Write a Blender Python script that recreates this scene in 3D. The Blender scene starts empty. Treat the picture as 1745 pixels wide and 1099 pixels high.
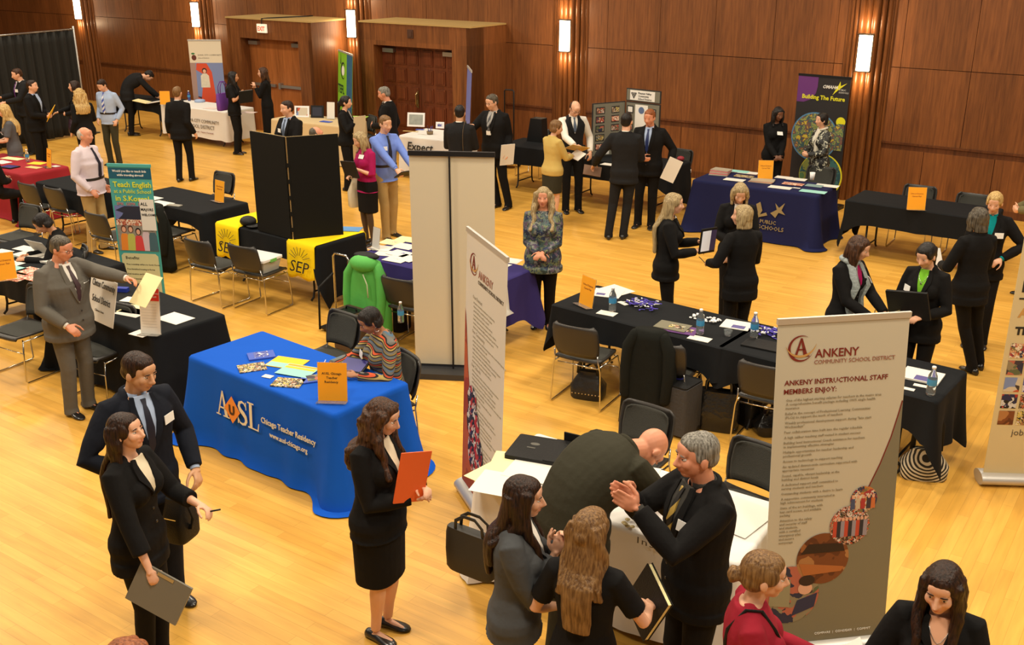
import bpy, math, random
import numpy as np
from mathutils import Vector, Matrix
random.seed(7)
S = bpy.context.scene
COL = S.collection
R = math.radians
PI = math.pi

# ------------------------------------------------------------------ camera, world, lights, exposure
CAM_H = 4.068; PITCH = R(20.1317); FPX = 1775.104
cd = bpy.data.cameras.new('camera'); cam = bpy.data.objects.new('camera', cd); COL.objects.link(cam)
cam.location = (0, 0, CAM_H); cam.rotation_euler = (PI/2 - PITCH, R(-0.0555), 0)
cd.sensor_fit = 'HORIZONTAL'; cd.sensor_width = 36.0; cd.lens = 36.0*FPX/1745.0
cd.clip_start = .1; cd.clip_end = 200
S.camera = cam
S.view_settings.view_transform = 'Standard'; S.view_settings.look = 'None'
S.view_settings.gamma = 1.0; S.view_settings.use_curve_mapping = False
S.view_settings.exposure = 0.0
wd = bpy.data.worlds.new('hall_air'); S.world = wd; wd.use_nodes = True
wd.node_tree.nodes['Background'].inputs[0].default_value = (1.0, .85, .68, 1)
wd.node_tree.nodes['Background'].inputs[1].default_value = .19

W = R(-34.154)
U = Vector((math.cos(W), math.sin(W), 0)); N = Vector((-math.sin(W), math.cos(W), 0))
def WP(u, n, z=0): return U*u + N*n + Vector((0, 0, z))          # hall coordinates: u along the long wall, n towards it
WALL = 17.41
def ceiling_lamp(u, n, z, power, size=1.1, col=(1, .86, .67)):
    l = bpy.data.lights.new('ceiling_downlight', 'AREA'); l.shape = 'DISK'; l.size = size; l.energy = power; l.color = col
    o = bpy.data.objects.new('ceiling_downlight', l); o.location = WP(u, n, z); COL.objects.link(o)
for u_ in (-20, -14.5, -9, -3.5, 1.5):
    for n_ in (2.0, 6.5, 11.0, 15.0):
        ceiling_lamp(u_, n_, 6.6, {2.0: 205, 6.5: 190, 11.0: 160, 15.0: 105}[n_])
def at(px, py, z=0.0):                                            # point of the plane z that the photo shows at (px, py)
    x = (px-872.5)/FPX; y = (py-549.5)/FPX
    d = Vector((x, math.cos(PITCH) - y*math.sin(PITCH), -math.sin(PITCH) - y*math.cos(PITCH)))
    t = (z-CAM_H)/d.z
    return Vector((d.x*t, d.y*t, z))

# ------------------------------------------------------------------ materials
MATS = {}
def nt(m): return m.node_tree.nodes, m.node_tree.links
def mat(name, col=(.5,.5,.5), rough=.6, metal=0., bump=0., bscale=60., spec=None, emis=0., var=0., vscale=4., coat=0., sheen=0., trans=0., alpha=1.):
    if name in MATS: return MATS[name]
    m = bpy.data.materials.new(name); m.use_nodes = True; n, l = nt(m); b = n['Principled BSDF']
    b.inputs['Base Color'].default_value = (*col, 1); b.inputs['Roughness'].default_value = rough; b.inputs['Metallic'].default_value = metal
    if spec is not None: b.inputs['Specular IOR Level'].default_value = spec
    if coat: b.inputs['Coat Weight'].default_value = coat; b.inputs['Coat Roughness'].default_value = .15
    if sheen: b.inputs['Sheen Weight'].default_value = sheen
    if trans: b.inputs['Transmission Weight'].default_value = trans; b.inputs['IOR'].default_value = 1.33
    if alpha < 1: b.inputs['Alpha'].default_value = alpha
    if emis: b.inputs['Emission Color'].default_value = (*col, 1); b.inputs['Emission Strength'].default_value = emis
    tc = n.new('ShaderNodeTexCoord')
    if var:
        nz = n.new('ShaderNodeTexNoise'); nz.inputs['Scale'].default_value = vscale; nz.inputs['Detail'].default_value = 4; l.new(tc.outputs['Object'], nz.inputs['Vector'])
        mx = n.new('ShaderNodeMix'); mx.data_type = 'RGBA'; l.new(nz.outputs['Fac'], mx.inputs['Factor'])
        mx.inputs['A'].default_value = (*[c*(1-var) for c in col], 1); mx.inputs['B'].default_value = (*[min(1, c*(1+var)) for c in col], 1)
        l.new(mx.outputs['Result'], b.inputs['Base Color'])
    if bump:
        nz = n.new('ShaderNodeTexNoise'); nz.inputs['Scale'].default_value = bscale; nz.inputs['Detail'].default_value = 3; l.new(tc.outputs['Object'], nz.inputs['Vector'])
        bp = n.new('ShaderNodeBump'); bp.inputs['Strength'].default_value = bump; bp.inputs['Distance'].default_value = .02
        l.new(nz.outputs['Fac'], bp.inputs['Height']); l.new(bp.outputs['Normal'], b.inputs['Normal'])
    MATS[name] = m; return m
def sr(r, g, b):                                                  # 0-255 sRGB -> linear
    f = lambda c: (c/255/12.92) if c/255 <= .04045 else ((c/255+.055)/1.055)**2.4
    return (f(r), f(g), f(b))
def ramp(n, stops, interp='LINEAR'):
    r = n.new('ShaderNodeValToRGB'); r.color_ramp.interpolation = interp
    e = r.color_ramp.elements
    while len(e) < len(stops): e.new(.5)
    for k, (p, c) in enumerate(stops): e[k].position = p; e[k].color = (*c, 1)
    return r
def photo_mat(name, cols, scale=9., kind='VORONOI', stretch=(1,1,1)):     # a printed photograph: patches of its own colours
    if name in MATS: return MATS[name]
    m = bpy.data.materials.new(name); m.use_nodes = True; n, l = nt(m); b = n['Principled BSDF']; b.inputs['Roughness'].default_value = .55
    tc = n.new('ShaderNodeTexCoord'); mp = n.new('ShaderNodeMapping'); mp.inputs['Scale'].default_value = stretch; l.new(tc.outputs['Object'], mp.inputs['Vector'])
    nz = n.new('ShaderNodeTexNoise'); nz.inputs['Scale'].default_value = scale*.7; l.new(mp.outputs[0], nz.inputs['Vector'])
    ad = n.new('ShaderNodeMix'); ad.data_type = 'RGBA'; ad.inputs['Factor'].default_value = .12
    l.new(mp.outputs[0], ad.inputs['A']); l.new(nz.outputs['Color'], ad.inputs['B'])
    if kind == 'VORONOI':
        v = n.new('ShaderNodeTexVoronoi'); v.inputs['Scale'].default_value = scale; l.new(ad.outputs['Result'], v.inputs['Vector'])
        sp = n.new('ShaderNodeSeparateColor'); l.new(v.outputs['Color'], sp.inputs[0]); src = sp.outputs[0]
    else:
        v = n.new('ShaderNodeTexNoise'); v.inputs['Scale'].default_value = scale; v.inputs['Detail'].default_value = 3; l.new(ad.outputs['Result'], v.inputs['Vector']); src = v.outputs['Fac']
    k = len(cols)
    if kind == 'VORONOI': st = [(i/k, c) for i, c in enumerate(cols)]
    else: st = [(.3+.4*i/k, c) for i, c in enumerate(cols)]
    r = ramp(n, st, 'CONSTANT'); l.new(src, r.inputs[0]); l.new(r.outputs[0], b.inputs['Base Color'])
    MATS[name] = m; return m
def wood_mat(name, dark, light, rough=.35, seam=True):
    m = bpy.data.materials.new(name); m.use_nodes = True; n, l = nt(m); b = n['Principled BSDF']
    tc = n.new('ShaderNodeTexCoord'); mp = n.new('ShaderNodeMapping'); mp.inputs['Scale'].default_value = (9, 9, .55); l.new(tc.outputs['Object'], mp.inputs['Vector'])
    nz = n.new('ShaderNodeTexNoise'); nz.inputs['Scale'].default_value = 3.2; nz.inputs['Detail'].default_value = 6; nz.inputs['Roughness'].default_value = .62; l.new(mp.outputs[0], nz.inputs['Vector'])
    r = ramp(n, [(.3, dark), (.7, light)]); l.new(nz.outputs['Fac'], r.inputs[0])
    # each veneer leaf has its own tone
    sx = n.new('ShaderNodeSeparateXYZ'); l.new(tc.outputs['Object'], sx.inputs[0])
    dv = n.new('ShaderNodeMath'); dv.operation = 'DIVIDE'; dv.inputs[1].default_value = .265; l.new(sx.outputs['X'], dv.inputs[0])
    fl = n.new('ShaderNodeMath'); fl.operation = 'FLOOR'; l.new(dv.outputs[0], fl.inputs[0])
    dz = n.new('ShaderNodeMath'); dz.operation = 'DIVIDE'; dz.inputs[1].default_value = 2.2; l.new(sx.outputs['Z'], dz.inputs[0])
    fz = n.new('ShaderNodeMath'); fz.operation = 'FLOOR'; l.new(dz.outputs[0], fz.inputs[0])
    cb = n.new('ShaderNodeCombineXYZ'); l.new(fl.outputs[0], cb.inputs[0]); l.new(fz.outputs[0], cb.inputs[1])
    wn = n.new('ShaderNodeTexWhiteNoise'); wn.noise_dimensions = '2D'; l.new(cb.outputs[0], wn.inputs['Vector'])
    mr = n.new('ShaderNodeMapRange'); mr.inputs['To Min'].default_value = .82; mr.inputs['To Max'].default_value = 1.12; l.new(wn.outputs['Value'], mr.inputs['Value'])
    mu = n.new('ShaderNodeMix'); mu.data_type = 'RGBA'; mu.blend_type = 'MULTIPLY'; mu.inputs['Factor'].default_value = 1
    l.new(r.outputs[0], mu.inputs['A']); l.new(mr.outputs[0], mu.inputs['B']); l.new(mu.outputs['Result'], b.inputs['Base Color'])
    b.inputs['Roughness'].default_value = rough; b.inputs['Specular IOR Level'].default_value = .4
    MATS[name] = m; return m
def floor_mat():
    m = bpy.data.materials.new('maple_floor'); m.use_nodes = True; n, l = nt(m); b = n['Principled BSDF']
    tc = n.new('ShaderNodeTexCoord')
    def boards(rot):
        mp = n.new('ShaderNodeMapping'); mp.inputs['Rotation'].default_value = (0, 0, rot); l.new(tc.outputs['Object'], mp.inputs['Vector'])
        br = n.new('ShaderNodeTexBrick'); br.offset = .37; br.offset_frequency = 2; br.squash = 1
        br.inputs['Color1'].default_value = (*sr(217,162,68), 1); br.inputs['Color2'].default_value = (*sr(232,179,82), 1); br.inputs['Mortar'].default_value = (*sr(192,138,56), 1)
        br.inputs['Scale'].default_value = 1; br.inputs['Mortar Size'].default_value = .0012; br.inputs['Mortar Smooth'].default_value = .3; br.inputs['Bias'].default_value = .1
        br.inputs['Brick Width'].default_value = .95; br.inputs['Row Height'].default_value = .083; l.new(mp.outputs[0], br.inputs['Vector'])
        m2 = n.new('ShaderNodeMapping'); m2.inputs['Scale'].default_value = (1.2, 12, 1); l.new(mp.outputs[0], m2.inputs['Vector'])
        nz = n.new('ShaderNodeTexNoise'); nz.inputs['Scale'].default_value = 1.6; nz.inputs['Detail'].default_value = 5; l.new(m2.outputs[0], nz.inputs['Vector'])
        rr = ramp(n, [(.3, (.86,.84,.8)), (.7, (1.06,1.06,1.06))]); l.new(nz.outputs['Fac'], rr.inputs[0])
        mu = n.new('ShaderNodeMix'); mu.data_type = 'RGBA'; mu.blend_type = 'MULTIPLY'; mu.inputs['Factor'].default_value = 1
        l.new(br.outputs['Color'], mu.inputs['A']); l.new(rr.outputs[0], mu.inputs['B']); return mu.outputs['Result']
    a = boards(0); c = boards(PI/2)
    sx = n.new('ShaderNodeSeparateXYZ'); l.new(tc.outputs['Object'], sx.inputs[0])
    gt = n.new('ShaderNodeMath'); gt.operation = 'GREATER_THAN'; gt.inputs[1].default_value = -1.95; l.new(sx.outputs['X'], gt.inputs[0])
    lt = n.new('ShaderNodeMath'); lt.operation = 'LESS_THAN'; lt.inputs[1].default_value = 10.1; l.new(sx.outputs['Y'], lt.inputs[0])
    an = n.new('ShaderNodeMath'); an.operation = 'MULTIPLY'; l.new(gt.outputs[0], an.inputs[0]); l.new(lt.outputs[0], an.inputs[1])
    mx = n.new('ShaderNodeMix'); mx.data_type = 'RGBA'; l.new(an.outputs[0], mx.inputs['Factor']); l.new(a, mx.inputs['A']); l.new(c, mx.inputs['B'])
    l.new(mx.outputs['Result'], b.inputs['Base Color']); b.inputs['Roughness'].default_value = .36; b.inputs['Specular IOR Level'].default_value = .35
    MATS['floor'] = m; return m

# ------------------------------------------------------------------ mesh building
class MB:
    def __init__(s): s.v = []; s.f = []; s.mi = []; s.cur = 0
    def add(s, vs, fs):
        o = len(s.v); s.v += [tuple(p) for p in vs]; s.f += [tuple(i+o for i in f) for f in fs]; s.mi += [s.cur]*len(fs); return s
    def box(s, c, d, rz=0, M=None):
        c = Vector(c); hx, hy, hz = d[0]/2, d[1]/2, d[2]/2
        vs = [Vector((x*hx, y*hy, z*hz)) for z in (-1,1) for y in (-1,1) for x in (-1,1)]
        Rm = Matrix.Rotation(rz, 3, 'Z')
        if M is not None: Rm = M
        return s.add([Rm@v + c for v in vs], [(0,2,3,1),(4,5,7,6),(0,1,5,4),(2,6,7,3),(0,4,6,2),(1,3,7,5)])
    def bbox(s, c, d, r=.01, rz=0, M=None, seg=3):                  # box with rounded vertical edges
        c = Vector(c); Rm = Matrix.Rotation(rz, 3, 'Z') if M is None else M
        pr = []
        for k, (sx, sy) in enumerate(((1,1),(-1,1),(-1,-1),(1,-1))):
            for j in range(seg+1):
                a = k*PI/2 + j*PI/2/seg
                pr.append((sx*(d[0]/2-r) + r*math.cos(a), sy*(d[1]/2-r) + r*math.sin(a)))
        return s.prism(pr, -d[2]/2, d[2]/2, c, Rm)
    def prism(s, pr, z0, z1, c=(0,0,0), Rm=None):
        c = Vector(c); Rm = Rm or Matrix.Identity(3); k = len(pr)
        vs = [Rm@Vector((x, y, z0)) + c for x, y in pr] + [Rm@Vector((x, y, z1)) + c for x, y in pr]
        fs = [(i, (i+1) % k, (i+1) % k + k, i+k) for i in range(k)] + [tuple(range(k))[::-1], tuple(range(k, 2*k))]
        return s.add(vs, fs)
    def rings(s, rs, close=True, caps=True):                        # rs: list of rings (equal point count)
        k = len(rs[0]); vs = [p for r in rs for p in r]; fs = []
        for i in range(len(rs)-1):
            for j in range(k if close else k-1):
                a = i*k+j; b = i*k+(j+1) % k; fs.append((a, b, b+k, a+k))
        if caps:
            o = len(vs); c0 = sum((Vector(p) for p in rs[0]), Vector())/k; c1 = sum((Vector(p) for p in rs[-1]), Vector())/k
            vs = vs + [c0, c1]; q = (len(rs)-1)*k
            for j in range(k):
                fs.append((o, (j+1) % k, j)); fs.append((o+1, q+j, q+(j+1) % k))
        return s.add(vs, fs)
    def tube(s, pts, rad, n=10, caps=True, round_ends=False, up=None):
        pts = [Vector(p) for p in pts]
        if not isinstance(rad, list): rad = [rad]*len(pts)
        T = []
        for i in range(len(pts)):
            a = pts[max(i-1, 0)]; b = pts[min(i+1, len(pts)-1)]; d = (b-a)
            T.append(d.normalized() if d.length > 1e-9 else Vector((0,0,1)))
        ref = Vector(up) if up else (Vector((0,1,0)) if abs(T[0].z) > .8 else Vector((0,0,1)))
        x = T[0].cross(ref)
        if x.length < 1e-6: x = T[0].orthogonal()
        x.normalize(); rs = []
        for i, p in enumerate(pts):
            t = T[i]; x = (x - t*x.dot(t)); x = x.normalized() if x.length > 1e-9 else t.orthogonal().normalized(); y = t.cross(x)
            ra = rad[i] if isinstance(rad[i], (tuple, list)) else (rad[i], rad[i])
            def ring(off, k): return [p + t*off + x*(math.cos(2*PI*j/n)*ra[0]*k) + y*(math.sin(2*PI*j/n)*ra[1]*k) for j in range(n)]
            m_ = min(ra)
            if round_ends and i == 0: rs.append(ring(-m_*.85, .5)); rs.append(ring(-m_*.5, .86))
            rs.append(ring(0, 1))
            if round_ends and i == len(pts)-1: rs.append(ring(m_*.5, .86)); rs.append(ring(m_*.85, .5))
        return s.rings(rs, True, caps)
    def ell(s, c, r, M=None, n=14, m=9):
        c = Vector(c); M = M or Matrix.Identity(3); rs = []
        for i in range(1, m):
            a = PI*i/m; rs.append([c + M@Vector((r[0]*math.sin(a)*math.cos(2*PI*j/n), r[1]*math.sin(a)*math.sin(2*PI*j/n), -r[2]*math.cos(a))) for j in range(n)])
        return s.rings(rs)
    def lathe(s, prof, c=(0,0,0), n=16, caps=True):
        c = Vector(c); return s.rings([[c + Vector((r*math.cos(2*PI*j/n), r*math.sin(2*PI*j/n), z)) for j in range(n)] for r, z in prof], True, caps)
    def quad(s, a, b, c, d): return s.add([a, b, c, d], [(0,1,2,3)])
    def poly(s, pts, t=.002, M=None):                               # thin slab with outline pts in the local x-z plane, facing -y
        k = len(pts); M = M or Matrix.Identity(4)
        vs = [M@Vector((x, 0, z)) for x, z in pts] + [M@Vector((x, t, z)) for x, z in pts]
        fs = [tuple(range(k)), tuple(range(k, 2*k))[::-1]] + [(i, i+k, (i+1) % k + k, (i+1) % k) for i in range(k)]
        return s.add(vs, fs)
    def mesh(s, name, mats, smooth=True):
        me = bpy.data.meshes.new(name); me.from_pydata([tuple(p) for p in s.v], [], s.f)
        for m in (mats if isinstance(mats, (list, tuple)) else [mats]): me.materials.append(m)
        if any(s.mi): me.polygons.foreach_set('material_index', s.mi)
        if smooth: me.polygons.foreach_set('use_smooth', [True]*len(me.polygons))
        me.update(); return me
    def build(s, name, mats, parent=None, smooth=False, loc=None, rz=0, M=None, auto=None):
        o = bpy.data.objects.new(name, s.mesh(name, mats, smooth)); COL.objects.link(o)
        if parent is not None: o.parent = parent
        if loc is not None: o.location = loc; o.rotation_euler = (0, 0, rz)
        if M is not None: o.matrix_local = M
        if smooth and auto:
            o.data.set_sharp_from_angle(angle=R(auto))
        return o
def tag(o, label, cat, group=None):
    o['label'] = label; o['category'] = cat
    if group: o['group'] = group
    return o
def struct(o): o['kind'] = 'structure'; return o
def empty(name, loc=(0,0,0), rz=0, label=None, cat=None, group=None):
    o = bpy.data.objects.new(name, None); o.empty_display_size = .1; COL.objects.link(o); o.location = loc; o.rotation_euler = (0, 0, rz)
    if label: tag(o, label, cat, group)
    return o
def kids(o): return [c for c in COL.objects if c.parent is o]
def dup(root, loc, rz=None, label=None, group=None):
    r = root.copy(); COL.objects.link(r); r.location = loc
    if rz is not None: r.rotation_euler = (0, 0, rz)
    if label: r['label'] = label
    if group: r['group'] = group
    for ch in root.children:
        c = ch.copy(); COL.objects.link(c); c.parent = r
        for g in ch.children:
            d = g.copy(); COL.objects.link(d); d.parent = c
    return r
DG = lambda: bpy.context.evaluated_depsgraph_get()
def text_mesh(txt, size=.1, width=None, bold=0., shear=0., ext=.001, spacing=1., align='LEFT', res=2, sx=1.):
    cu = bpy.data.curves.new('t', 'FONT'); cu.body = txt; cu.size = size; cu.extrude = ext; cu.offset = bold; cu.shear = shear; cu.space_line = 1.0
    cu.space_character = spacing; cu.resolution_u = res; cu.align_x = 'LEFT'
    o = bpy.data.objects.new('t', cu); COL.objects.link(o); dg = DG(); me = bpy.data.meshes.new_from_object(o.evaluated_get(dg), depsgraph=dg)
    bpy.data.objects.remove(o)
    n_ = len(me.vertices); co = np.empty(n_*3); me.vertices.foreach_get('co', co); co = co.reshape(-1, 3)
    if n_ == 0: return me
    w = co[:,0].max() - co[:,0].min(); co[:,0] -= co[:,0].min(); co[:,0] *= sx; w *= sx
    if width: co[:,0] *= width/w; w = width
    if align == 'CENTER': co[:,0] -= w/2
    me.vertices.foreach_set('co', co.ravel()); me.update(); return me
def lettering(txt, m, parent, M, name='lettering', **k):            # text lies in local x-y of M, facing +z
    me = text_mesh(txt, **k); me.materials.append(m); o = bpy.data.objects.new(name, me); COL.objects.link(o); o.parent = parent; o.matrix_local = M; return o
def letter_lines(lines, m, parent, M, name='lettering', **k):       # several lines merged into one part; lines: (text, x, y, size[, bold])
    mb = MB(); first = True
    for L in lines:
        txt, x, y, sz = L[:4]; me = text_mesh(txt, size=sz, bold=(L[4] if len(L) > 4 else 0.), res=1, ext=.0006, **k)
        mb.add([(v.co.x+x, v.co.y+y, v.co.z) for v in me.vertices], [tuple(p.vertices) for p in me.polygons]); bpy.data.meshes.remove(me)
    return mb.build(name, m, parent, M=M)
FACE = Matrix(((1,0,0,0),(0,0,-1,0),(0,1,0,0),(0,0,0,1)))           # turns text upright, facing -y
def TR(x=0, y=0, z=0): return Matrix.Translation((x, y, z))
# ------------------------------------------------------------------ the hall: floor, panelled wall, pilasters, door vestibules
WOOD = wood_mat('wall_veneer', sr(98,56,27), sr(136,83,41), .45)
WOOD2 = wood_mat('pilaster_veneer', sr(98,56,27), sr(136,83,41), .3)
WOODR = wood_mat('rail_veneer', sr(76,42,22), sr(108,62,32), .4)
WOODD = wood_mat('door_veneer', sr(84,40,22), sr(112,58,32), .35)
WOODL = wood_mat('flat_door_veneer', sr(140,82,38), sr(176,108,56), .35)
GAP = mat('panel_gap', sr(86,46,22), .7)
TOPM = mat('vestibule_top', sr(176,146,88), .7, var=.08)
DARKM = mat('dark_metal', (.02,.02,.022), .45, .6)
CHROME = mat('chrome', (.62,.60,.56), .18, 1.0)
STEEL = mat('brushed_steel', (.45,.44,.41), .35, .9)
fl = MB(); fl.box((-13, 7, -.05), (42, 22.5, .1)); struct(fl.build('floor', floor_mat(), rz=W, loc=(0,0,0)))
PIL = [-4.91, -10.47, -15.81, -20.80, -25.43, .64]
BOX = [(-18.65, -16.07), (-14.72, -11.95)]
def wallbox(mb, u0, u1, n0, n1, z0, z1): mb.box(((u0+u1)/2, (n0+n1)/2, (z0+z1)/2), (abs(u1-u0), abs(n1-n0), z1-z0))
bk = MB(); wallbox(bk, -34, 8, WALL+.02, WALL+.25, 0, 7.2)
w_ = struct(bk.build('wall_back', GAP, rz=W, loc=(0,0,0)))
pn = MB()
edges = []
u_ = .64+1.06*6 - .53
while u_ > -33: edges.append(u_); u_ -= 1.06
seams = [-4.91+.53+1.06*k for k in range(-28, 12)]
for a in seams:
    b = a+1.06
    for z0, z1 in ((1.02, 2.185), (2.195, 4.4), (4.41, 7.2)): wallbox(pn, a+.004, b-.004, WALL-.012, WALL+.02, z0, z1)
    wallbox(pn, a+.53+.005, b+.53-.005, WALL-.012, WALL+.02, .12, .90)
pn.build('wall_panels', WOOD, parent=w_)
wl = MB(); wallbox(wl, -34.2, -34, -4, WALL+.25, 0, 7.2); struct(wl.build('wall_left', WOOD, rz=W, loc=(0,0,0)))
rl = MB(); wallbox(rl, -33, 7.5, WALL-.004, WALL+.02, .90, 1.02); wallbox(rl, -33, 7.5, WALL-.028, WALL+.02, .985, 1.02)
struct(rl.build('trim_1', WOODR, rz=W, loc=(0,0,0)))
bb = MB(); wallbox(bb, -33, 7.5, WALL-.02, WALL+.02, 0, .12); struct(bb.build('baseboard_back', WOODR, rz=W, loc=(0,0,0)))
def pilaster(uc, k):
    mb = MB(); wallbox(mb, uc-.34, uc+.34, WALL-.05, WALL+.02, 0, 7.2); wallbox(mb, uc-.16, uc+.16, WALL-.16, WALL, 0, 7.2)
    for x, n_, r in ((-.20, WALL-.10, .045), (.20, WALL-.10, .045), (-.28, WALL-.05, .04), (.28, WALL-.05, .04), (-.355, WALL-.01, .03), (.355, WALL-.01, .03)):
        mb.tube([(uc+x, n_, 0), (uc+x, n_, 7.2)], r, 14)
    for x in (-.11, 0, .11): mb.tube([(uc+x, WALL-.155, 0), (uc+x, WALL-.155, 7.2)], (.05, .05), 14)
    o = mb.build('trim_%d' % (k+2), WOOD2, rz=W, loc=(0,0,0), smooth=True, auto=40); struct(o)
for k, uc in enumerate(PIL): pilaster(uc, k)
GLOW = mat('sconce_glow', (1, .80, .52), .5, emis=14)
SB = mat('sconce_frame', (.05,.04,.03), .4, .8)
sc_labels = ['lit rectangular wall sconce above the purple and black banner, on the rightmost pilaster', 'lit wall sconce on the pilaster right of the panelled double doors',
             'lit wall sconce half hidden by the panelled door vestibule', 'lit wall sconce above the tall apple banner', 'leftmost lit wall sconce, above the end of the black drape']
for k, uc in enumerate(PIL[:5]):
    r_ = empty('wall_sconce', WP(uc, WALL-.16, 2.40), W, sc_labels[k], 'wall lamp', 'wall sconces on the pilasters')
    p = MB(); p.box((0, -.035, 0), (.24, .03, .60)); p.box((0, -.075, .285), (.235, .11, .015)); p.box((0, -.075, -.285), (.235, .11, .015))
    p.build('frame', SB, r_)
    d = MB(); pr = [(.105*math.cos(a), -.02-.105*math.sin(a)) for a in [PI*j/10 for j in range(11)]]
    d.prism(pr, -.272, .272, (0, -.03, 0)); d.build('diffuser', GLOW, r_, smooth=False)
    for zz in (.42, -.42):
        l = bpy.data.lights.new('sconce_bulb', 'POINT'); l.energy = 13; l.color = (1, .72, .42); l.shadow_soft_size = .06
        o = bpy.data.objects.new('sconce_bulb', l); COL.objects.link(o); o.location = WP(uc, WALL-.36, 2.40+zz)
def vestibule(u0, u1, d0, d1, ztop, zdoor, k, doorm):
    nf = 16.24; mb = MB()
    wallbox(mb, u0, d0, nf, nf+.42, 0, ztop); wallbox(mb, d1, u1, nf, nf+.42, 0, ztop); wallbox(mb, d0, d1, nf, nf+.42, zdoor, ztop)
    wallbox(mb, u0, u0+.1, nf, WALL, 0, ztop); wallbox(mb, u1-.1, u1, nf, WALL, 0, ztop)
    o = struct(mb.build('wall_vestibule_%d' % k, WOOD, rz=W, loc=(0,0,0)))
    t = MB(); wallbox(t, u0-.015, u1+.015, nf-.015, WALL, ztop, ztop+.03); t.build('roof_panel', TOPM, o)
    d = MB(); m = (d0+d1)/2
    wallbox(d, d0, m-.004, nf+.26, nf+.31, 0, zdoor); wallbox(d, m+.004, d1, nf+.26, nf+.31, 0, zdoor)
    dd = struct(d.build('door_%d' % k, doorm, rz=W, loc=(0,0,0))); return o, dd, nf+.26
v1, dr1, dn = vestibule(BOX[0][0], BOX[0][1], -18.25, -16.48, 2.46, 2.06, 1, WOODL)
pb = MB(); wallbox(pb, -17.30, -16.52, dn-.07, dn-.02, 1.02, 1.08); wallbox(pb, -17.34, -17.28, dn-.09, dn, .99, 1.12); pb.build('push_bar', STEEL, dr1)
pb = MB(); wallbox(pb, -18.2, -17.46, dn-.07, dn-.02, 1.02, 1.08); pb.build('push_bar', STEEL, dr1)
v2, dr2, dn = vestibule(BOX[1][0], BOX[1][1], -14.37, -12.40, 2.53, 2.11, 2, WOODD)
pp = MB()
for leaf in (-14.37, -13.385):
    for col_ in range(3):
        a = leaf + .07 + col_*.305
        for z0, z1 in ((.12, .42), (.5, .95), (1.03, 1.30), (1.38, 1.66), (1.73, 2.03)):
            wallbox(pp, a, a+.25, dn-.018, dn, z0, z1)
            wallbox(pp, a+.03, a+.22, dn-.03, dn-.01, z0+.03, z1-.03)
pp.build('raised_panels', WOODD, dr2)
hd = MB(); hd.tube([WP_ for WP_ in ((-13.47, dn-.03, 1.2), (-13.47, dn-.07, 1.17), (-13.47, dn-.07, .98), (-13.47, dn-.03, .95))], .014, 8); hd.box((-13.47, dn-.02, 1.07), (.06, .012, .34)); hd.build('handle', mat('old_brass', (.42,.32,.16), .3, 1), dr2, smooth=True, auto=40)
for (k, v, us) in ((0, dr1, (-18.05, -16.72)), (1, dr2, (-14.15, -12.62))):
    for uu in us:
        c = MB(); z = (2.0, 2.05)[k]; wallbox(c, uu-.14, uu+.14, dn-.09, dn, z-.09, z-.01); c.build('door_closer', STEEL, v)
vt = MB(); wallbox(vt, -13.47, -13.33, 16.22, 16.24, 2.28, 2.44); wallbox(vt, -13.44, -13.36, 16.21, 16.23, 2.31, 2.41)
tag(vt.build('wall_speaker', mat('brown_grille', sr(72,42,24), .7), rz=W, loc=(0,0,0)), 'small square brown wall plate above the panelled double doors', 'wall plate')
ex = empty('exit_sign', WP(-17.49, 16.20, 2.29), W, 'small white EXIT sign with red letters on the left vestibule', 'sign')
e = MB(); e.bbox((0, 0, 0), (.28, .05, .18), .01); e.build('housing', mat('exit_white', (.9,.78,.6), .5, emis=.55), ex)
lettering('EXIT', mat('exit_red', (.9,.08,.04), .5, emis=.9), ex, TR(0, -.027, -.05) @ FACE, size=.13, width=.22, align='CENTER', bold=.004)
cb = MB(); cb.tube([(0, 0, .09), (0, 0, .2), (.08, .1, .21), (.45, .9, .22), (.45, 1.1, .22)], .012, 6); cb.build('conduit', DARKM, ex)
# ------------------------------------------------------------------ tables and their cloths
CLOTH = {k: mat('cloth_'+k, c, .9, bump=.15, bscale=9, spec=.2) for k, c in dict(blue=sr(14,86,196), black=(.0075,.0085,.010), navy=sr(26,30,70), purple=sr(52,44,104),
         white=(.78,.76,.72), maroon=sr(150,38,46), yellow=sr(246,212,20), beige=sr(206,184,142)).items()}
TTOP = mat('laminate_top', (.22,.2,.17), .5)
LEGM = mat('table_leg_steel', (.03,.03,.032), .4, .5)
def folding_table(cx, cy, rz, L, Wd, label, h=.745, legs=True, group=None):
    t = empty('folding_table', (cx, cy, 0), rz, label, 'table', group)
    b = MB(); b.bbox((0, 0, h-.015), (L, Wd, .03), .03); b.build('tabletop', TTOP, t)
    for sx in (-1, 1):
        x = sx*(L/2-.28)
        for sy in (-1, 1):
            l = MB(); l.tube([(x, sy*(Wd/2-.16), h-.03), (x, sy*(Wd/2-.16), .14), (x, sy*(Wd/2-.16)+sy*.02, .05), (x, sy*(Wd/2-.10), .015)], .014, 7)
            if sy == 1: l.tube([(x, Wd/2-.16, .12), (x, -Wd/2+.16, .12)], .011, 7)
            l.build('leg', LEGM, t, smooth=True)
    return t
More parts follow.
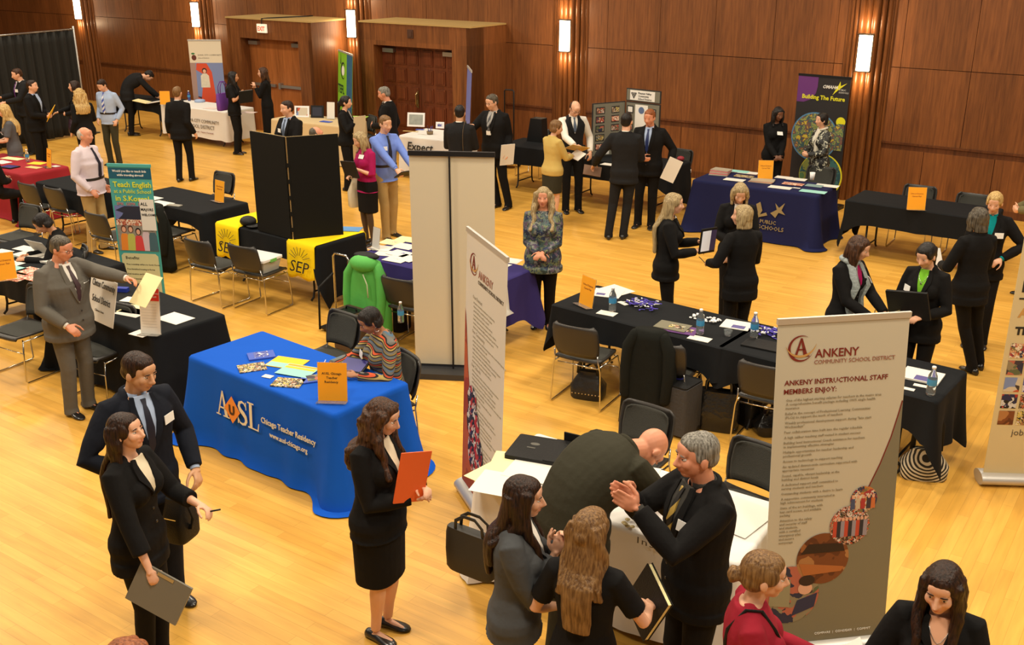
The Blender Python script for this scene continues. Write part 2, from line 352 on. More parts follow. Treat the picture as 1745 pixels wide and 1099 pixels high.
def tablecloth(cx, cy, rz, L, Wd, color, label, drops, h=.757, flare=.10, wave=.02, nw=9, corner=.12, cat='tablecloth', seed=0, group=None, name='tablecloth', ncol=None):
    """drops = (front, right, back, left) hanging lengths; front is -y"""
    rnd = random.Random(seed); fr, ri, ba, le = drops; r = .035; a, b = L/2+.012, Wd/2+.012
    per = []                                                        # (x, y, nx, ny, drop, side param)
    def seg(p0, p1, nrm, d, k):
        for i in range(k):
            t = i/k; e = min(t, 1-t)*math.dist(p0, p1)
            per.append((p0[0]+(p1[0]-p0[0])*t, p0[1]+(p1[1]-p0[1])*t, nrm[0], nrm[1], d, e))
    def arc(cx_, cy_, a0, d0, d1):
        for i in range(6):
            t = i/6; an = a0+PI/2*t; per.append((cx_+r*math.cos(an), cy_+r*math.sin(an), math.cos(an), math.sin(an), d0+(d1-d0)*t, 0))
    kl = max(20, int(L*26)); kw = max(14, int(Wd*26))
    seg((-a+r, -b), (a-r, -b), (0, -1), fr, kl); arc(a-r, -b+r, -PI/2, fr, ri)
    seg((a, -b+r), (a, b-r), (1, 0), ri, kw); arc(a-r, b-r, 0, ri, ba)
    seg((a-r, b), (-a+r, b), (0, 1), ba, kl); arc(-a+r, b-r, PI/2, ba, le)
    seg((-a, b-r), (-a, -b+r), (-1, 0), le, kw); arc(-a+r, -b+r, PI, le, fr)
    n = len(per); ph = [rnd.uniform(0, 6.28) for _ in range(3)]; s = 0; rs = []
    S_ = []
    for i in range(n):
        S_.append(s); j = (i+1) % n; s += math.hypot(per[i][0]-per[j][0], per[i][1]-per[j][1])
    rows = [0, .012, .05, .15, .3, .45, .6, .75, .88, 1.0]
    rings = []
    for q, tz in enumerate(rows):
        ring = []
        for i, (x, y, nx, ny, d, e) in enumerate(per):
            cr = math.exp(-(e/.13)**2); dd = d*(1+corner*cr) + .0
            ww = math.sin(S_[i]/s*2*PI*nw*2+ph[0])*.6 + math.sin(S_[i]/s*2*PI*nw*3.1+ph[1])*.4
            drop = dd*(1+.015*math.sin(S_[i]*7+ph[2]))
            zd = tz*drop; out = (.004 if tz > 0 else -.012) + flare*(tz**1.3)*dd*(.35+.9*cr) + wave*tz*ww*(1+1.3*cr)*min(1, dd*2)
            z = h - zd
            if z < .012: out += min(.06, (.012-z)*.5); z = .012 + .004*abs(ww)
            ring.append((x+nx*out, y+ny*out, z + (.006 if tz == 0 else 0)))
        rings.append(ring)
    top = [[(x-nx*.022, y-ny*.022, h+.006) for x, y, nx, ny, d, e in per]]
    mb = MB(); mb.rings(top+rings, True, False); k = n; mb.f.append(tuple(range(k))); mb.mi.append(0)
    o = mb.build(name, CLOTH[color] if isinstance(color, str) else color, loc=(cx, cy, 0), rz=rz, smooth=True, auto=50)
    if label: tag(o, label, cat, group)
    return o
TB = {}                                                             # tables by key: centre, angle, size for placing things on them
def table(key, corner_px, which, ang, L, Wd, color, tlabel, clabel, drops, **k):
    p = at(*corner_px, .757); a = R(ang); u = Vector((math.cos(a), math.sin(a), 0)); v = Vector((-math.sin(a), math.cos(a), 0))
    sx, sy = dict(FL=(1,1), FR=(-1,1), BL=(1,-1), BR=(-1,-1))[which]
    c = p + u*(sx*L/2) + v*(sy*Wd/2); c.z = 0
    folding_table(c.x, c.y, a, L, Wd, tlabel); co = tablecloth(c.x, c.y, a, L, Wd, color, clabel, drops, **k)
    TB[key] = (c, a, L, Wd, co); return co
def on(key, x, y, z=.765):                                          # point on a table: x along, y away from the front edge centre
    c, a, L, Wd, _ = TB[key]; return Vector((c.x + math.cos(a)*x - math.sin(a)*y, c.y + math.sin(a)*x + math.cos(a)*y, z))
def inT(key, px, py, z=.765):                                       # photo pixel -> table coordinates
    p = at(px, py, z); c, a, *_ = TB[key]; d = p-c; return (d.x*math.cos(a)+d.y*math.sin(a), -d.x*math.sin(a)+d.y*math.cos(a))
WA = -34.154
table('A', (324,607), 'FL', -39.4, 1.83, .76, 'blue', 'folding table under the long blue cloth', 'bright blue floor-length cloth with AUSL lettering on the front', (.79,.80,.76,.80), flare=.15, wave=.022, nw=6, corner=.05, seed=3)
table('B', (942,519), 'FL', -39.0, 1.83, .76, 'black', 'folding table under black cloth, left one of the joined pair with lanyards', 'black cloth on the left one of the joined pair of tables with lanyards', (.25,.22,.34,.42), flare=.10, wave=.03, nw=7, corner=.25, seed=5)
table('C', (1225,591), 'FL', -38.2, 1.85, .76, 'black', 'folding table under black cloth, partly hidden by the front grey banner', 'black cloth on the table behind the large front banner', (.27,.50,.34,.22), flare=.10, wave=.03, nw=7, corner=.30, seed=8)
table('D', (811,812), 'FL', -34.0, 1.83, .76, 'white', 'folding table under white cloth beside the bending bald man', 'white floor-length cloth on the table beneath the black portfolio', (.70,.6,.6,.72), flare=.10, wave=.02, nw=6, corner=.08, seed=9)
table('E', (382,537), 'BR', -39.5, 1.83, .76, 'black', 'folding table under black cloth with the hand-lettered poster', 'black cloth under the hand-lettered district poster', (.72,.70,.45,.5), flare=.13, wave=.02, nw=6, corner=.2, seed=12)
table('F', (100,478), 'FR', -38.0, 1.83, .76, 'black', 'folding table under black cloth at the left edge, with red photo sheets', 'black cloth at the left edge under red photo sheets', (.42,.5,.3,.5), flare=.1, wave=.03, nw=6, corner=.3, seed=13)
table('G', (422,346), 'BR', -36.5, 1.62, .76, 'black', 'folding table under black cloth behind the teal banner', 'black cloth on the nearly empty table behind the teal banner', (.17,.66,.3,.5), flare=.1, wave=.025, nw=6, corner=.3, seed=14)
table('H', (541,421), 'FR', -37.7, 1.83, .76, 'black', 'folding table under the black tri-fold board', 'black cloth beneath the yellow runners and tri-fold board', (.24,.66,.3,.6), flare=.08, wave=.02, nw=6, corner=.15, seed=15)
table('I', (607,435), 'FL', -36.0, 1.9, .76, 'purple', 'folding table under purple cloth behind the plain white banner', 'dark purple cloth behind the plain white banner back', (.34,.50,.3,.45), flare=.1, wave=.025, nw=7, corner=.3, seed=16)
table('J', (38,299), 'FR', -35.5, 1.83, .76, 'maroon', 'folding table under maroon cloth at the left edge', 'maroon floor-length cloth at the left edge', (.80,.78,.6,.6), flare=.14, wave=.02, nw=5, corner=.1, seed=17)
table('K', (62,311), 'FL', -36, 1.28, .76, 'black', 'folding table under black cloth behind two chairs and the maroon table', 'black cloth behind the two chairs next to the maroon table', (.3,.4,.3,.4), flare=.08, wave=.02, nw=6, corner=.25, seed=18)
table('L', (322,171), 'BL', -33.0, 2.0, .76, 'white', 'folding table under the white district cloth by the apple banner', 'white cloth with grey district lettering under the apple banner', (.60,.6,.5,.6), flare=.03, wave=.008, nw=5, corner=.04, seed=19)
table('M', (275,177), 'FR', -31, 1.7, .7, 'black', 'small folding table under dark cloth beside the bending man in the back', 'dark short cloth beside the bending man by the drape', (.2,.5,.2,.4), flare=.08, wave=.03, nw=6, corner=.4, seed=20)
table('N', (463,203), 'FL', -30, 1.75, .76, 'beige', 'folding table under beige cloth in front of the left vestibule', 'beige cloth on the table with picture frames, before the flat doors', (.7,.7,.6,.7), flare=.05, wave=.02, nw=6, corner=.1, seed=21)
table('O', (681,231), 'FL', -30, 1.1, .85, 'white', 'folding table under white cloth lettered Expect', 'white cloth lettered Expect, before the panelled doors', (.62,.7,.6,.6), flare=.04, wave=.008, nw=4, corner=.05, seed=22)
table('P', (852,246), 'FL', -33.5, 1.26, .76, 'black', 'long folding table under black cloth behind the man with the lanyard', 'black cloth on the table behind the woman in the tan jacket', (.30,.4,.3,.4), flare=.06, wave=.015, nw=6, corner=.2, seed=23)
table('P2', (1177,275), 'BR', -33.5, 2.0, .76, 'black', 'folding table under black cloth holding the grey photo board', 'black cloth beneath the grey photo board', (.30,.62,.3,.4), flare=.08, wave=.02, nw=6, corner=.25, seed=24)
table('Q', (1393,334), 'FR', -34.2, 1.86, .80, 'navy', 'folding table under navy cloth before the black and purple banner', 'navy floor-length cloth with a gold emblem', (.76,.76,.6,.76), flare=.13, wave=.014, nw=4, corner=.08, seed=25)
table('R', (1442,341), 'FL', -36.5, 1.83, .76, 'black', 'folding table under black cloth along the wall at right', 'black cloth on the empty table along the wall at right', (.30,.5,.3,.5), flare=.08, wave=.025, nw=7, corner=.35, seed=26)

# yellow runners on the tri-fold table
def runner(key, x0, x1, label, fdrop, bdrop, letters, M=None):
    c, a, L, Wd, _ = TB[key]; mb = MB(); n_ = 12; rings = []
    prof = [(Wd/2+.03, .765-bdrop), (Wd/2+.03, .74), (Wd/2+.01, .768), (0, .769), (-Wd/2-.01, .768)] + [(-Wd/2-.03-.05*t*fdrop-.004, .765-fdrop*t) for t in (.04, .15, .3, .45, .6, .75, .9, 1.0)]
    for y, z in prof:
        rings.append([(x0+(x1-x0)*j/n_, y - (.012*math.sin(j*1.3)*max(0, .76-z)*2), z - (.02*math.sin(j*.9) if z < .5 else 0)) for j in range(n_+1)])
    mb.rings(rings, False, False)
    o = mb.build('table_runner', CLOTH['yellow'], loc=(c.x, c.y, 0), rz=a, smooth=True); tag(o, label, 'table runner')
    s = o.modifiers.new('thick', 'SOLIDIFY'); s.thickness = .004
    return o
INK = mat('black_ink', (.012,.012,.012), .6); WHI = mat('white_ink', (.82,.80,.74), .6)
r2 = runner('H', .43, .905, 'yellow runner lettered SEP in black, hanging over the right front corner', .42, .1, 'SEP')
r1 = runner('H', -.905, -.46, 'yellow runner with sun rays at the left end, under the black cap', .42, .1, 'S')
for rr, x0 in ((r2, .43), (r1, -.905)):
    M = TR(x0+.10, -.487, .43) @ Matrix.Rotation(R(-3), 4, 'X') @ FACE
    lettering('SEP', INK, rr, M, size=.20, width=.34, shear=.25)
    rays = MB()
    for k in range(8):
        a = PI*(.12+.76*k/7); x, z = x0+.24+.07*math.cos(a), .565+.06*math.sin(a); dx, dz = .12*math.cos(a), .10*math.sin(a)
        rays.tube([(x, -.455-.0, z), (x+dx, -.447, z+dz)], .003, 5)
    rays.build('sun_rays', INK, rr)

# ------------------------------------------------------------------ stacking chairs
SHELL = mat('chair_shell', (.030,.027,.024), .42, bump=.05); PAD = mat('chair_pad', (.05,.05,.042), .95, bump=.6, bscale=260)
def make_chair():
    c = empty('stacking_chair', (0, 0, 0))
    b = MB(); rings = []                                            # seat shell, front is +y
    for y, z in ((-.20, .452), (-.1, .442), (.05, .44), (.16, .445), (.215, .438), (.235, .42)):
        w = .225 - (.03 if y > .2 else 0)
        rings.append([(w*math.cos(PI*j/12)*1.0, y, z + .012*abs(math.cos(PI*j/12))**3) for j in range(13)])
    s = MB(); s.rings(rings, False, False); o = s.build('seat', SHELL, c, smooth=True); md = o.modifiers.new('t', 'SOLIDIFY'); md.thickness = .022
    p = MB(); p.bbox((0, .01, .462), (.40, .38, .02), .06); p.build('seat_pad', PAD, o)
    rings = []
    for z, y, w in ((.515, -.205, .19), (.56, -.222, .21), (.66, -.245, .222), (.76, -.268, .22), (.80, -.276, .21), (.825, -.281, .175)):
        rings.append([(w*math.cos(PI*j/12), y - .045*math.sin(PI*j/12)+.03, z) for j in range(13)])
    s = MB(); s.rings(rings, False, False); o = s.build('backrest', SHELL, c, smooth=True); md = o.modifiers.new('t', 'SOLIDIFY'); md.thickness = .016
    s = MB(); s.rings([[(x*.86, y+.012, .67+(z-.67)*.86) for x, y, z in r] for r in rings], False, False); q = s.build('back_pad', PAD, o, smooth=True); md = q.modifiers.new('t', 'SOLIDIFY'); md.thickness = .012; md.offset = 1
    for sx in (-1, 1):
        x = sx*.235
        f = MB(); f.tube([(x*.85, .17, .425), (x, .19, .42), (x+sx*.012, .215, .30), (x+sx*.02, .235, .03), (x+sx*.02, .22, .012), (x+sx*.02, -.20, .012), (x+sx*.02, -.22, .03), (x+sx*.005, -.20, .38), (x-sx*.01, -.20, .44), (x-sx*.02, -.225, .55)], .0075, 8)
        f.tube([(x-sx*.01, -.19, .425), (x, .19, .42)], .0075, 8)
        f.build('side_frame', CHROME, c, smooth=True)
    f = MB(); f.tube([(-.215, -.16, .40), (.215, -.16, .40)], .0075, 8); f.tube([(-.24, .2, .30), (.24, .2, .30)], .005, 6); f.build('crossbar', CHROME, c, smooth=True)
    return c
CH0 = make_chair(); CH_used = [False]
def chair(px, py, f, label, z=.45, scale=None):                     # seat centre at the photo pixel, sitting direction f (0 = towards the camera side)
    p = at(px, py, z); p.z = 0
    if not CH_used[0]: CH_used[0] = True; o = CH0; o.location = p; o.rotation_euler = (0, 0, R(f+180))
    else: o = dup(CH0, p, R(f+180))
    return tag(o, label, 'chair', 'black stacking chairs')
chair(42, 562, 330, 'black chair with chrome legs left of the man in the grey suit')
chair(176, 596, 332, 'black chair directly behind the man in the grey suit, by the poster table')
chair(80, 350, 146, 'black chair seen from behind, nearest the maroon table')
chair(124, 358, 146, 'black chair seen from behind, between the maroon table chair and the older man')
chair(198, 404, 146, 'black chair between the older man and the teal banner')
chair(30, 405, 330, 'black chair alone beyond the left-edge table, left of the seated woman')
SEAT1 = chair(112, 458, 300, 'black chair on which the short-haired woman sits')
chair(364, 342, 326, 'black chair behind the table with the lone orange sign')
COATCH = chair(292, 396, 150, 'black chair carrying a dark coat, beside the teal banner')
chair(370, 452, 148, 'black chair seen from behind, left of the one with the plastic bin')
BINCH = chair(444, 462, 150, 'black chair with a plastic bin on its seat, before the SEP table')
chair(556, 612, 320, 'empty black chair behind the blue table')
SEAT2 = chair(676, 634, 305, 'black chair on which the woman in the striped top sits')
chair(1000, 604, 150, 'black chair seen from behind at the left lanyard table, studded bag below it')
COAT2 = chair(1140, 634, 152, 'black chair under a long black coat, at the lanyard tables')
chair(1314, 672, 150, 'black chair mostly hidden behind the large front banner')
chair(1072, 790, 322, 'padded black chair behind the bending bald man')
chair(1258, 862, 318, 'padded black chair behind the man with raised hands')
chair(1556, 366, 326, 'black chair behind the orange sign on the wall-side table')
chair(1648, 382, 326, 'rightmost black chair behind the wall-side table')
chair(1388, 330, 326, 'dark chair behind the navy table beside the patterned jacket')
chair(616, 232, 300, 'dark chair between the ponytailed woman and the Expect table')
chair(910, 258, 326, 'dark chair behind the long black table, left of the black case')
chair(1146, 296, 320, 'dark chair behind the photo board table, with a red item on it')
# ------------------------------------------------------------------ people
def skin_mat():
    m = bpy.data.materials.new('skin'); m.use_nodes = True; n, l = nt(m); b = n['Principled BSDF']
    a = n.new('ShaderNodeAttribute'); a.attribute_name = 'Col'; l.new(a.outputs['Color'], b.inputs['Base Color']); b.inputs['Roughness'].default_value = .5
    b.inputs['Subsurface Weight'].default_value = .08; b.inputs['Subsurface Radius'].default_value = (.01, .004, .002); return m
SKINM = skin_mat()
def hair_mat(name, c1, c2, rough=.42):
    if name in MATS: return MATS[name]
    m = bpy.data.materials.new(name); m.use_nodes = True; n, l = nt(m); b = n['Principled BSDF']
    tc = n.new('ShaderNodeTexCoord'); mp = n.new('ShaderNodeMapping'); mp.inputs['Scale'].default_value = (1, 1, .09); l.new(tc.outputs['Object'], mp.inputs['Vector'])
    nz = n.new('ShaderNodeTexNoise'); nz.inputs['Scale'].default_value = 95; nz.inputs['Detail'].default_value = 3; l.new(mp.outputs[0], nz.inputs['Vector'])
    r = ramp(n, [(.35, c1), (.65, c2)]); l.new(nz.outputs['Fac'], r.inputs[0]); l.new(r.outputs[0], b.inputs['Base Color'])
    bp = n.new('ShaderNodeBump'); bp.inputs['Strength'].default_value = .7; bp.inputs['Distance'].default_value = .01; l.new(nz.outputs['Fac'], bp.inputs['Height']); l.new(bp.outputs[0], b.inputs['Normal'])
    b.inputs['Roughness'].default_value = rough; b.inputs['Specular IOR Level'].default_value = .28; MATS[name] = m; return m
HAIR = dict(black=hair_mat('hair_black', (.006,.005,.005), (.022,.017,.015)), brown=hair_mat('hair_brown', sr(38,22,14), sr(84,54,34)), dkbrown=hair_mat('hair_dark_brown', sr(24,14,10), sr(58,36,24)),
            ltbrown=hair_mat('hair_light_brown', sr(92,64,38), sr(140,106,66)), blonde=hair_mat('hair_blonde', sr(150,116,66), sr(214,182,118)), ash=hair_mat('hair_ash_blonde', sr(126,106,74), sr(186,164,120)),
            grey=hair_mat('hair_grey', sr(82,78,70), sr(150,146,136)), dkgrey=hair_mat('hair_dark_grey', sr(52,46,38), sr(104,96,82)), white=hair_mat('hair_white', sr(140,132,120), sr(200,194,182)), red=hair_mat('hair_reddish', sr(110,58,28), sr(164,98,56)))
FAB = {}
def fab(name, c, **k):
    if name not in FAB: FAB[name] = mat('fabric_'+name, c, .85, bump=.5, bscale=9, spec=.18, **k)
    return FAB[name]
fab('black', (.0065,.006,.006)); fab('charcoal', (.013,.013,.014)); fab('navy', (.008,.010,.017)); fab('grey', sr(98,94,86)); fab('dkgrey', sr(62,60,56)); fab('midgrey', sr(76,78,80)); fab('olive', sr(52,50,38)); fab('dkolive', sr(64,62,46))
fab('khaki', sr(172,146,96)); fab('tan', sr(196,170,98)); fab('red', sr(146,30,46)); fab('magenta', sr(160,24,84)); fab('white', sr(232,228,218)); fab('ltblue', sr(166,184,214)); fab('blue', sr(112,138,214)); fab('pink', sr(212,198,206)); fab('palegrey', sr(170,166,160)); fab('coatolive', sr(112,104,72)); fab('green', sr(120,190,50)); fab('teal', sr(0,132,136)); fab('cream', sr(226,214,186)); fab('steelgrey', sr(84,84,88))
FAB['blouse'] = photo_mat('blouse_pattern', [sr(36,38,52), sr(70,92,90), sr(30,46,76), sr(108,118,84), sr(92,76,96), sr(44,60,54), sr(120,124,118)], 34)
FAB['stripes'] = None
def stripe_mat():
    m = bpy.data.materials.new('striped_knit'); m.use_nodes = True; n, l = nt(m); b = n['Principled BSDF']; b.inputs['Roughness'].default_value = .85
    tc = n.new('ShaderNodeTexCoord'); sx = n.new('ShaderNodeSeparateXYZ'); l.new(tc.outputs['Object'], sx.inputs[0])
    nz = n.new('ShaderNodeTexNoise'); nz.inputs['Scale'].default_value = 2.2; l.new(tc.outputs['Object'], nz.inputs['Vector'])
    ma = n.new('ShaderNodeMath'); ma.operation = 'MULTIPLY_ADD'; ma.inputs[1].default_value = .35; l.new(nz.outputs['Fac'], ma.inputs[0]); l.new(sx.outputs['Z'], ma.inputs[2])
    mu = n.new('ShaderNodeMath'); mu.operation = 'MULTIPLY'; mu.inputs[1].default_value = 8.5; l.new(ma.outputs[0], mu.inputs[0])
    fr = n.new('ShaderNodeMath'); fr.operation = 'FRACT'; l.new(mu.outputs[0], fr.inputs[0])
    g = sr(112,110,104)
    r = ramp(n, [(0, g), (.16, sr(30,26,28)), (.24, sr(176,152,84)), (.34, sr(30,26,28)), (.40, sr(206,84,44)), (.50, sr(28,24,26)), (.58, g), (.72, sr(84,112,134)), (.80, sr(60,50,34)), (.90, sr(146,124,66))], 'CONSTANT')
    l.new(fr.outputs[0], r.inputs[0]); l.new(r.outputs[0], b.inputs['Base Color']); return m
FAB['stripes'] = stripe_mat()
FAB['jacketprint'] = photo_mat('black_white_print', [(.01,.01,.01), sr(190,190,170), (.02,.02,.02), sr(60,60,52), (.01,.01,.01)], 34)
SHOE = mat('shoe_leather', (.012,.011,.010), .28, coat=.3); BELT = mat('belt_leather', (.02,.014,.01), .4)
EYEW = mat('eye_white', (.70,.66,.60), .3); IRIS = mat('eye_iris', (.03,.02,.015), .2); TAGW = mat('name_tag_white', (.85,.84,.80), .5); TAGR = mat('name_tag_print', sr(190,70,60), .5)
def stripe_tie(name, c1, c2, s=55):
    if name in MATS: return MATS[name]
    m = bpy.data.materials.new(name); m.use_nodes = True; n, l = nt(m); b = n['Principled BSDF']; b.inputs['Roughness'].default_value = .5
    tc = n.new('ShaderNodeTexCoord'); wv = n.new('ShaderNodeTexWave'); wv.bands_direction = 'DIAGONAL'; wv.inputs['Scale'].default_value = s/8; l.new(tc.outputs['Object'], wv.inputs['Vector'])
    r = ramp(n, [(0, c1), (.5, c2)], 'CONSTANT'); l.new(wv.outputs['Fac'], r.inputs[0]); l.new(r.outputs[0], b.inputs['Base Color']); MATS[name] = m; return m
TIES = dict(purple=mat('tie_purple', sr(110,50,140), .5), bluestripe=stripe_tie('tie_blue_white', sr(60,80,170), sr(210,214,224)), navy=mat('tie_navy', (.007,.008,.022), .5), blue=mat('tie_blue', sr(24,40,90), .45),
            goldstripe=stripe_tie('tie_gold_black', sr(176,146,70), (.01,.01,.01)), greystripe=stripe_tie('tie_grey', sr(150,150,150), sr(60,62,66)), dots=mat('tie_dark_red', sr(58,34,40), .5, var=.5, vscale=200), slate=mat('tie_slate', sr(70,84,104), .5))
TONES = dict(fair=sr(222,170,138), ruddy=sr(214,146,114), tan=sr(196,140,102), dark=sr(122,78,54), med=sr(206,156,118), brown=sr(168,116,80))
PENDING = []                                                        # objects whose surface is fused after all are laid out
def fuse(mb, name, m, parent, vox, smooth=3, paint=None):
    o = mb.build(name, m, parent, smooth=True)
    a = o.modifiers.new('r', 'REMESH'); a.mode = 'VOXEL'; a.voxel_size = vox; a.use_smooth_shade = True
    if smooth: b = o.modifiers.new('s', 'SMOOTH'); b.iterations = smooth; b.factor = .5
    PENDING.append((o, paint)); return o
def finish_fusing():
    dg = DG(); res = []
    for o, p in PENDING: res.append(bpy.data.meshes.new_from_object(o.evaluated_get(dg), depsgraph=dg))
    for (o, p), me in zip(PENDING, res):
        old = o.data; o.modifiers.clear(); o.data = me; bpy.data.meshes.remove(old)
        me.polygons.foreach_set('use_smooth', [True]*len(me.polygons))
        if p: p(me)
    PENDING.clear()
def sst(t): t = max(0, min(1, t)); return t*t*(3-2*t)
def ik(a, c, l1, l2, pole):
    d = c-a; L = d.length
    if L > (l1+l2)*.999: c = a + d*((l1+l2)*.999/L); d = c-a; L = d.length
    L = max(L, abs(l1-l2)+.01); x = (l1*l1 - l2*l2 + L*L)/(2*L); h = math.sqrt(max(0, l1*l1-x*x)); u = d.normalized(); p = (pole - u*pole.dot(u))
    p = p.normalized() if p.length > 1e-6 else u.orthogonal().normalized(); return a + u*x + p*h, c
HANDS = dict(down=((.245,.03,.885), (-.2,-.95,-.1)), pocket=((.215,.06,.915), (.45,-.9,0)), low=((.03,.25,.93), (.6,-.7,-.5)), belly=((.05,.27,1.07), (.7,-.5,-.5)), chest=((.07,.20,1.28), (.8,-.2,-.7)),
             fwd=((.14,.40,1.06), (.4,-.6,-.7)), fwdhi=((.12,.42,1.25), (.5,-.3,-.8)), back=((.20,-.10,1.02), (.9,-.3,0)), hip=((.15,.16,1.04), (1,-.3,-.2)), hug=((-.06,.20,1.20), (.9,.1,-.6)))
PEOPLE = {}
def person(key, px, H, f, label, sex='m', g=1., near=None, pos=None, feet=None, lean=0., head=(0,0), R_='down', L_='down', top='black', kind='suit', legs='black', shirt='white', tie=None, coll=None,
           hair='short', hc='brown', tone='fair', tights=None, tagpos=None, sit=False, feet_off=(0,0), glasses=False, step=0., hem=None, vdepth=None, fing=.45, sleeve=1., belt=False, vo=None, name='person', tilt=0., ft=None, mouth=0, earrings=False, hands_dir=None):
    s = H/1.75; fem = sex == 'f'
    P_ = Vector(pos) if pos is not None else at(ft[0], ft[1], 0) if ft is not None else at(px[0], px[1], H); P_.z = 0
    dist = P_.length; vox = vo or (.0075 if dist < 7.5 else .0095 if dist < 12 else .0125 if dist < 17 else .015)
    root = empty(name, P_, R(f+180), label, 'person'); Rw = Matrix.Rotation(R(f+180), 3, 'Z')
    foff = Vector((0, 0, 0))
    if feet is not None:
        q = at(feet[0], feet[1], 0) - P_; q.z = 0
        if q.length > .22: q = q*.22/q.length
        foff = Rw.transposed() @ q
    foff += Vector((feet_off[0], feet_off[1], 0))
    hipz = .52*H; dz = (.545 - hipz) if sit else 0.
    yaw0 = 0
    # spine
    def frame(z):                                                   # z of the upright body -> origin and axes there
        o = Vector((0, 0, hipz)); n_ = 14; 
        if z <= hipz: return Vector((0, 0, z+dz)), Matrix.Identity(3)
        st = (z-hipz)/n_
        for k in range(n_):
            zz = hipz + (k+.5)*st; a = R(lean)*sst((zz-hipz)/(.24*H)); t = R(tilt)*sst((zz-hipz)/(.24*H)); o += Vector((math.sin(t), math.sin(a), math.cos(a)))*st
        a = R(lean)*sst((z-hipz)/(.24*H)); return o + Vector((0, 0, dz)), Matrix.Rotation(R(tilt), 3, 'Y') @ Matrix.Rotation(-a, 3, 'X')
    if fem: sec = [(.475,.11,.085,0), (.50,.160,.112,-.006), (.53,.170,.118,-.008), (.57,.155,.108,-.004), (.62,.128,.092,0), (.67,.132,.096,.004), (.72,.148,.108,.006), (.765,.155,.105,.002), (.80,.134,.086,-.004), (.822,.102,.070,-.008), (.845,.068,.058,-.008)]
    else: sec = [(.475,.11,.085,0), (.50,.155,.112,-.004), (.53,.162,.118,-.004), (.57,.155,.112,0), (.62,.148,.108,.004), (.67,.156,.112,.004), (.72,.170,.120,.004), (.765,.178,.118,0), (.80,.150,.096,-.006), (.822,.118,.078,-.010), (.845,.074,.066,-.010)]
    gg = lambda z: (1 + (g-1)*(1.0 if z < .74 else .55))
    def section(zf, infl=0., sx=1., sy=1., n=26):
        zs = [q[0] for q in sec]; rx, ry, oy = [float(np.interp(zf, zs, [q[k] for q in sec])) for k in (1, 2, 3)]
        rx = rx*s*gg(zf)*sx + infl; ry = ry*s*(1+(gg(zf)-1)*1.5)*sy + infl; oy = oy*s + (ry*.12*(g-1)/.3 if g > 1 and zf < .74 else 0)
        o, F = frame(zf*H); return o, F, rx, ry, oy
    def ring(zf, infl=0., sx=1., sy=1., n=26, e=.86):
        o, F, rx, ry, oy = section(zf, infl, sx, sy); out = []
        for j in range(n):
            a = 2*PI*j/n; c, s_ = math.cos(a), math.sin(a)
            out.append(o + F @ Vector((math.copysign(abs(c)**e, c)*rx, math.copysign(abs(s_)**e, s_)*ry + oy, 0)))
        return out
    bust = []
    if fem:
        for sx in (-1, 1): bust.append((sx*.068*s, .725, .068*s*g**.5, .062*s))
    # joints
    shw = (.146 if fem else .166)*s*(1+(g-1)*.5); oS, FS = frame(.797*H); up_l, fo_l = .172*H*1.0, .150*H
    J = {}
    for sd, nm in ((1, 'R'), (-1, 'L')):
        spec = R_ if nm == 'R' else L_; pole = None
        if isinstance(spec, str): (tx, ty, tz), pole = HANDS[spec]; tgt = Vector((tx*sd*(g**.5 if spec in ('down','pocket') else 1), ty, tz))*s; pole = Vector((pole[0]*sd, pole[1], pole[2]))
        else:
            tgt = Vector(spec[:3])*s; pole = Vector(spec[3]) if len(spec) > 3 else Vector((.6*sd, -.6, -.6))
        if isinstance(spec, str): tgt = tgt + Vector((0, 0, dz)); 
        if isinstance(spec, str) and lean and spec not in ('down',): tgt.y += math.sin(R(lean))*.35*s
        sh = oS + FS @ Vector((sd*shw, -.008*s, 0)); el, wr = ik(sh, tgt, up_l, fo_l, pole); J[nm] = (sh, el, wr, spec)
    hipw = .088*s
    K = {}
    for sd, nm in ((1, 'R'), (-1, 'L')):
        hp = Vector((sd*hipw, 0, hipz+dz))
        if sit: an = Vector((sd*.12*s, .40*s, .085*s)); kn, an = ik(hp, an, .245*H, .235*H, Vector((0, .6, 1)))
        else:
            an = Vector((sd*(.10 if not fem else .075)*s, -.01+step*sd*.5, .085*s)) + foff; D_ = (an-hp).length; kn, an = ik(hp, an, .518*D_, .486*D_, Vector((sd*.08, 1, 0)))
            if an.z > .12*s: an.z = .085*s
        K[nm] = (hp, kn, an)
    # head frame
    oN, FN = frame(.842*H); hy, hp_ = head
    FH = Matrix.Rotation(R(hy), 3, 'Z') @ Matrix.Rotation(R(tilt)*.5, 3, 'Y') @ Matrix.Rotation(-R(lean*.75), 3, 'X') @ Matrix.Rotation(-R(hp_), 3, 'X')
    if lean > 25: FH = Matrix.Rotation(R(tilt)*.5, 3, 'Y') @ Matrix.Rotation(-R(lean*.75), 3, 'X') @ Matrix.Rotation(R(hy), 3, 'Z') @ Matrix.Rotation(-R(hp_), 3, 'X')
    hs = s*.97*(1.0 if fem else 1.03); hs = max(hs, .93)
    oHd = oN + FN @ Vector((0, .012*s, .030*s)) + FH @ Vector((0, .022*hs, .112*hs))
    def hd(x, y, z): return oHd + FH @ Vector((x*hs, y*hs, z*hs))
    # ---------------- body
    b = MB()
    b.rings([ring(q[0], -.006 if q[0] < .8 else -.011) for q in sec])
    b.tube([oN + FN@Vector((0,-.004,-.05))*s, oN + FN@Vector((0,0,.0)), hd(0,-.012,-.06), hd(0,-.015,-.02)], [(.066 if not fem else .054)*s*g**.4, (.058 if not fem else .048)*s*g**.3, (.056 if not fem else .047)*s, .05*s], 16)
    E = lambda c, r, n=16, m=10: b.ell(hd(*c), [q*hs for q in r], FH, n, m)
    jw = 1.0 if not fem else .90
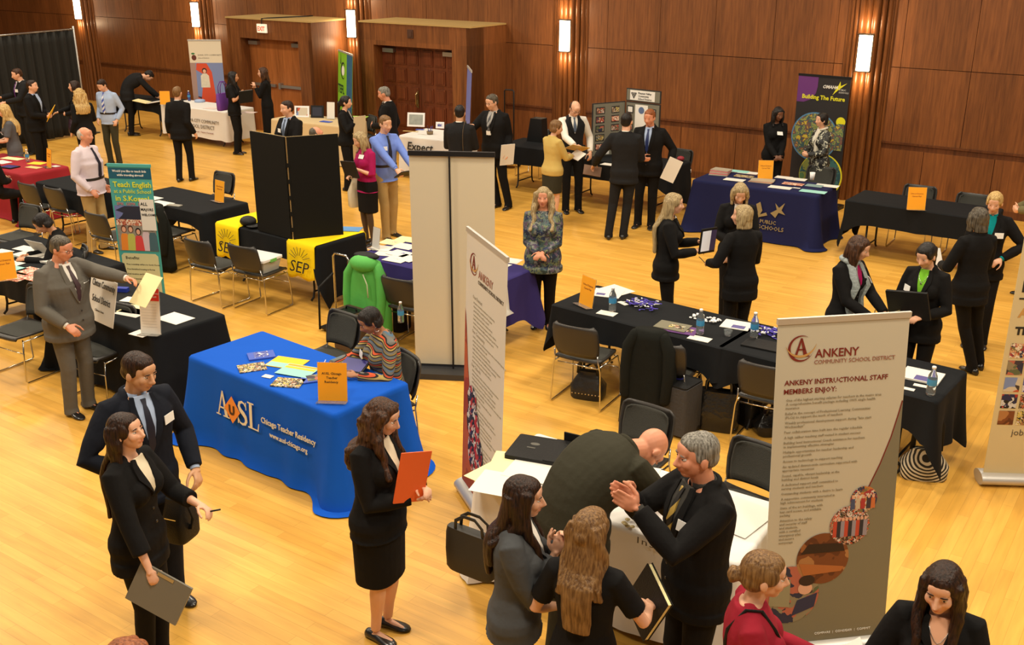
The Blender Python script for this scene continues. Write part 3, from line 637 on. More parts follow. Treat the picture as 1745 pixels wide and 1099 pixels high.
    E((0,-.012,.022), (.074,.094,.090), 20, 14); E((0,.020,-.030), (.062*jw,.072,.070), 18, 12); E((0,.048,-.078), (.034*jw,.034,.026)); E((0,.035,-.058), (.050*jw,.046,.036))
    E((.032,.062,-.018), (.028,.026,.030)); E((-.032,.062,-.018), (.028,.026,.030)); E((0,.068,.045), (.050,.024,.040))
    for sx in (-1, 1): E((sx*.028,.084,.020), (.022,.009,.0065)); E((sx*.077,-.006,-.012), (.010,.020,.031), 12, 8)
    b.tube([hd(0,.088,.014), hd(0,.100,-.008), hd(0,.110,-.026), hd(0,.098,-.038)], [.009*hs,.0105*hs,.0135*hs,.010*hs], 10)
    for sx in (-1, 1): E((sx*.012,.094,-.031), (.008,.010,.008), 10, 6)
    E((0,.083,-.050), (.023,.013,.0065), 12, 6); E((0,.083,-.060), (.020,.013,.0075), 12, 6)
    hinfo = {}
    for nm, (sh, el, wr, spec) in J.items():
        sd = 1 if nm == 'R' else -1; k_ = (.86 if fem else 1.)*s*g**.35
        b.tube([oN + FN@Vector((sd*.022*s, -.012*s, -.008*s)), oS + FS@Vector((sd*shw*.62, -.010*s, .020*s)), sh], [.028*k_, .030*k_, .036*k_], 12)
        b.tube([sh + (el-sh)*-.02, sh + (el-sh)*.15, sh + (el-sh)*.55, el, el + (wr-el)*.25, el + (wr-el)*.7, wr], [.048*k_, .050*k_, .043*k_, .037*k_, .038*k_, .030*k_, .0245*k_], 14, round_ends=True)
        # hand
        d = (wr-el).normalized()
        if hands_dir and nm in hands_dir: d = Vector(hands_dir[nm][0]).normalized(); pn_ = Vector(hands_dir[nm][1])
        elif spec in ('low', 'belly', 'chest', 'hug'): d = (d + Vector((-sd*.9, .1, 0))).normalized(); pn_ = Vector((0, -1, .1))
        elif spec == 'down': pn_ = Vector((-sd, .15, 0))
        else: pn_ = Vector((-sd*.5, 0, -.8))
        pn_ = (pn_ - d*pn_.dot(d)).normalized(); sidev = d.cross(pn_) * sd                     # towards the thumb... fixed below
        th = Vector((0, 1, 0)) if abs(d.y) < .7 else Vector((0, 0, 1)); th = th - d*th.dot(d); sidev = sidev if sidev.dot(th) > 0 else -sidev
        if hands_dir and nm in hands_dir and len(hands_dir[nm]) > 2: sidev = sidev if sidev.dot(Vector(hands_dir[nm][2])) > 0 else -sidev
        hk = (.90 if fem else 1.0)*s; cu = fing if not (hands_dir and nm in hands_dir and len(hands_dir[nm]) > 3) else hands_dir[nm][3]
        Mh = Matrix((sidev, d, pn_)).transposed()
        pc = wr + d*.050*hk
        b.ell(pc, (.038*hk, .054*hk, .016*hk), Mh, 14, 8); b.tube([wr - d*.01, wr + d*.03*hk], [(.026*hk,.021*hk), (.030*hk,.017*hk)], 12)
        for q in range(4):
            x = (.0285 - .019*q)*hk; base = wr + d*.086*hk + sidev*x - pn_*.002*hk + d*(-.004*abs(q-1)*hk); lf = (.070, .078, .072, .056)[q]*hk; dirs = []; p = base; pts = [base - d*.012*hk, p]
            for w_i, fr_ in enumerate((.42, .32, .26)):
                an_ = R(12 + cu*75*(w_i+1)*.62 + q*3); v = d*math.cos(an_) + pn_*math.sin(an_); p = p + v*lf*fr_; pts.append(p)
            b.tube(pts, [.0098*hk, .0095*hk, .0088*hk, .0082*hk, .007*hk], 9, round_ends=True)
        tb = wr + d*.028*hk + sidev*.028*hk
        b.tube([tb, tb + (d*.5 + sidev*.75 + pn_*.25)*.034*hk, tb + (d*.85 + sidev*.65 + pn_*.45)*.062*hk, tb + (d*1.2+sidev*.5+pn_*.6)*.078*hk], [.014*hk, .0125*hk, .0105*hk, .0085*hk], 9, round_ends=True)
        hinfo[nm] = (wr, wr + d*.075*hk + pn_*.02*hk, d, pn_, sidev)
    for nm, (hp, kn, an) in K.items():
        k_ = (.97 if fem else 1.)*s*g**.4
        b.tube([hp + Vector((0,0,.03)), hp + (kn-hp)*.3, hp + (kn-hp)*.7, kn, kn + (an-kn)*.28, kn + (an-kn)*.7, an], [.078*k_, .078*k_, .060*k_, .050*k_, .052*k_, .036*k_, .033*k_], 16)
        b.tube([an + Vector((0,-.02,-.03))*s, an + Vector((0,.05,-.052))*s, an + Vector((0,.12,-.066))*s], [.026*s, .024*s, .016*s], 12)
    for x, zf, r, ry in bust:
        o, F, rx_, ry_, oy = section(zf); b.ell(o + F@Vector((x, ry_*.62+oy, 0)), (r*.95, ry*.95, r), F)
    base = TONES[tone]; lipc = [base[0]*.82, base[1]*.50, base[2]*.50] if fem else [base[0]*.85, base[1]*.62, base[2]*.60]
    brow = [c*.35 for c in base] if hc not in ('white',) else [c*.7 for c in base]
    inv = FH.transposed(); skz = (.62 if tights else -1)*H
    FHn = np.array(inv); on = np.array(oHd)
    def paint(me):
        n_ = len(me.vertices); co = np.empty(n_*3); me.vertices.foreach_get('co', co); co = co.reshape(-1, 3); L = (co-on) @ FHn.T / hs
        col = np.ones((n_, 4)); col[:, :3] = base
        w = np.exp(-((L[:,0]/.021)**4 + ((L[:,2]+.055)/.011)**2)) * (L[:,1] > .072); col[:, :3] = col[:, :3]*(1-w[:,None]) + np.array(lipc)*w[:,None]
        for sx in (-1, 1):
            w = np.exp(-(((L[:,0]-sx*.031)/.017)**4 + ((L[:,2]-.024)/.0045)**2)) * (L[:,1] > .06)*.8; col[:, :3] = col[:, :3]*(1-w[:,None]) + np.array(brow)*w[:,None]
            w = np.exp(-(((L[:,0]-sx*.038)/.02)**2 + ((L[:,2]+.028)/.018)**2)) * (L[:,1] > .05)*.2; col[:, :3] = col[:, :3]*(1-w[:,None]) + np.array([base[0]*1.0, base[1]*.78, base[2]*.74])*w[:,None]
        if tights is not None:
            w = (co[:,2] < .52*H + dz)*1. if not sit else (co[:,2] < .6)*1.; col[:, :3] = col[:, :3]*(1-w[:,None]) + np.array(tights)*w[:,None]
        a = me.color_attributes.new('Col', 'FLOAT_COLOR', 'POINT'); a.data.foreach_set('color', col.ravel())
    body = fuse(b, 'body', SKINM, root, vox if dist > 7.5 else .0062, 2, paint)
    # eyes
    if dist < 20:
        for sx in (-1, 1):
            e = MB(); e.ell(hd(sx*.0305,.0745,.008), (.0125*hs, .0125*hs, .0085*hs), FH, 12, 8); e.cur = 1; e.ell(hd(sx*.0305,.0835,.008), (.0055*hs, .005*hs, .0055*hs), FH, 10, 6)
            e.build('eye', [EYEW, IRIS], root, smooth=True)
            if dist < 9:
                e = MB(); e.tube([hd(sx*.014,.089,.026), hd(sx*.030,.0925,.031), hd(sx*.046,.082,.027)], [.0022*hs, .0032*hs, .0016*hs], 6); e.build('eyebrow', HAIR.get(hc, HAIR['brown']), root, smooth=True)
    if glasses:
        e = MB()
        for sx in (-1, 1):
            pts = [hd(sx*.032+.021*math.cos(a), .098, .006+.014*math.sin(a)) for a in [2*PI*j/12 for j in range(13)]]; e.tube(pts, .0016*hs, 5)
            e.tube([hd(sx*.053,.098,.01), hd(sx*.078,.05,.008), hd(sx*.08,-.005,.0)], .0016*hs, 5)
        e.tube([hd(-.011,.1,.01), hd(.011,.1,.01)], .0016*hs, 5); e.build('glasses', DARKM, root)
    if earrings:
        e = MB()
        for sx in (-1, 1): e.tube([hd(sx*.085, -.002+.022*math.cos(a), -.062+.022*math.sin(a)) for a in [2*PI*j/14 for j in range(15)]], .0013, 5)
        e.build('earrings', mat('silver', (.7,.7,.68), .25, 1), root)
    # ---------------- hair
    HM = HAIR.get(hc)
    if hair and hair != 'none':
        h = MB(); Eh = lambda c, r, n=18, m=12: h.ell(hd(*c), [q*hs for q in r], FH, n, m); rnd = random.Random(hash(key) % 1000 if not isinstance(key, str) else sum(map(ord, key)))
        top_r = (.0835,.100,.092)
        if hair in ('short', 'crop'):
            k = .99 if hair == 'short' else .97
            Eh((0,-.024,.034), (.0815*k,.093*k,.088*k)); Eh((0,.010,.070), (.066*k,.072*k,.050*k)); Eh((0,-.050,-.008), (.074*k,.062*k,.062*k))
            for sx in (-1, 1): Eh((sx*.066,-.004,.018), (.0135,.036,.034), 12, 8)
        if hair == 'bald':
            Eh((0,-.048,-.008), (.0770,.062,.046))
            for sx in (-1, 1): Eh((sx*.068,-.018,.002), (.0115,.036,.026), 12, 8)
        if hair == 'thin':
            Eh((0,-.036,.020), (.079,.082,.076)); Eh((0,-.045,-.008), (.0775,.065,.056))
            for sx in (-1, 1): Eh((sx*.068,-.012,.008), (.0125,.038,.030), 12, 8)
        if hair in ('long', 'wavy', 'bob', 'shoulder', 'half', 'pony', 'bun', 'curly', 'shortf', 'longback'):
            Eh((0,-.020,.032), (.0845,.097,.095)); Eh((0,.008,.066), (.070,.078,.055)); Eh((0,-.045,-.012), (.078,.068,.072))
            for sx in (-1, 1): Eh((sx*.064,.010,.030), (.020,.052,.050), 12, 8)
        def lock(pts, rads, n=10): h.tube(pts, rads, n, round_ends=True)
        bk_off = FN @ Vector((0,-1,0))
        def hang(zl, wid, dep, front=False, wav=0., ybase=-.062):
            """hair hanging behind (and beside) the head down to zl metres below the head centre"""
            rs = []; steps = 9
            for i in range(steps):
                t = i/(steps-1); z = .03 - (zl+.03)*t; wd_ = wid*(1 - .18*t**2) * (1+ (.04*math.sin(i*2.1) if wav else 0)); dp = dep*(1-.25*t)
                c = hd(0, ybase, max(z, -.03))
                if z < -.03: c = c + Vector((0,0,1))*((z+.03)*hs) + bk_off*(.032*s*min(1, (-z-.03)/.12)) + (frame(.842*H)[0]*0)
                zf = (c.z-dz)/H
                if zf < .835 and lean < 25:
                    o_, F_, rx_, ry_, oy_ = section(max(zf, .5), (.026 if kind in ('suit', 'coat') else .014)*s); kk = sst((.835-zf)/.035); c.y = c.y*(1-kk) + (o_.y + oy_ - ry_ - dp*.30*hs)*kk; dp = dp*(1-.35*kk)
                rs.append([c + FH @ Vector((math.cos(2*PI*j/18)*wd_*hs, math.sin(2*PI*j/18)*dp*hs, 0)) if z >= -.03 else c + Matrix.Rotation(R(hy)*.6, 3, 'Z') @ Vector((math.cos(2*PI*j/18)*wd_*hs, math.sin(2*PI*j/18)*dp*hs*(1 if math.sin(2*PI*j/18) < 0 else .8), 0)) for j in range(18)])
            h.rings(rs)
        def sides(zl, wav=0., rr=.020, yb=.005, out=.0):
            for sx in (-1, 1):
                for q in range(3):
                    pts = []; rad = []
                    for i in range(8):
                        t = i/7; z = .05 - (zl+.05)*t; c = hd(sx*(.072 + .010*min(1, t*2.2) + out*t), yb + .018 - .026*q - .0*t, max(z, -.05))
                        if z < -.05: c = c + Vector((0,0,(z+.05)*hs))
                        zf = (c.z-dz)/H
                        if zf < .83 and lean < 25:
                            o_, F_, rx_, ry_, oy_ = section(max(zf, .6), (.028 if kind in ('suit', 'coat') else .016)*s); kk = sst((.83-zf)/.03); xx = min(.95, abs(c.x)/rx_); yy = ry_*(1-xx**2.3)**.43
                            c.y = c.y*(1-kk) + (o_.y + oy_ + (yy+.006 if q == 0 and fem and yb > -.02 else -yy-.004))*kk
                        if wav: c = c + Vector((math.sin(i*1.9+q*2+sx)*wav, math.cos(i*1.7+q)*wav, 0))
                        pts.append(c); rad.append(((rr*(.75+.5*math.sin(PI*min(1,t*1.1+.1))))*hs))
                    lock(pts, rad)
        if hair == 'long': hang(.44, .088, .054); sides(.36, .006, .024)
        if hair == 'longback': hang(.56, .086, .056); sides(.16, .003, .022, -.035)
        if hair == 'half': hang(.50, .094, .052, wav=1); sides(.30, .008, .020, -.045, .02); Eh((0,-.10,.0), (.040,.030,.036))
        if hair == 'wavy':
            hang(.36, .104, .070, wav=1); sides(.34, .016, .030, -.004, .03)
            for q in range(12):
                a = PI + PI*q/11; c0 = hd(math.cos(a)*.096, -.050+math.sin(a)*.066, -.03); pts = [c0 + Vector((math.sin(i*1.5+q)*.014, math.cos(i*1.5+q*2)*.012, -.047*i*hs)) + bk_off*(.008*i) for i in range(7)]; lock(pts, [.022*hs*(1-.05*i) for i in range(7)])
        if hair == 'shoulder': hang(.20, .088, .056); sides(.19, .004, .023)
        if hair == 'bob': hang(.125, .086, .056, ybase=-.05); sides(.115, .003, .023, .006)
        if hair == 'curly':
            for q in range(26):
                a = rnd.uniform(-.15, PI+.15)+PI; b_ = rnd.uniform(-.9, 1.1); Eh((math.cos(a)*.078*math.cos(b_), -.015+math.sin(a)*.078*math.cos(b_), .02+.085*math.sin(b_)), (.028,.028,.026), 10, 7)
            Eh((0,.03,.088), (.06,.05,.03))
        if hair == 'shortf':
            for q in range(14): a = PI + PI*q/13; Eh((math.cos(a)*.074, -.02+math.sin(a)*.066, -.025-.01*(q % 2)), (.022,.022,.045), 10, 7)
        if hair == 'pony':
            pts = [hd(0,-.098,.012), hd(0,-.135,-.005)]; pts += [pts[-1] + Vector((0,0,-.05*i*s)) + bk_off*(.004*i) for i in range(1, 7)]; lock(pts, [.026*hs,.034*hs]+[.036*hs*(1-.09*i) for i in range(1, 7)], 12)
        if hair == 'bun':
            Eh((0,-.135,-.012), (.040,.034,.038)); Eh((0,-.110,-.005), (.026,.026,.026))
            for q in range(6): a = q; Eh((.03*math.cos(a),-.142,-.014+.03*math.sin(a)), (.014,.018,.014), 8, 6)
        ho = fuse(h, 'hair', HM, root, .0062 if dist < 7.5 else vox*.9, 1)
    # ---------------- clothes
    parts = []
    hemz = hem if hem is not None else ((.445 if kind in ('suit',) and not fem else .485 if kind == 'suit' else .47) if not sit else .515)
    topm = FAB[top] if isinstance(top, str) else top
    infl = {'suit': .026 if not fem else .018, 'shirt': .012, 'knit': .012, 'vest': .014, 'dress': .008, 'coat': .03}[kind]*s
    FRONT = {}
    def front(x, zf, extra=0.):                                     # outermost point of the clothed chest at x (metres), height zf
        o, F, rx, ry, oy = section(max(zf, .475), infl + (.010 if zf < .62 and kind == 'suit' else 0)); xx = min(.98, abs(x)/rx); y = ry*(1-xx**2.3)**(1/2.3) + oy
        for bx, bz, r, by in bust:
            dx = (x-bx)/(r*1.12); dzz = (zf-bz)*H/(r*1.25)
            if dx*dx+dzz*dzz < 1: y = max(y, section(bz)[3]*.62 + by*1.3*math.sqrt(1-dx*dx-dzz*dzz) + infl*.9)
        return o + F @ Vector((x, y + extra, 0)) if zf >= .475 else (frame(zf*H)[0] + Vector((x, y+extra, 0)))
    def strip(name_, m, rows, extra=.007, th=.004, nx=8):           # rows of (zf, x0, x1) laid on the chest
        mb = MB(); A = []; B = []
        for zf, x0, x1 in rows:
            A.append([front((x0+(x1-x0)*j/nx)*s, zf, extra+th) for j in range(nx+1)]); B.append([front((x0+(x1-x0)*j/nx)*s, zf, extra-.008) for j in range(nx+1)])
        rr = [a + b_[::-1] for a, b_ in zip(A, B)]; mb.rings(rr, True, True); return mb.build(name_, m, root, smooth=True, auto=50)
    j = MB()
    hi = .834 if kind in ('suit', 'coat') else .838
    lo = hemz
    zs = np.linspace(max(lo, .475), hi, 16)
    rl_ = []
    if lo < .475:
        for zf in np.linspace(lo, .474, 3):
            o, F, rx, ry, oy = section(.50, infl+.018*s); rl_.append([Vector((math.cos(2*PI*q/26)*rx*1.02, math.sin(2*PI*q/26)*ry*1.04+oy, zf*H+dz)) for q in range(26)])
    for zf in zs:
        ex = .010*s if (zf < .56 and kind in ('suit', 'coat')) else 0
        k_ = infl + ex
        if zf > .80: k_ = infl*(1 - (zf-.80)/.05*.35)
        if zf < .55: z0 = .50; 
        o, F, rx, ry, oy = section(max(zf, .50) if lo < .50 else zf, k_); o = frame(zf*H)[0]
        rl_.append([o + F @ Vector((math.copysign(abs(math.cos(2*PI*q/26))**.86, math.cos(2*PI*q/26))*rx, math.copysign(abs(math.sin(2*PI*q/26))**.86, math.sin(2*PI*q/26))*ry + oy, 0)) for q in range(26)])
    if kind in ('suit', 'coat', 'vest'):
        for zf, rr in list(zip(zs, rl_[-len(zs):])):
            if zf > .805:
                for q in range(26): rr[q] = rr[q] - FN @ Vector((0, 0, .024*s*max(0, math.sin(2*PI*q/26))*(zf-.805)/.03))
    j.rings(rl_)
    for x, zf, r, by in bust:
        o, F, rx_, ry_, oy = section(zf); j.ell(o + F@Vector((x, ry_*.62+oy, 0)), (r+infl*.9, by*1.15+infl*.9, r+infl*1.2), F)
    slm = .016 if kind in ('suit', 'coat') else .010
    sleeves = MB() if kind == 'vest' else j
    for nm, (sh, el, wr, spec) in J.items():
        sd = 1 if nm == 'R' else -1; k_ = (.90 if fem else 1.)*s*g**.35; en = wr - (wr-el).normalized()*.012*s if sleeve >= 1 else None
        inn = oS + FS @ Vector((sd*shw*.60, -.006*s, .014*s)); j.tube([oN + FN@Vector((sd*.020*s, -.012*s, -.014*s)), oS + FS@Vector((sd*shw*.60, -.008*s, .016*s)), sh], [.036*k_+slm*s*.9, .040*k_+slm*s, .046*k_+slm*s], 14)
        if sleeve >= 1: pts = [inn, sh + Vector((0,0,.004)), sh + (el-sh)*.25, sh + (el-sh)*.7, el, el + (wr-el)*.4, el + (wr-el)*.8, en]; rad = [.045*k_+slm*s, .056*k_+slm*s, .056*k_+slm*s, .047*k_+slm*s, .045*k_+slm*s, .043*k_+slm*s, .035*k_+slm*s, .032*k_+slm*s]
        elif sleeve >= .6: e2 = el + (wr-el)*((sleeve-.5)*2); pts = [inn, sh, sh + (el-sh)*.3, el, e2]; rad = [.045*k_+slm*s, .056*k_+slm*s, .054*k_+slm*s, .045*k_+slm*s, .043*k_+slm*s]
        elif sleeve > 0: e2 = sh + (el-sh)*(sleeve*2); pts = [inn, sh, e2]; rad = [.045*k_+slm*s, .057*k_+slm*s, .055*k_+slm*s]
        else: continue
        sleeves.tube(pts, rad, 16)
        cuffc = coll if coll else (shirt if kind == 'suit' and not fem else None)
        if cuffc and sleeve >= 1 and dist < 16 and not isinstance(cuffc, bool):
            q = MB(); dd = (wr-el).normalized(); q.tube([wr - dd*.03*s, wr + dd*.006*s], [.031*s, .030*s], 14); q.build('cuff', FAB[cuffc], root, smooth=True, auto=50)
    if kind in ('suit', 'coat'):                                    # collar
        cr = (.070 if not fem else .058)*s*g**.3; ob, Fb = frame(.834*H); pts = []
        for q in range(13):
            a = PI*(-.12 + 1.24*q/12) + PI; pts.append(ob + Fb@Vector((math.cos(a)*cr*1.12, math.sin(a)*cr - .008*s, .024*s - .030*s*max(0, math.sin(a)+.3)*1.0)))
        j.tube(pts, [.014*s]*13, 8)
    jk = fuse(j, {'suit': 'jacket', 'shirt': 'shirt', 'knit': 'top', 'vest': 'vest', 'dress': 'dress', 'coat': 'coat'}[kind], topm, root, vox, 3)
    if kind == 'vest': fuse(sleeves, 'shirt_sleeves', FAB[shirt], root, vox, 2)
    # shirt front / lapels / tie
    if not sit or True:
        vd = vdepth if vdepth is not None else {'suit': .64 if not fem else .70, 'shirt': 0, 'knit': 0, 'vest': .70, 'dress': 0, 'coat': .66}[kind]
        if vd and shirt:
            t_ = [-.05,.08,.2,.4,.6,.8,1.]; zz = [.832 - (.832-vd)*t for t in t_]; wdt = [.052,.056,.056,.046,.034,.020,.003]
            if fem: wdt = [w*.86 for w in wdt]
            sm_ = FAB[shirt] if shirt != 'skin' else mat('skin_'+tone, TONES[tone], .5)
            strip('shirt_front', sm_, [(z, -w, w) for z, w in zip(zz, wdt)], .004, .003)
            for sx in (-1, 1):
                rows = [(z, sx*w*.92, sx*(w + lw)) for z, w, lw in zip(zz, wdt, (.016,.026,.034,.044,.040,.026,.008))]
                strip('lapel', topm, [(z, min(a, b_), max(a, b_)) for z, a, b_ in rows], .008, .006, 5)
        if (tie or coll) or (kind in ('shirt', 'vest') and not fem) or (kind == 'suit' and not fem):
            cm = FAB[coll or (shirt if kind != 'shirt' else top)] if (coll or shirt) else topm; ob, Fb = frame(.836*H); c_ = MB(); cr = (.061 if not fem else .052)*s*g**.35; pts = []
            for q in range(17):
                a = PI/2 + .22 + (2*PI-.44)*q/16; pts.append(ob + Fb@Vector((math.cos(a)*cr, math.sin(a)*cr - .002*s, .020*s - .020*s*(math.sin(a)*.5+.5))))
            c_.tube(pts, [(.006*s, .019*s)]*17, 8, up=(0,0,1)); c_.build('collar', cm, root, smooth=True)
        if tie:
            te = vd+.01 if kind in ('suit', 'vest') and vd else .60; kz = .822
            strip('necktie', TIES[tie], [(kz+.010, -.016, .016), (kz-.010, -.010, .010), (kz-.03, -.016, .016), ((kz+te)/2, -.024, .024), (te+.02, -.030 if kind == 'shirt' else -.02, .030 if kind == 'shirt' else .02), (te, -.004, .004)], .012, .004, 4)
        if kind in ('suit',) and dist < 16:
            
            for bz in ((.60, .55) if not fem else (.60, .65)): bt = MB(); bt.ell(front(0, bz, .012), (.009,.004,.009)); bt.build('button', mat('button', (.03,.025,.02), .3), root, smooth=True)
        if tagpos:
            tx, tz = tagpos; o = front(tx*s, tz, .014); nrm = (front(tx*s+.02, tz) - front(tx*s-.02, tz)).normalized(); upv = (front(tx*s, tz+.012) - front(tx*s, tz-.012)).normalized(); ny = upv.cross(nrm).normalized()*1
            M3 = Matrix((nrm, -nrm.cross(upv).normalized()*-1, upv)).transposed(); q = MB(); q.cur = 0; q.box(o, (.088, .004, .058), M=M3); q.cur = 1; q.box(o + M3@Vector((0, .0025, .018)), (.080, .002, .012), M=M3)
            q.build('name_tag', [TAGW, TAGR], root)
    # legs
    if legs and legs[0] != '!':
        lg = MB(); lm = FAB[legs]
        lg.rings([ring(zf, .009*s if zf > .5 else .006*s) for zf in (.476, .49, .51, .53, .56, .585, .60)])
        for nm, (hp, kn, an) in K.items():
            k_ = (.95 if fem else 1.)*s*g**.35; b0 = an + Vector((0, .006*s, -.062*s)); 
            lg.tube([hp + Vector((0,0,.04*s)), hp + (kn-hp)*.25, hp + (kn-hp)*.7, kn + Vector((0,.004,0)), kn + (an-kn)*.3, kn + (an-kn)*.75, an, b0], [.086*k_, .090*k_, .074*k_, .066*k_, .064*k_, .058*k_, .058*k_, (.063*k_, .068*k_)], 18)
        fuse(lg, 'trousers', lm, root, vox, 2)
    elif legs:                                                      # skirt: '!fabric:hem'
        nm_, hz = legs[1:].split(':'); hz = float(hz); sk = MB(); rs = []
        kc = (K['R'][1]+K['L'][1])/2
        if not sit:
            for t in np.linspace(0, 1, 10):
                z = .60 + (hz-.60)*t
                if z > .5: rs.append(ring(z, .012*s))
                else:
                    o, F, rx, ry, oy = section(.505, .014*s); q_ = (z-.5)/(hz-.5); c0 = Vector((0, 0, z*H)) + Vector((foff.x, foff.y, 0))*(.5-z)/.45; rs.append([c0 + Vector((math.copysign(abs(math.cos(2*PI*q/26))**.8, math.cos(2*PI*q/26))*rx*(1.03-.08*q_), math.copysign(abs(math.sin(2*PI*q/26))**.8, math.sin(2*PI*q/26))*ry*(1.0-.04*q_)+oy, 0)) for q in range(26)])
            sk.rings(rs)
        fuse(sk, 'skirt', FAB[nm_], root, vox, 2)
    if belt:
        q = MB(); q.rings([ring(.588, .016*s), ring(.608, .016*s)], True, False); q.build('belt', BELT, root, smooth=True)
    for nm, (hp, kn, an) in K.items():
        q = MB(); sd = 1 if nm == 'R' else -1; out = R(-8*sd); Mz = Matrix.Rotation(out, 3, 'Z'); rs = []; fl_ = .27*s*(.9 if fem else 1.); heel = an.copy(); heel.z = 0; rs = []
        for t, w, hh in ((0,.018,.052), (.06,.030,.068), (.22,.036,.074), (.42,.036,.062), (.62,.046,.046), (.8,.046,.036), (.93,.034,.028), (1.,.014,.018)):
            y = -.085*s + t*fl_; low = .0 ; w *= s; hh *= s
            if fem and False: low = 0
            rs.append([heel + Mz @ Vector((w*math.cos(2*PI*q_/12), y, max(0.002, hh*.5 + hh*.5*math.sin(2*PI*q_/12)*1.0))) for q_ in range(12)])
        q.rings(rs); q.build('shoe', SHOE, root, smooth=True, auto=60)
    root['k'] = 0; del root['k']
    PEOPLE[key] = dict(section=section, root=root, H=H, s=s, hand=hinfo, M=Matrix.Translation(P_) @ Rw.to_4x4(), head=oHd, FH=FH, front=front, frame=frame, J=J)
    return root
def world_of(key, p): return PEOPLE[key]['M'] @ Vector(p)
B = 'black'
person('p1', None, 1.72, 312, 'young man in charcoal suit and purple tie before the black drape', ft=(56,263), top='charcoal', legs='charcoal', tie='purple', tagpos=(-.10,.745), R_=(.30,.35,1.15), L_=(-.12,.40,1.10), head=(-8,12), hc='brown', hair='crop')
person('p2', None, 1.70, 84, 'man in black suit carrying a yellow folder, his back to the drape', ft=(75,293), shirt='ltblue', R_='belly', L_='belly', hc='dkbrown', hair='crop')
person('p3', (12,176), 1.60, 285, 'blonde woman in grey short-sleeved top and skirt at the left edge', sex='f', kind='knit', top='steelgrey', legs='!steelgrey:.32', sleeve=.4, tights=(.03,.025,.022), hair='long', hc='blonde', R_='belly', L_='belly', tagpos=(-.02,.70), head=(5,15))
person('p4', (128,137), 1.60, 292, 'dark-haired woman in black holding out her hand before the drape', sex='f', hair='bob', hc='dkbrown', R_=(.1,.42,1.10), L_='belly', shirt='palegrey')
person('p5', (135,150), 1.60, 212, 'woman with long wavy blonde hair in black coat, purple handbag at her side', sex='f', hair='wavy', hc='blonde', kind='coat', R_='belly', L_='down', shirt=None)
person('p6', None, 1.66, 345, 'man in pale blue shirt and striped tie, hands in his pockets', ft=(197,281), kind='shirt', top='ltblue', tie='bluestripe', legs='dkolive', belt=True, R_='pocket', L_='pocket', head=(-8,28), hc='dkbrown', coll='ltblue')
person('p7', None, 1.72, 112, 'man in dark suit bending far over the small back table', ft=(226,231), top='charcoal', legs=B, lean=68, R_=(.12,.70,.80), L_=(-.1,.62,.80), head=(0,20), hc='black')
person('p8', None, 1.69, 172, 'man in black suit standing with his back turned, near the white district table', ft=(318,309), hair='crop', hc='ltbrown', R_='down', L_='down', step=.10, head=(0,-5), feet_off=(0,0))
person('p9', None, 1.66, 85, 'woman with long black hair, purple bag and black folder', sex='f', ft=(407,263), kind='knit', top=B, sleeve=.38, hair='long', hc='black', tone='tan', R_='chest', L_='chest', legs=B, head=(10,0))
person('p10', (450,113), 1.68, 280, 'woman in long black dress with both hands raised to her chest', sex='f', kind='knit', top=B, legs='!black:.18', hair='shoulder', hc='brown', R_=(-.02,.20,1.30), L_=(.02,.22,1.34), hem=.50)
person('p11', (492,169), 1.78, 325, 'man in black suit holding a tan folder behind the tri-fold board', tie='slate', shirt='ltblue', tagpos=(.09,.735), R_=(.06,.36,1.12), L_=(-.10,.36,1.12), head=(-12,5), hc='dkbrown', hair='crop')
person('p12', (530,213), 1.62, 100, 'grey-haired man whose head peeks over the tri-fold board', hair='thin', hc='dkgrey', top='dkgrey', head=(0,20), tone='ruddy')
person('p13', (586,162), 1.63, 82, 'woman with dark ponytail in black suit clutching papers', sex='f', hair='pony', hc='black', shirt='palegrey', R_='chest', L_='belly')
person('p14', (660,145), 1.78, 262, 'grey-haired man in black suit before the panelled doors', hair='crop', hc='grey', tone='ruddy', head=(0,14), R_='down', L_='belly')
person('p15', (621,220), 1.64, 312, 'blonde woman in magenta top and black skirt with black folder', sex='f', kind='knit', top='magenta', sleeve=.62, legs='!black:.29', tights=(.05,.03,.022), hair='shoulder', hc='ash', R_=(.06,.26,1.08), L_=(-.05,.22,1.20), tagpos=(-.06,.78), head=(-15,22))
person('p16', (653,193), 1.80, 40, 'man in bright blue shirt, dark tie and khaki trousers', kind='shirt', top='blue', tie='navy', legs='khaki', belt=True, hair='crop', hc='ltbrown', R_=(.12,.46,1.06), L_=(-.16,.46,1.04), tagpos=(.09,.74), feet=(665,405), step=.14, coll='blue', head=(0,10))
person('p17', (783,177), 1.78, 168, 'man in dark suit with his back turned behind the white banner', hair='crop', hc='black', top='charcoal', R_='belly', L_='belly', tone='med', head=(8,0))
person('p18', (843,157), 1.84, 328, 'man with glasses, lanyard and patterned tie pointing with one hand', glasses=True, hair='short', hc='dkgrey', tie='greystripe', shirt='palegrey', R_=(.20,.38,1.28), L_='down', head=(-14,14), feet=(857,354), g=1.08)
person('p19', (943,203), 1.60, 128, 'woman in mustard tan jacket and dark skirt, seen from behind', sex='f', kind='suit', top='tan', legs='!olive:.32', hair='shortf', hc='ltbrown', R_=(.06,.36,1.12), L_=(-.1,.34,1.14), shirt=None, head=(-30,10), g=1.05)
person('p20', (977,165), 1.80, 12, 'balding man in dark vest over white shirt, looking down', kind='vest', top='charcoal', shirt='white', tie='slate', hair='thin', hc='brown', glasses=True, R_=(.08,.44,1.10), L_=(-.26,.10,.92), head=(8,32), feet=(975,361), coll='white')
person('p21', (1068,190), 1.82, 168, 'man in black suit seen from behind, arm held out to his left', hair='crop', hc='black', top='charcoal', legs='charcoal', L_=(-.44,.16,.98), R_='belly', feet=(1050,406), step=.06, head=(-10,0))
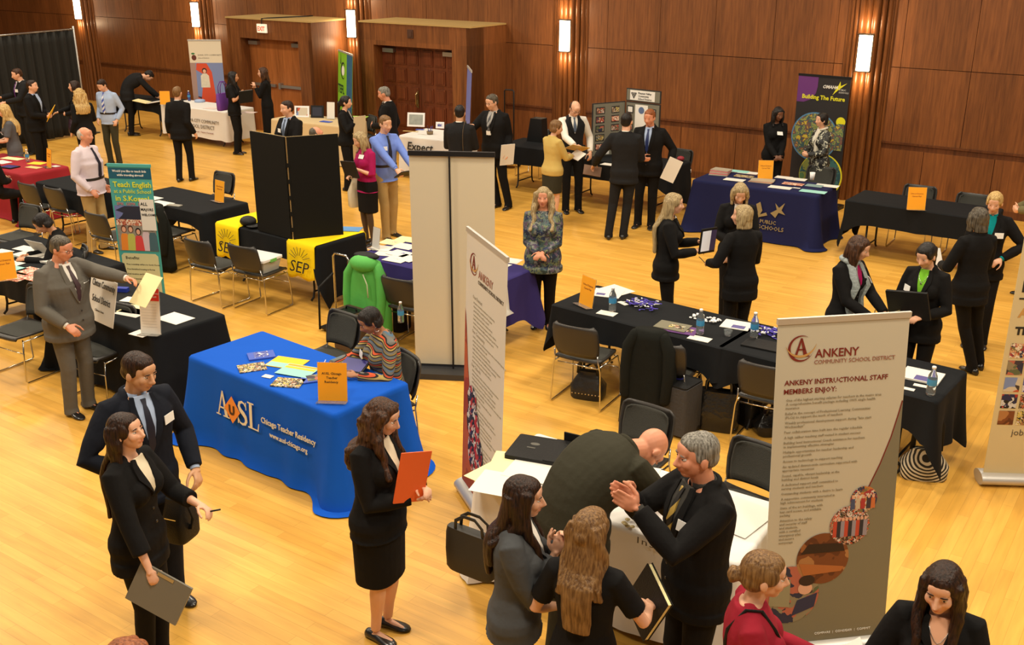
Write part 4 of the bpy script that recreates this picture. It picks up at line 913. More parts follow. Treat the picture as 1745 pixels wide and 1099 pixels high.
person('p22', (1110,182), 1.80, 340, 'red-haired man in black suit and blue tie facing the camera', hair='crop', hc='red', tone='ruddy', shirt='ltblue', tie='blue', L_=(-.33,.08,.95), R_='belly', head=(-8,12), feet=(1098,387), g=1.06)
person('p23', (1143,325), 1.68, 84, 'young woman with very long straight fair hair holding a tablet', sex='f', hair='longback', hc='ash', R_=(.10,.30,1.12), L_=(-.02,.34,1.20), shirt='white', head=(0,5), hem=.45)
person('p24', (1262,303), 1.68, 350, 'woman with fair bobbed hair facing the camera before the navy table', sex='f', hair='bob', hc='ash', R_='belly', L_='belly', shirt='white', head=(5,26), hem=.45)
person('p25', (1272,346), 1.67, 198, 'fair-haired woman seen from behind in black jacket, pen in hand', sex='f', hair='bob', hc='ash', L_=(-.26,.22,1.08), R_='belly', shirt=None, head=(52,0), hem=.42)
person('p26', (1325,178), 1.66, 6, 'woman in black suit standing behind the navy-clothed table', sex='f', hair='shoulder', hc='black', tone='dark', R_='low', L_='low', tagpos=(-.03,.745), shirt=None, head=(10,15))
person('p27', (1405,190), 1.63, 288, 'woman with black bob in black and white patterned jacket by the banner', sex='f', hair='shortf', hc='black', top='jacketprint', shirt='white', R_='belly', L_='belly', hem=.46)
person('p28', (927,315), 1.66, 352, 'woman with long fair hair in dark patterned blouse, hands clasped', sex='f', g=1.22, kind='knit', top='blouse', hair='wavy', hc='ash', tone='ruddy', R_=(.02,.24,1.03), L_=(-.02,.26,1.04), hem=.44, vo=None, feet=(925,556))
person('p29', (1455,395), 1.64, 36, 'woman with pale blue-grey scarf writing on a folded paper', sex='f', hair='shoulder', hc='brown', shirt='magenta', R_=(.10,.36,1.02), L_=(-.10,.38,1.02), tagpos=(-.12,.745), head=(22,18))
person('p30', (1590,405), 1.66, 318, 'woman with green top and black suit hugging a black folder', sex='f', hair='pony', hc='black', shirt='green', R_=(.10,.28,1.06), L_=(-.10,.26,1.08), tagpos=(.11,.735), head=(-10,22), hem=.44)
person('p31', (1675,350), 1.70, 192, 'grey-haired woman in black trouser suit seen from behind', sex='f', hair='bob', hc='dkgrey', shirt=None, R_='belly', L_=(-.16,.28,1.08), feet=(1660,630), hem=.43, step=.1)
person('p32', (1700,320), 1.70, 335, 'blonde woman with teal collar and white name tag at the right', sex='f', hair='bun', hc='blonde', shirt='teal', coll='teal', R_='belly', L_='hip', tagpos=(-.09,.735), feet=(1660,588), head=(-5,14), hem=.44)
person('p33', (1796,258), 1.78, 255, 'person in olive coat cut off by the right edge', kind='coat', top='coatolive', hair='crop', hc='brown', R_='belly', L_='belly', legs='olive', shirt=None)
person('p34', None, 1.74, 76, 'older man in pale pink shirt, dark tie and khaki trousers', ft=(170,428), kind='shirt', top='pink', tie='navy', legs='khaki', belt=True, hair='thin', hc='white', tone='ruddy', g=1.22, R_=(.22,.16,.92), L_='down', coll='pink', step=-.06)
person('p35', None, 1.60, 294, 'seated woman with short black hair leafing through papers', pos=tuple(at(100,362,1.26)), sex='f', sit=True, hair='shortf', hc='black', tone='tan', shirt=None, R_=(.1,.42,.86), L_=(-.1,.45,.86), lean=14, head=(0,25), vo=.010)
person('p36', None, 1.70, 62, 'grey-suited man holding out a sheet of pale paper', ft=(140,702), top='grey', legs='grey', tie='dots', hair='crop', hc='dkgrey', tone='ruddy', tagpos=(-.12,.745), L_=(-.26,.58,1.33,(-.6,-.3,-.8)), R_=(.22,.26,.98), head=(10,14), glasses=True, g=1.22, vo=.0085)
person('p37', None, 1.66, 150, 'person in black seated at the maroon table, cut off by the left edge', pos=tuple(at(-26,246,1.28)), sit=True, R_='belly', L_='belly', hair='crop', hc='black')
person('p38', (220,592), 1.80, 44, 'young man in dark navy suit with blue shirt and dark tie', top='navy', legs='navy', shirt='ltblue', tie='navy', tagpos=(-.13,.745), R_='hip', L_=(-.24,.16,.94), head=(22,14), hair='short', hc='dkbrown', tone='med', vo=.0075)
person('p39', (207,700), 1.67, 76, 'woman with very long dark brown hair in black suit, clipboard lowered', sex='f', hair='longback', hc='dkbrown', shirt='cream', R_=(.26,.24,.86), L_=(-.12,.36,1.12), head=(0,-9), sleeve=.82, hem=.43, tone='fair')
person('p40', (635,670), 1.67, 66, 'woman with wavy brown hair and black skirt suit holding an orange folder', sex='f', hair='wavy', hc='brown', legs='!black:.27', shirt='cream', R_=(.02,.26,1.12), L_=(-.06,.28,1.16), head=(8,16), feet=(655,1080), hem=.47, g=1.08)
person('p41', None, 1.66, 300, 'seated woman in striped multicoloured top at the blue table', pos=tuple(at(656,520,1.30)), sex='f', sit=True, kind='knit', top='stripes', hair='shortf', hc='black', tone='brown', R_=(.16,.46,.86), L_=(-.14,.34,.84), lean=8, head=(-5,22), tagpos=(.08,.74), earrings=True, g=1.15, vo=.0085)
person('p42', (880,805), 1.68, 84, 'woman with long dark hair in grey jacket, hands together below her chin', sex='f', top='midgrey', hair='long', hc='dkbrown', shirt='white', R_=(.02,.20,1.30), L_=(-.03,.22,1.33), head=(0,4), hem=.47, hands_dir=dict(R=((-.1,.35,1),(-1,.1,0),(0,-1,.3),.6), L=((.1,.35,1),(1,.1,0),(0,-1,.3),.6)))
person('p43', (1003,868), 1.64, 158, 'woman with half-tied light brown hair seen from behind, holding a notebook', sex='f', kind='knit', top=B, sleeve=.36, hair='half', hc='ltbrown', R_=(.26,.30,1.06), L_=(-.20,.22,1.0), head=(-12,4), hem=.44)
person('p44', None, 1.86, 120, 'bald man in dark olive suit bending over the white table', pos=tuple(at(972,903,.93)), top='olive', legs='olive', lean=73, tilt=0, hair='none', hc='brown', tone='ruddy', R_=(.24,.66,.80), L_=(-.16,.72,.78), head=(0,34), g=1.2, vo=.0075)
person('p45', (1205,730), 1.82, 288, 'grey-haired man in black suit gesturing with both hands raised together', hair='short', hc='grey', tie='goldstripe', shirt='dkgrey', R_=(.048,.34,1.41,(.7,-.4,-.7)), L_=(-.048,.36,1.41,(-.7,-.4,-.7)), head=(-4,4), tagpos=(-.11,.745), tone='ruddy', g=1.04, hands_dir=dict(R=((-.04,.80,.60),(-1,0,0),(0,-.6,.8),-.12), L=((.04,.80,.60),(1,0,0),(0,-.6,.8),-.12)))
person('p46', (1292,935), 1.64, 82, 'woman in red top with hair in a bun and a dark shoulder strap', sex='f', kind='knit', top='red', hair='bun', hc='ltbrown', R_='belly', L_=(-.1,.36,1.12), head=(0,4), g=1.08)
person('p47', (1620,945), 1.64, 338, 'woman with long dark hair and necklace looking down, lower right corner', sex='f', hair='long', hc='dkbrown', shirt='skin', R_=(.20,.26,1.04), L_='belly', head=(-14,13), tagpos=(.10,.735), vdepth=.745)
person('p48', (205,1090), 1.58, 80, 'person with curly reddish-brown hair at the bottom edge', sex='f', hair='curly', hc='red', R_='belly', L_='belly')
finish_fusing()
for c_, k_ in ((SEAT1, 'p35'), (SEAT2, 'p41')):
    r_ = PEOPLE[k_]['root']; c_.location = r_.location + Matrix.Rotation(r_.rotation_euler.z, 3, 'Z') @ Vector((0, .06, 0)); c_.rotation_euler = r_.rotation_euler
# ------------------------------------------------------------------ drape, banners, boards
ALU = mat('banner_aluminium', (.58,.56,.52), .42, .55); BANW = mat('banner_ivory', sr(196,188,166), .5); BANG = mat('banner_grey', sr(124,118,96), .5); BANB = mat('banner_back', sr(206,196,170), .6)
def frame3(p, xdir):                                                # matrix: x along xdir, y into the scene behind it, z up
    x = Vector((xdir[0], xdir[1], 0)).normalized(); z = Vector((0,0,1)); y = z.cross(x)
    M = Matrix.Identity(4)
    for i in range(3): M[i][0] = x[i]; M[i][1] = y[i]; M[i][2] = z[i]; M[i][3] = p[i]
    return M
def rollup(a, b, z1, label, face, lean=0., z0=.09, base='cassette', basem=None, poled=True, back=None, thick=.004, rail=None):
    """a, b: floor points under the left and right edge (seen from its printed side); returns root (x along width, face -y)"""
    a = Vector(a); b = Vector(b); w = (b-a).length; root = empty('roll_up_banner', (0,0,0), 0, label, 'banner'); root.matrix_world = frame3((a.x, a.y, 0), b-a)
    root['w'] = w; del root['w']
    g = MB(); g.box((w/2, lean/2, (z0+z1)/2), (w, thick, math.hypot(z1-z0, lean)), M=Matrix.Rotation(-math.atan2(lean, z1-z0), 3, 'X')); g.build('printed_panel', face, root)
    t = MB(); t.box((w/2, lean, z1+.01), (w+.01, .02, .035)); t.build('top_rail', rail or (ALU if not basem else basem), root)
    c = MB()
    if base == 'cassette':
        pr = [(.075*math.cos(q)*1.3, .055+.055*math.sin(q)) for q in [2*PI*j/20 for j in range(20)]]; c.rings([[(x_, y-.0+.03, z) for y, z in pr] for x_ in (-.02, w+.02)]); c.build('base_cassette', ALU, root, smooth=True, auto=40)
    elif base == 'flat':
        c.box((w/2, .05, .03), (w+.08, .30, .06)); c.box((w/2, -.06, .07), (w+.08, .10, .05)); c.build('base_cassette', basem or ALU, root)
    if poled: p = MB(); p.tube([(w/2, .03, .05), (w/2, lean+.025, z1)], .011, 8); p.build('support_pole', DARKM if basem else ALU, root, smooth=True)
    return root, w
def PM(x, z, lean, z0, z1, off=-.0045):                             # place flat artwork on a leaning panel: x right, z height
    return TR(x, lean*(z-z0)/(z1-z0)+off, z) @ Matrix.Rotation(-math.atan2(lean, z1-z0), 4, 'X') @ FACE
def shape(root, name, m, pts, M, t=.001):                           # flat artwork, outline in x-y of M
    k = len(pts); mb = MB(); mb.add([(x, y, 0) for x, y in pts] + [(x, y, t) for x, y in pts], [tuple(range(k, 2*k))] + [(i, (i+1) % k, (i+1) % k + k, i+k) for i in range(k)]); return mb.build(name, m, root, M=M)
def circ(x, y, r, n=32, ry=None): ry = ry or r; return [(x+r*math.cos(2*PI*j/n), y+ry*math.sin(2*PI*j/n)) for j in range(n)]
INKR = mat('maroon_ink', sr(122,34,22), .6); INKG = mat('grey_ink', sr(96,86,72), .6); INKO = mat('gold_ink', sr(196,150,84), .6)
def ring_pts(x, y, r, w, a0, a1, n=24):
    o = [(x+r*math.cos(a0+(a1-a0)*j/n), y+r*math.sin(a0+(a1-a0)*j/n)) for j in range(n+1)]; i_ = [(x+(r-w*math.sin(PI*j/n)-.0005)*math.cos(a0+(a1-a0)*j/n), y+(r-w*math.sin(PI*j/n)-.0005)*math.sin(a0+(a1-a0)*j/n)) for j in range(n, -1, -1)]; return o+i_
def district_logo(root, M, s):                                      # crescent ring around a serif A
    shape(root, 'emblem_ring', INKR, ring_pts(0, 0, .095*s, .018*s, R(60), R(330)), M); shape(root, 'emblem_swoosh', INKO, ring_pts(.0, .05*s, .115*s, .016*s, R(195), R(350)), M @ TR(0,0,.0006))
    a = MB(); t = .0014
    for pts in ([(-.045,-.055),(-.028,-.055),(.006,.062),(-.004,.075)], [(-.004,.075),(.008,.075),(.052,-.055),(.022,-.055)], [(-.022,-.012),(.030,-.012),(.027,-.002),(-.019,-.002)], [(-.060,-.060),(-.018,-.060),(-.018,-.053),(-.060,-.053)], [(.010,-.060),(.066,-.060),(.066,-.053),(.010,-.053)]):
        k = 4; pts = [(x*s, y*s) for x, y in pts]; a.add([(x, y, 0) for x, y in pts] + [(x, y, t) for x, y in pts], [(4,5,6,7)] + [(i, (i+1) % 4, (i+1) % 4+4, i+4) for i in range(4)])
    a.build('emblem_letter', INKR, root, M=M)
# front banner: ANKENY
z1, ln = 2.09, .0
a_ = at(1327,545,2.11); b_ = at(1552,532,2.11); a0 = Vector((a_.x, a_.y, 0)); b0 = Vector((b_.x, b_.y, 0)); dn_ = (b0-a0).normalized(); perp = Vector((-dn_.y, dn_.x, 0))
LN = .20
fr, w = rollup(a0 - perp*LN, b0 - perp*LN, z1, 'large ivory and grey roll-up banner with staff benefits list, right foreground', BANW, lean=LN)
def FP_(x, z, off=-.004): return PM(x, z, LN, .09, z1, off)
sw = [(w, -1.05+.0)] ; pts = [(w*.995, 1.30)] + [(w*(.995-.62*(t**1.7)), 1.30-1.16*t) for t in [j/16 for j in range(1, 17)]]; pts += [(w*.30, .0+.0), (w*.995, .0)]
pts = [(w*.998, 1.50), (w*.975, 1.42), (w*.93, 1.28), (w*.86, 1.12), (w*.777, .97), (w*.68, .84), (w*.55, .69), (w*.40, .55), (w*.22, .42), (w*.002, .33), (w*.002, 0), (w*.998, 0)]
shape(fr, 'grey_sweep', BANG, [(x, y) for x, y in pts][::-1], FP_(0, .10)); shape(fr, 'red_sweep_line', INKR, ([(x-.006, y+.004) for x, y in pts[:9]] + [(x, y) for x, y in pts[:9]][::-1])[::-1], FP_(0, .10, -.0035))
district_logo(fr, FP_(.180*w, 1.94), .80)
INKL = mat('pale_brown_ink', sr(150,138,112), .6)
lettering('ANKENY', INKR, fr, FP_(.29*w, 1.883), size=.068, width=.335*w, bold=.001)
lettering('COMMUNITY SCHOOL DISTRICT', mat('rose_ink', sr(160,108,90), .6), fr, FP_(.288*w, 1.845), size=.034, width=.62*w)
letter_lines([('ANKENY INSTRUCTIONAL STAFF', 0, 0, .0415, .0006), ('MEMBERS ENJOY:', 0, -.052, .0415, .0006)], INKR, fr, FP_(.07*w, 1.73))
bl = ['One of the highest starting salaries for teachers in the metro area', 'A comprehensive benefit package including 100% single health', 'insurance', '', 'Belief in the concept of Professional Learning Communities', '(PLCs) to support the work of teachers', '', 'Weekly professional development support during "late start', 'Wednesdays"', '', 'Peer collaboration time built into the regular schedule', '', 'A high caliber teaching staff vested in student success', '', 'Building level Instructional Coach assistance for teachers', 'in implementing effective strategies', '', 'Multiple opportunities for teacher leadership and', 'professional growth', '', 'Access to technology to support teaching', '', 'An updated district-wide curriculum supported with', 'appropriate resources', '', 'Sound, capable, vibrant leadership at the', 'building and district levels', '', 'A dedicated support staff committed to', 'serving students and teachers', '', 'Outstanding students with a desire to learn', '', 'A supportive community interested in', 'high achievement for students', '', 'State of the art buildings, with', 'key card access, and available', 'parking', '', 'Attention to the safety', 'and security of staff', 'and students,', 'with a certified', 'emergency plan', 'and secure', 'entryways']
lines = []; y = 0
for t in bl:
    if t: lines.append((t, 0, y, .0215)); y -= .0225
    else: y -= .0085
ysc = .90/max(.01, -y)
letter_lines([(t, x, yy*ysc, sz) for t, x, yy, sz in lines], INKL, fr, FP_(.09*w, 1.635))
PH = dict(group=photo_mat('photo_group', [sr(150,40,40), sr(206,160,120), sr(40,50,80), sr(190,120,60), sr(120,110,70), sr(220,210,190), sr(160,50,60)], 42),
          crowd=photo_mat('photo_crowd', [sr(200,80,50), sr(40,30,30), sr(120,110,80), sr(190,140,110), sr(70,40,36), sr(220,210,200)], 60),
          pool=photo_mat('photo_auditorium', [sr(150,92,50), sr(92,46,24), sr(120,66,34), sr(170,118,70)], 6, 'NOISE', (1,1,4)), boy=photo_mat('photo_students', [sr(140,128,100), sr(60,50,60), sr(180,100,80), sr(90,100,70), sr(40,44,70)], 16),
          magazine=photo_mat('photo_magazine', [sr(60,70,60), sr(200,180,90), sr(150,100,70), sr(40,40,40), sr(220,210,190)], 50), red=photo_mat('photo_red_sheet', [sr(170,70,50), sr(230,220,200), sr(200,120,90), sr(140,50,40), sr(220,180,150)], 45),
          playground=photo_mat('photo_playground', [sr(190,80,50), sr(120,140,190), sr(60,50,50), sr(200,190,170), sr(60,80,120)], 8), green=photo_mat('photo_classroom', [sr(90,120,80), sr(150,150,80), sr(60,90,90), sr(120,80,70), sr(200,180,60)], 14, 'NOISE'),
          books=photo_mat('photo_blue', [sr(60,60,140), sr(200,200,210), sr(90,100,170)], 30), sports=photo_mat('photo_sports', [(.01,.01,.02), sr(30,36,80), sr(200,200,200), sr(170,40,40), (.01,.01,.01)], 26))
for nm, x, z, r in (('group', .746, 1.003, .083), ('crowd', .648, .846, .124), ('pool', .448, .647, .163), ('boy', .197, .430, .185)):
    if nm == 'boy':                                                 # cropped by the panel's left edge
        pts_ = [(max(.003, a), b) for a, b in circ(x*w, 0, r, 36)]
    else: pts_ = circ(x*w, 0, r, 36)
    shape(fr, 'round_photo', PH[nm], pts_, FP_(0, z, -.0055 - .0006*x))
CM = lambda z, k: FP_(0, z, -.0072-.0002*k)
for k, (x, z, h_, c1) in enumerate(((.66,1.00,.09,(70,80,110)), (.70,1.0,.10,(200,180,150)), (.74,1.0,.09,(170,50,50)), (.785,1.0,.10,(60,50,60)), (.82,1.0,.085,(200,110,60)))):
    shape(fr, 'pictured_person', mat('print_q%d' % k, sr(*c1), .6), [(-.014+x*w,-.055), (.014+x*w,-.055), (.012+x*w,.01), (-.012+x*w,.01)], CM(z, k)); shape(fr, 'pictured_face', mat('print_skin', sr(222,170,140), .6), circ(x*w, .022, .009, 10, .012), CM(z, k))
for k in range(9):
    x = .53+.03*k; c1 = ((190,70,50), (40,40,50), (150,140,150))[k % 3]; shape(fr, 'pictured_person', mat('print_r%d' % (k % 3), sr(*c1), .6), [(-.013+x*w,-.07), (.013+x*w,-.07), (.012+x*w,.03), (-.012+x*w,.03)], CM(.846, k)); shape(fr, 'pictured_face', mat('print_skin', sr(222,170,140), .6), circ(x*w, .042, .009, 10, .012), CM(.846, k))
shape(fr, 'pictured_stage', mat('print_stage', sr(44,26,18), .6), [(.27*w, .04), (.62*w, .04), (.60*w, .09), (.33*w, .10)], CM(.647, 1)); shape(fr, 'pictured_balcony', mat('print_orange_wood', sr(176,104,52), .6), [(.26*w, -.02), (.62*w, -.06), (.60*w, -.09), (.30*w, -.10)], CM(.647, 2))
shape(fr, 'pictured_board', mat('print_khaki', sr(150,142,110), .6), [(.03*w, -.06), (.20*w, -.08), (.20*w, .10), (.05*w, .11)], CM(.43, 1)); shape(fr, 'pictured_jumper', mat('print_indigo', sr(44,46,76), .6), [(.22*w, -.14), (.40*w, -.09), (.42*w, .0), (.26*w, -.04)], CM(.43, 2)); shape(fr, 'pictured_face', mat('print_skin', sr(222,170,140), .6), circ(.32*w, .035, .045, 16, .04), CM(.43, 3)); shape(fr, 'pictured_hair', mat('print_hd', sr(50,30,24), .6), circ(.33*w, .085, .05, 16, .035), CM(.43, 4))
lettering('COMPARE  |  CONSIDER  |  COMMIT', WHI, fr, FP_(.42*w, .15, -.0062), size=.02, width=.46*w)
# back ANKENY banner, seen edge-on
a_ = at(797,387,2.13); b_ = at(866,440,2.13); LN2 = .0
dd_ = Vector((b_.x-a_.x, b_.y-a_.y, 0)).normalized(); pp_ = Vector((-dd_.y, dd_.x, 0)); off_ = at(775,830,.05); off_.z = 0
LN2 = .07
fb, w2 = rollup(Vector((a_.x, a_.y, 0)) - pp_*LN2, Vector((b_.x, b_.y, 0)) - pp_*LN2, 2.11, 'ivory roll-up banner with red foot, turned sideways beside the white table', mat('banner_white', sr(212,206,192), .5), lean=LN2)
def FB_(x, z, off=-.004): return PM(x, z, LN2, .09, 2.11, off)
shape(fb, 'red_sweep', photo_mat('banner_red_fade', [sr(150,52,30), sr(178,84,40)], 3, 'NOISE'), [(.002, 0), (.50*w2, 0), (.36*w2, .25), (.26*w2, .50), (.18*w2, .75), (.10*w2, 1.0), (.04*w2, 1.3), (.002, 1.42)], FB_(0, .10))
district_logo(fb, FB_(.20*w2, 1.90), .85); lettering('ANKENY', mat('rose_ink', sr(160,108,90), .6), fb, FB_(.33*w2, 1.83), size=.085, width=.36*w2); lettering('COMMUNITY SCHOOL DISTRICT', INKG, fb, FB_(.325*w2, 1.785), size=.04, width=.62*w2)
rnd = random.Random(4); lines = []; y = 0; words = 'students staff district community learning support families growth schools program teachers excellence commitment achievement technology every child safe'.split()
for k in range(40):
    if k % 8 == 0: lines.append(('Our '+['District', 'Community', 'Schools', 'Students', 'Promise'][k//8], -.02, y-.012, .040, .0005)); y -= .045
    else: lines.append((' '.join(rnd.choice(words) for _ in range(rnd.choice((5, 6, 7)))), 0, y, .0225, .0005)); y -= .031
letter_lines([(t[0], t[1], t[2], t[3]) for t in lines], mat('faint_ink', sr(172,164,146), .6), fb, FB_(.22*w2, 1.66))
for x, z, r in ((.24, .86, .10), (.28, .68, .14), (.36, .46, .17), (.50, .28, .11)): shape(fb, 'round_photo', PH['sports'], circ(x*w2, 0, r, 28, r*1.1), FB_(0, z, -.0055-.0007*z))
# plain back of a wide banner
a_ = at(697,262,2.2); b_ = at(843,265,2.2)
wb, w3 = rollup(Vector((b_.x, b_.y, 0)), Vector((a_.x, a_.y, 0)), 2.2, 'tall blank off-white banner back with a black centre pole', BANB, base='flat', basem=mat('banner_black', (.03,.03,.032), .5), poled=False)
p = MB(); p.box((w3*.52, .035, 1.13), (.016, .016, 2.14)); p.build('support_pole', DARKM, wb)
p = MB(); p.box((w3/2, .012, 2.21), (w3+.01, .035, .045)); p.build('rear_rail', DARKM, wb)
# right-hand banner cut off by the frame
a_ = at(1677,818,.05); a_.z = 0
rb, w4 = rollup(a_ + Vector((0,.03,0)), a_ + Vector((.85, .03-.05, 0)), 2.1, 'tan roll-up banner with rows of square photos, cut off by the right edge', mat('banner_tan', sr(206,192,150), .5), lean=.0)
def FR_(x, z, off=-.004): return TR(x, off, z) @ FACE
for (t, x, z, sz, m) in (('LEARN', .05, 1.62, .12, INK), ('A BETTER', .05, 1.42, .10, INKO), ('THINK', .05, 1.28, .085, INK)): lettering(t, m, rb, FR_(x, z), size=sz, bold=.004)
ln_ = MB(); ln_.box((.12, -.004, 1.565), (.16, .002, .012)); ln_.build('rule', INK, rb)
lettering('jobs', INKG, rb, FR_(.16, .44), size=.075)
kk = list(PH)
for r_ in range(5):
    for c in range(5):
        shape(rb, 'square_photo', PH[kk[(r_*3+c*2) % len(kk)]], [(0, 0), (.118, 0), (.118, .118), (0, .118)], FR_(.04+c*.14, 1.09-r_*.14))
# teal banner
a_ = at(183,280,1.72); b_ = at(256,282,1.72); TEAL = mat('banner_teal', sr(72,164,160), .5)
tb, w5 = rollup(Vector((a_.x, a_.y, 0)), Vector((b_.x, b_.y, 0)), 1.70, 'teal banner inviting people to teach English in South Korea', TEAL, base='flat', basem=DARKM, rail=TEAL)
def FT_(x, z, off=-.004): return TR(x, off, z) @ FACE
shape(tb, 'header_band', mat('banner_deep_teal', sr(0,84,110), .5), [(.0, 0), (w5, 0), (w5, .12), (0, .12)], FT_(0, 1.56))
YEL = mat('yellow_ink', sr(222,222,50), .6)
letter_lines([('Would you like to teach kids', 0, 0, .034, .0008), ('while traveling abroad?', .05, -.045, .034, .0008)], WHI, tb, FT_(.05, 1.635, -.0068))
lettering('Teach English', YEL, tb, FT_(.04, 1.465, -.0065), size=.085, width=.45, bold=.0015); lettering('at a Public School', YEL, tb, FT_(.04, 1.395, -.0065), size=.06, width=.44); lettering('in S.Korea!', YEL, tb, FT_(.05, 1.305, -.0065), size=.085, width=.40, bold=.0015)
lettering('EPIK  GEPIK  SMOE', mat('pink_ink', sr(206,110,120), .6), tb, FT_(.06, 1.255, -.0065), size=.045, width=.36)
SKYB = mat('print_sky', sr(112,122,176), .5); shape(tb, 'sky_picture', SKYB, [(.02, 0), (w5-.02, 0), (w5-.02, .19), (.02, .19)], FT_(0, 1.06))
shape(tb, 'temple_roof_picture', mat('print_roof', sr(40,44,60), .5), [(.03,.02), (.10,.03), (.12,.0), (.42,.0), (.45,.03), (.50,.02), (.44,.09), (.42,.11), (.50,.12), (.40,.19), (.14,.19), (.03,.14), (.12,.11), (.10,.08)], FT_(0, 1.055, -.0055))
shape(tb, 'crowd_picture', PH['red'], [(.02, 0), (w5-.02, 0), (w5-.02, .07), (.02, .07)], FT_(0, 1.02, -.0060))
shape(tb, 'street_picture', mat('print_street', sr(150,142,130), .5, var=.3, vscale=30), [(.02, 0), (w5-.02, 0), (w5-.02, .34), (.02, .34)], FT_(0, .72, -.004))
for k, (x, h_, c1, hc_) in enumerate(((.10,.30,(232,140,50),(110,60,40)), (.18,.30,(190,190,90),(90,60,40)), (.36,.34,(210,190,200),(100,50,40)), (.44,.33,(70,100,110),(40,30,30)), (.27,.27,(214,70,70),(30,20,20)))):
    T = lambda q: FT_(x, .725, -.0052-.0004*k-.0002*q)
    cm_ = mat('print_c%d' % k, sr(*c1), .6); sk = mat('print_skin', sr(222,170,140), .6); hm = mat('print_h%d' % k, sr(*hc_), .6)
    shape(tb, 'pictured_student', cm_, [(-.055,0), (.055,0), (.045,h_*.55), (.03,h_*.66), (-.03,h_*.66), (-.045,h_*.55)], T(0)); shape(tb, 'pictured_hair', hm, circ(0, h_*.84, .034, 14, .044), T(1)); shape(tb, 'pictured_face', sk, circ(0, h_*.82, .023, 14, .031), T(2))
shape(tb, 'benefits_box', mat('print_cream', sr(208,206,160), .5), [(.06,0), (w5-.06,0), (w5-.03,.03), (w5-.03,.54), (w5-.06,.57), (.06,.57), (.03,.54), (.03,.03)], FT_(0, .12, -.005))
letter_lines([('Benefits:', 0, 0, .05, .0006)] + [(t, .0, -.07-.058*k, .026, .0003) for k, t in enumerate(('Free roundtrip airfare to Seoul, Korea', 'Free furnished housing in Korea', 'Paid vacation and holidays', 'Medical insurance coverage', 'Competitive monthly salary', 'Severance and bonus pay'))], INK, tb, FT_(.08, .62, -.0065))
pg = MB(); pg.box((0, 0, 0), (.17, .003, .36)); o = pg.build('taped_sheet', mat('paper_white', sr(226,222,212), .7), tb, M=TR(w5-.09, -.012, 1.15))
letter_lines([('ALL', 0, 0, .05, .001), ('MAJORS', 0, -.06, .042, .001), ('WELCOME', 0, -.12, .036, .001)], INK, tb, FT_(w5-.165, 1.26, -.015))
# apple banner
a_ = at(320,69,2.03); b_ = at(376,69,2.03); ib, w6 = rollup(Vector((a_.x, a_.y, 0)), Vector((b_.x, b_.y, 0)), 2.02, 'white banner with an apple emblem over a playground photo, at the back left', mat('banner_offwhite', sr(220,208,184), .5), base='flat')
def FI_(x, z, off=-.004): return TR(x, off, z) @ FACE
shape(ib, 'playground_picture', mat('print_pale_blue', sr(120,134,176), .6), [(.0,0), (w6,0), (w6,1.45), (0,1.45)], FI_(0, .10))
shape(ib, 'slide_picture', mat('print_slide', sr(206,74,38), .6), [(.16,.55), (.52,.55), (.46,1.25), (.36,1.44), (.14,1.44), (.12,1.3), (.28,1.2)], FI_(0, .10, -.005))
shape(ib, 'climbing_frame_picture', PH['playground'], [(.0,.1), (w6,.1), (w6,.62), (0,.75)], FI_(0, .10, -.0045)); shape(ib, 'post_picture', mat('print_post', sr(160,130,120), .6), [(.0,.6), (.11,.6), (.12,1.45), (0,1.45)], FI_(0, .10, -.0048))
for x, z0_, c, hh in ((.30, .92, (214,206,184), .42), (.16, .12, (170,160,60), .40), (.50, .12, (150,150,150), .50)):
    cm_ = mat('print_kid%d' % c[0], sr(*c), .6, var=.2, vscale=20); shape(ib, 'pictured_child', cm_, [(x-.10,z0_), (x+.10,z0_), (x+.09,z0_+hh*.6), (x+.04,z0_+hh*.72), (x-.04,z0_+hh*.72), (x-.09,z0_+hh*.6)], FI_(0, .10, -.0056)); shape(ib, 'pictured_hair', mat('print_hd', sr(50,30,24), .6), circ(x, z0_+hh*.86, .055, 14, .06), FI_(0, .10, -.006)); shape(ib, 'pictured_face', sk, circ(x, z0_+hh*.83, .036, 14, .042), FI_(0, .10, -.0064))
shape(ib, 'apple_emblem', mat('print_apple', sr(96,42,30), .6), circ(.10, 0, .052, 20, .058), FI_(0, 1.66)); shape(ib, 'apple_leaf', mat('print_leaf', sr(60,120,70), .6), circ(.085, 0, .04, 14, .02), FI_(0, 1.745))
letter_lines([('IOWA CITY COMMUNITY', 0, 0, .045), ('School District', 0, -.06, .04)], INKG, ib, FI_(.19, 1.70))
# green TEFL banner, oblique
a_ = at(567,86,1.95); b_ = at(591,95,1.95); gb, w7 = rollup(Vector((a_.x, a_.y, 0)), Vector((b_.x, b_.y, 0)), 1.94, 'lime green and blue banner lettered TEFL, turned sideways behind the beige table', mat('banner_lime', sr(128,190,40), .5), base='flat', lean=.12)
def FG_(x, z, off=-.004): return PM(x, z, .12, .09, 1.94, off)
shape(gb, 'blue_side', mat('banner_blue_side', sr(36,96,130), .5, var=.3, vscale=8), [(w7*.62,0), (w7,0), (w7,1.84), (w7*.62,1.84)], FG_(0, .10)); lettering('TEFL', mat('print_dkgreen', sr(16,60,30), .6), gb, FG_(.02, 1.12), size=.24, width=.5, bold=.006)
shape(gb, 'globe_emblem', WHI, circ(w7*.36, 0, .11, 20, .10), FG_(0, 1.58)); shape(gb, 'globe_arrows', INK, ring_pts(w7*.36, 0, .17, .05, R(20), R(320)), FG_(0, 1.58, -.005)); shape(gb, 'bird_mark', INK, [(.2,0), (.26,.0), (.22,.22)], FG_(0, 1.70, -.005))
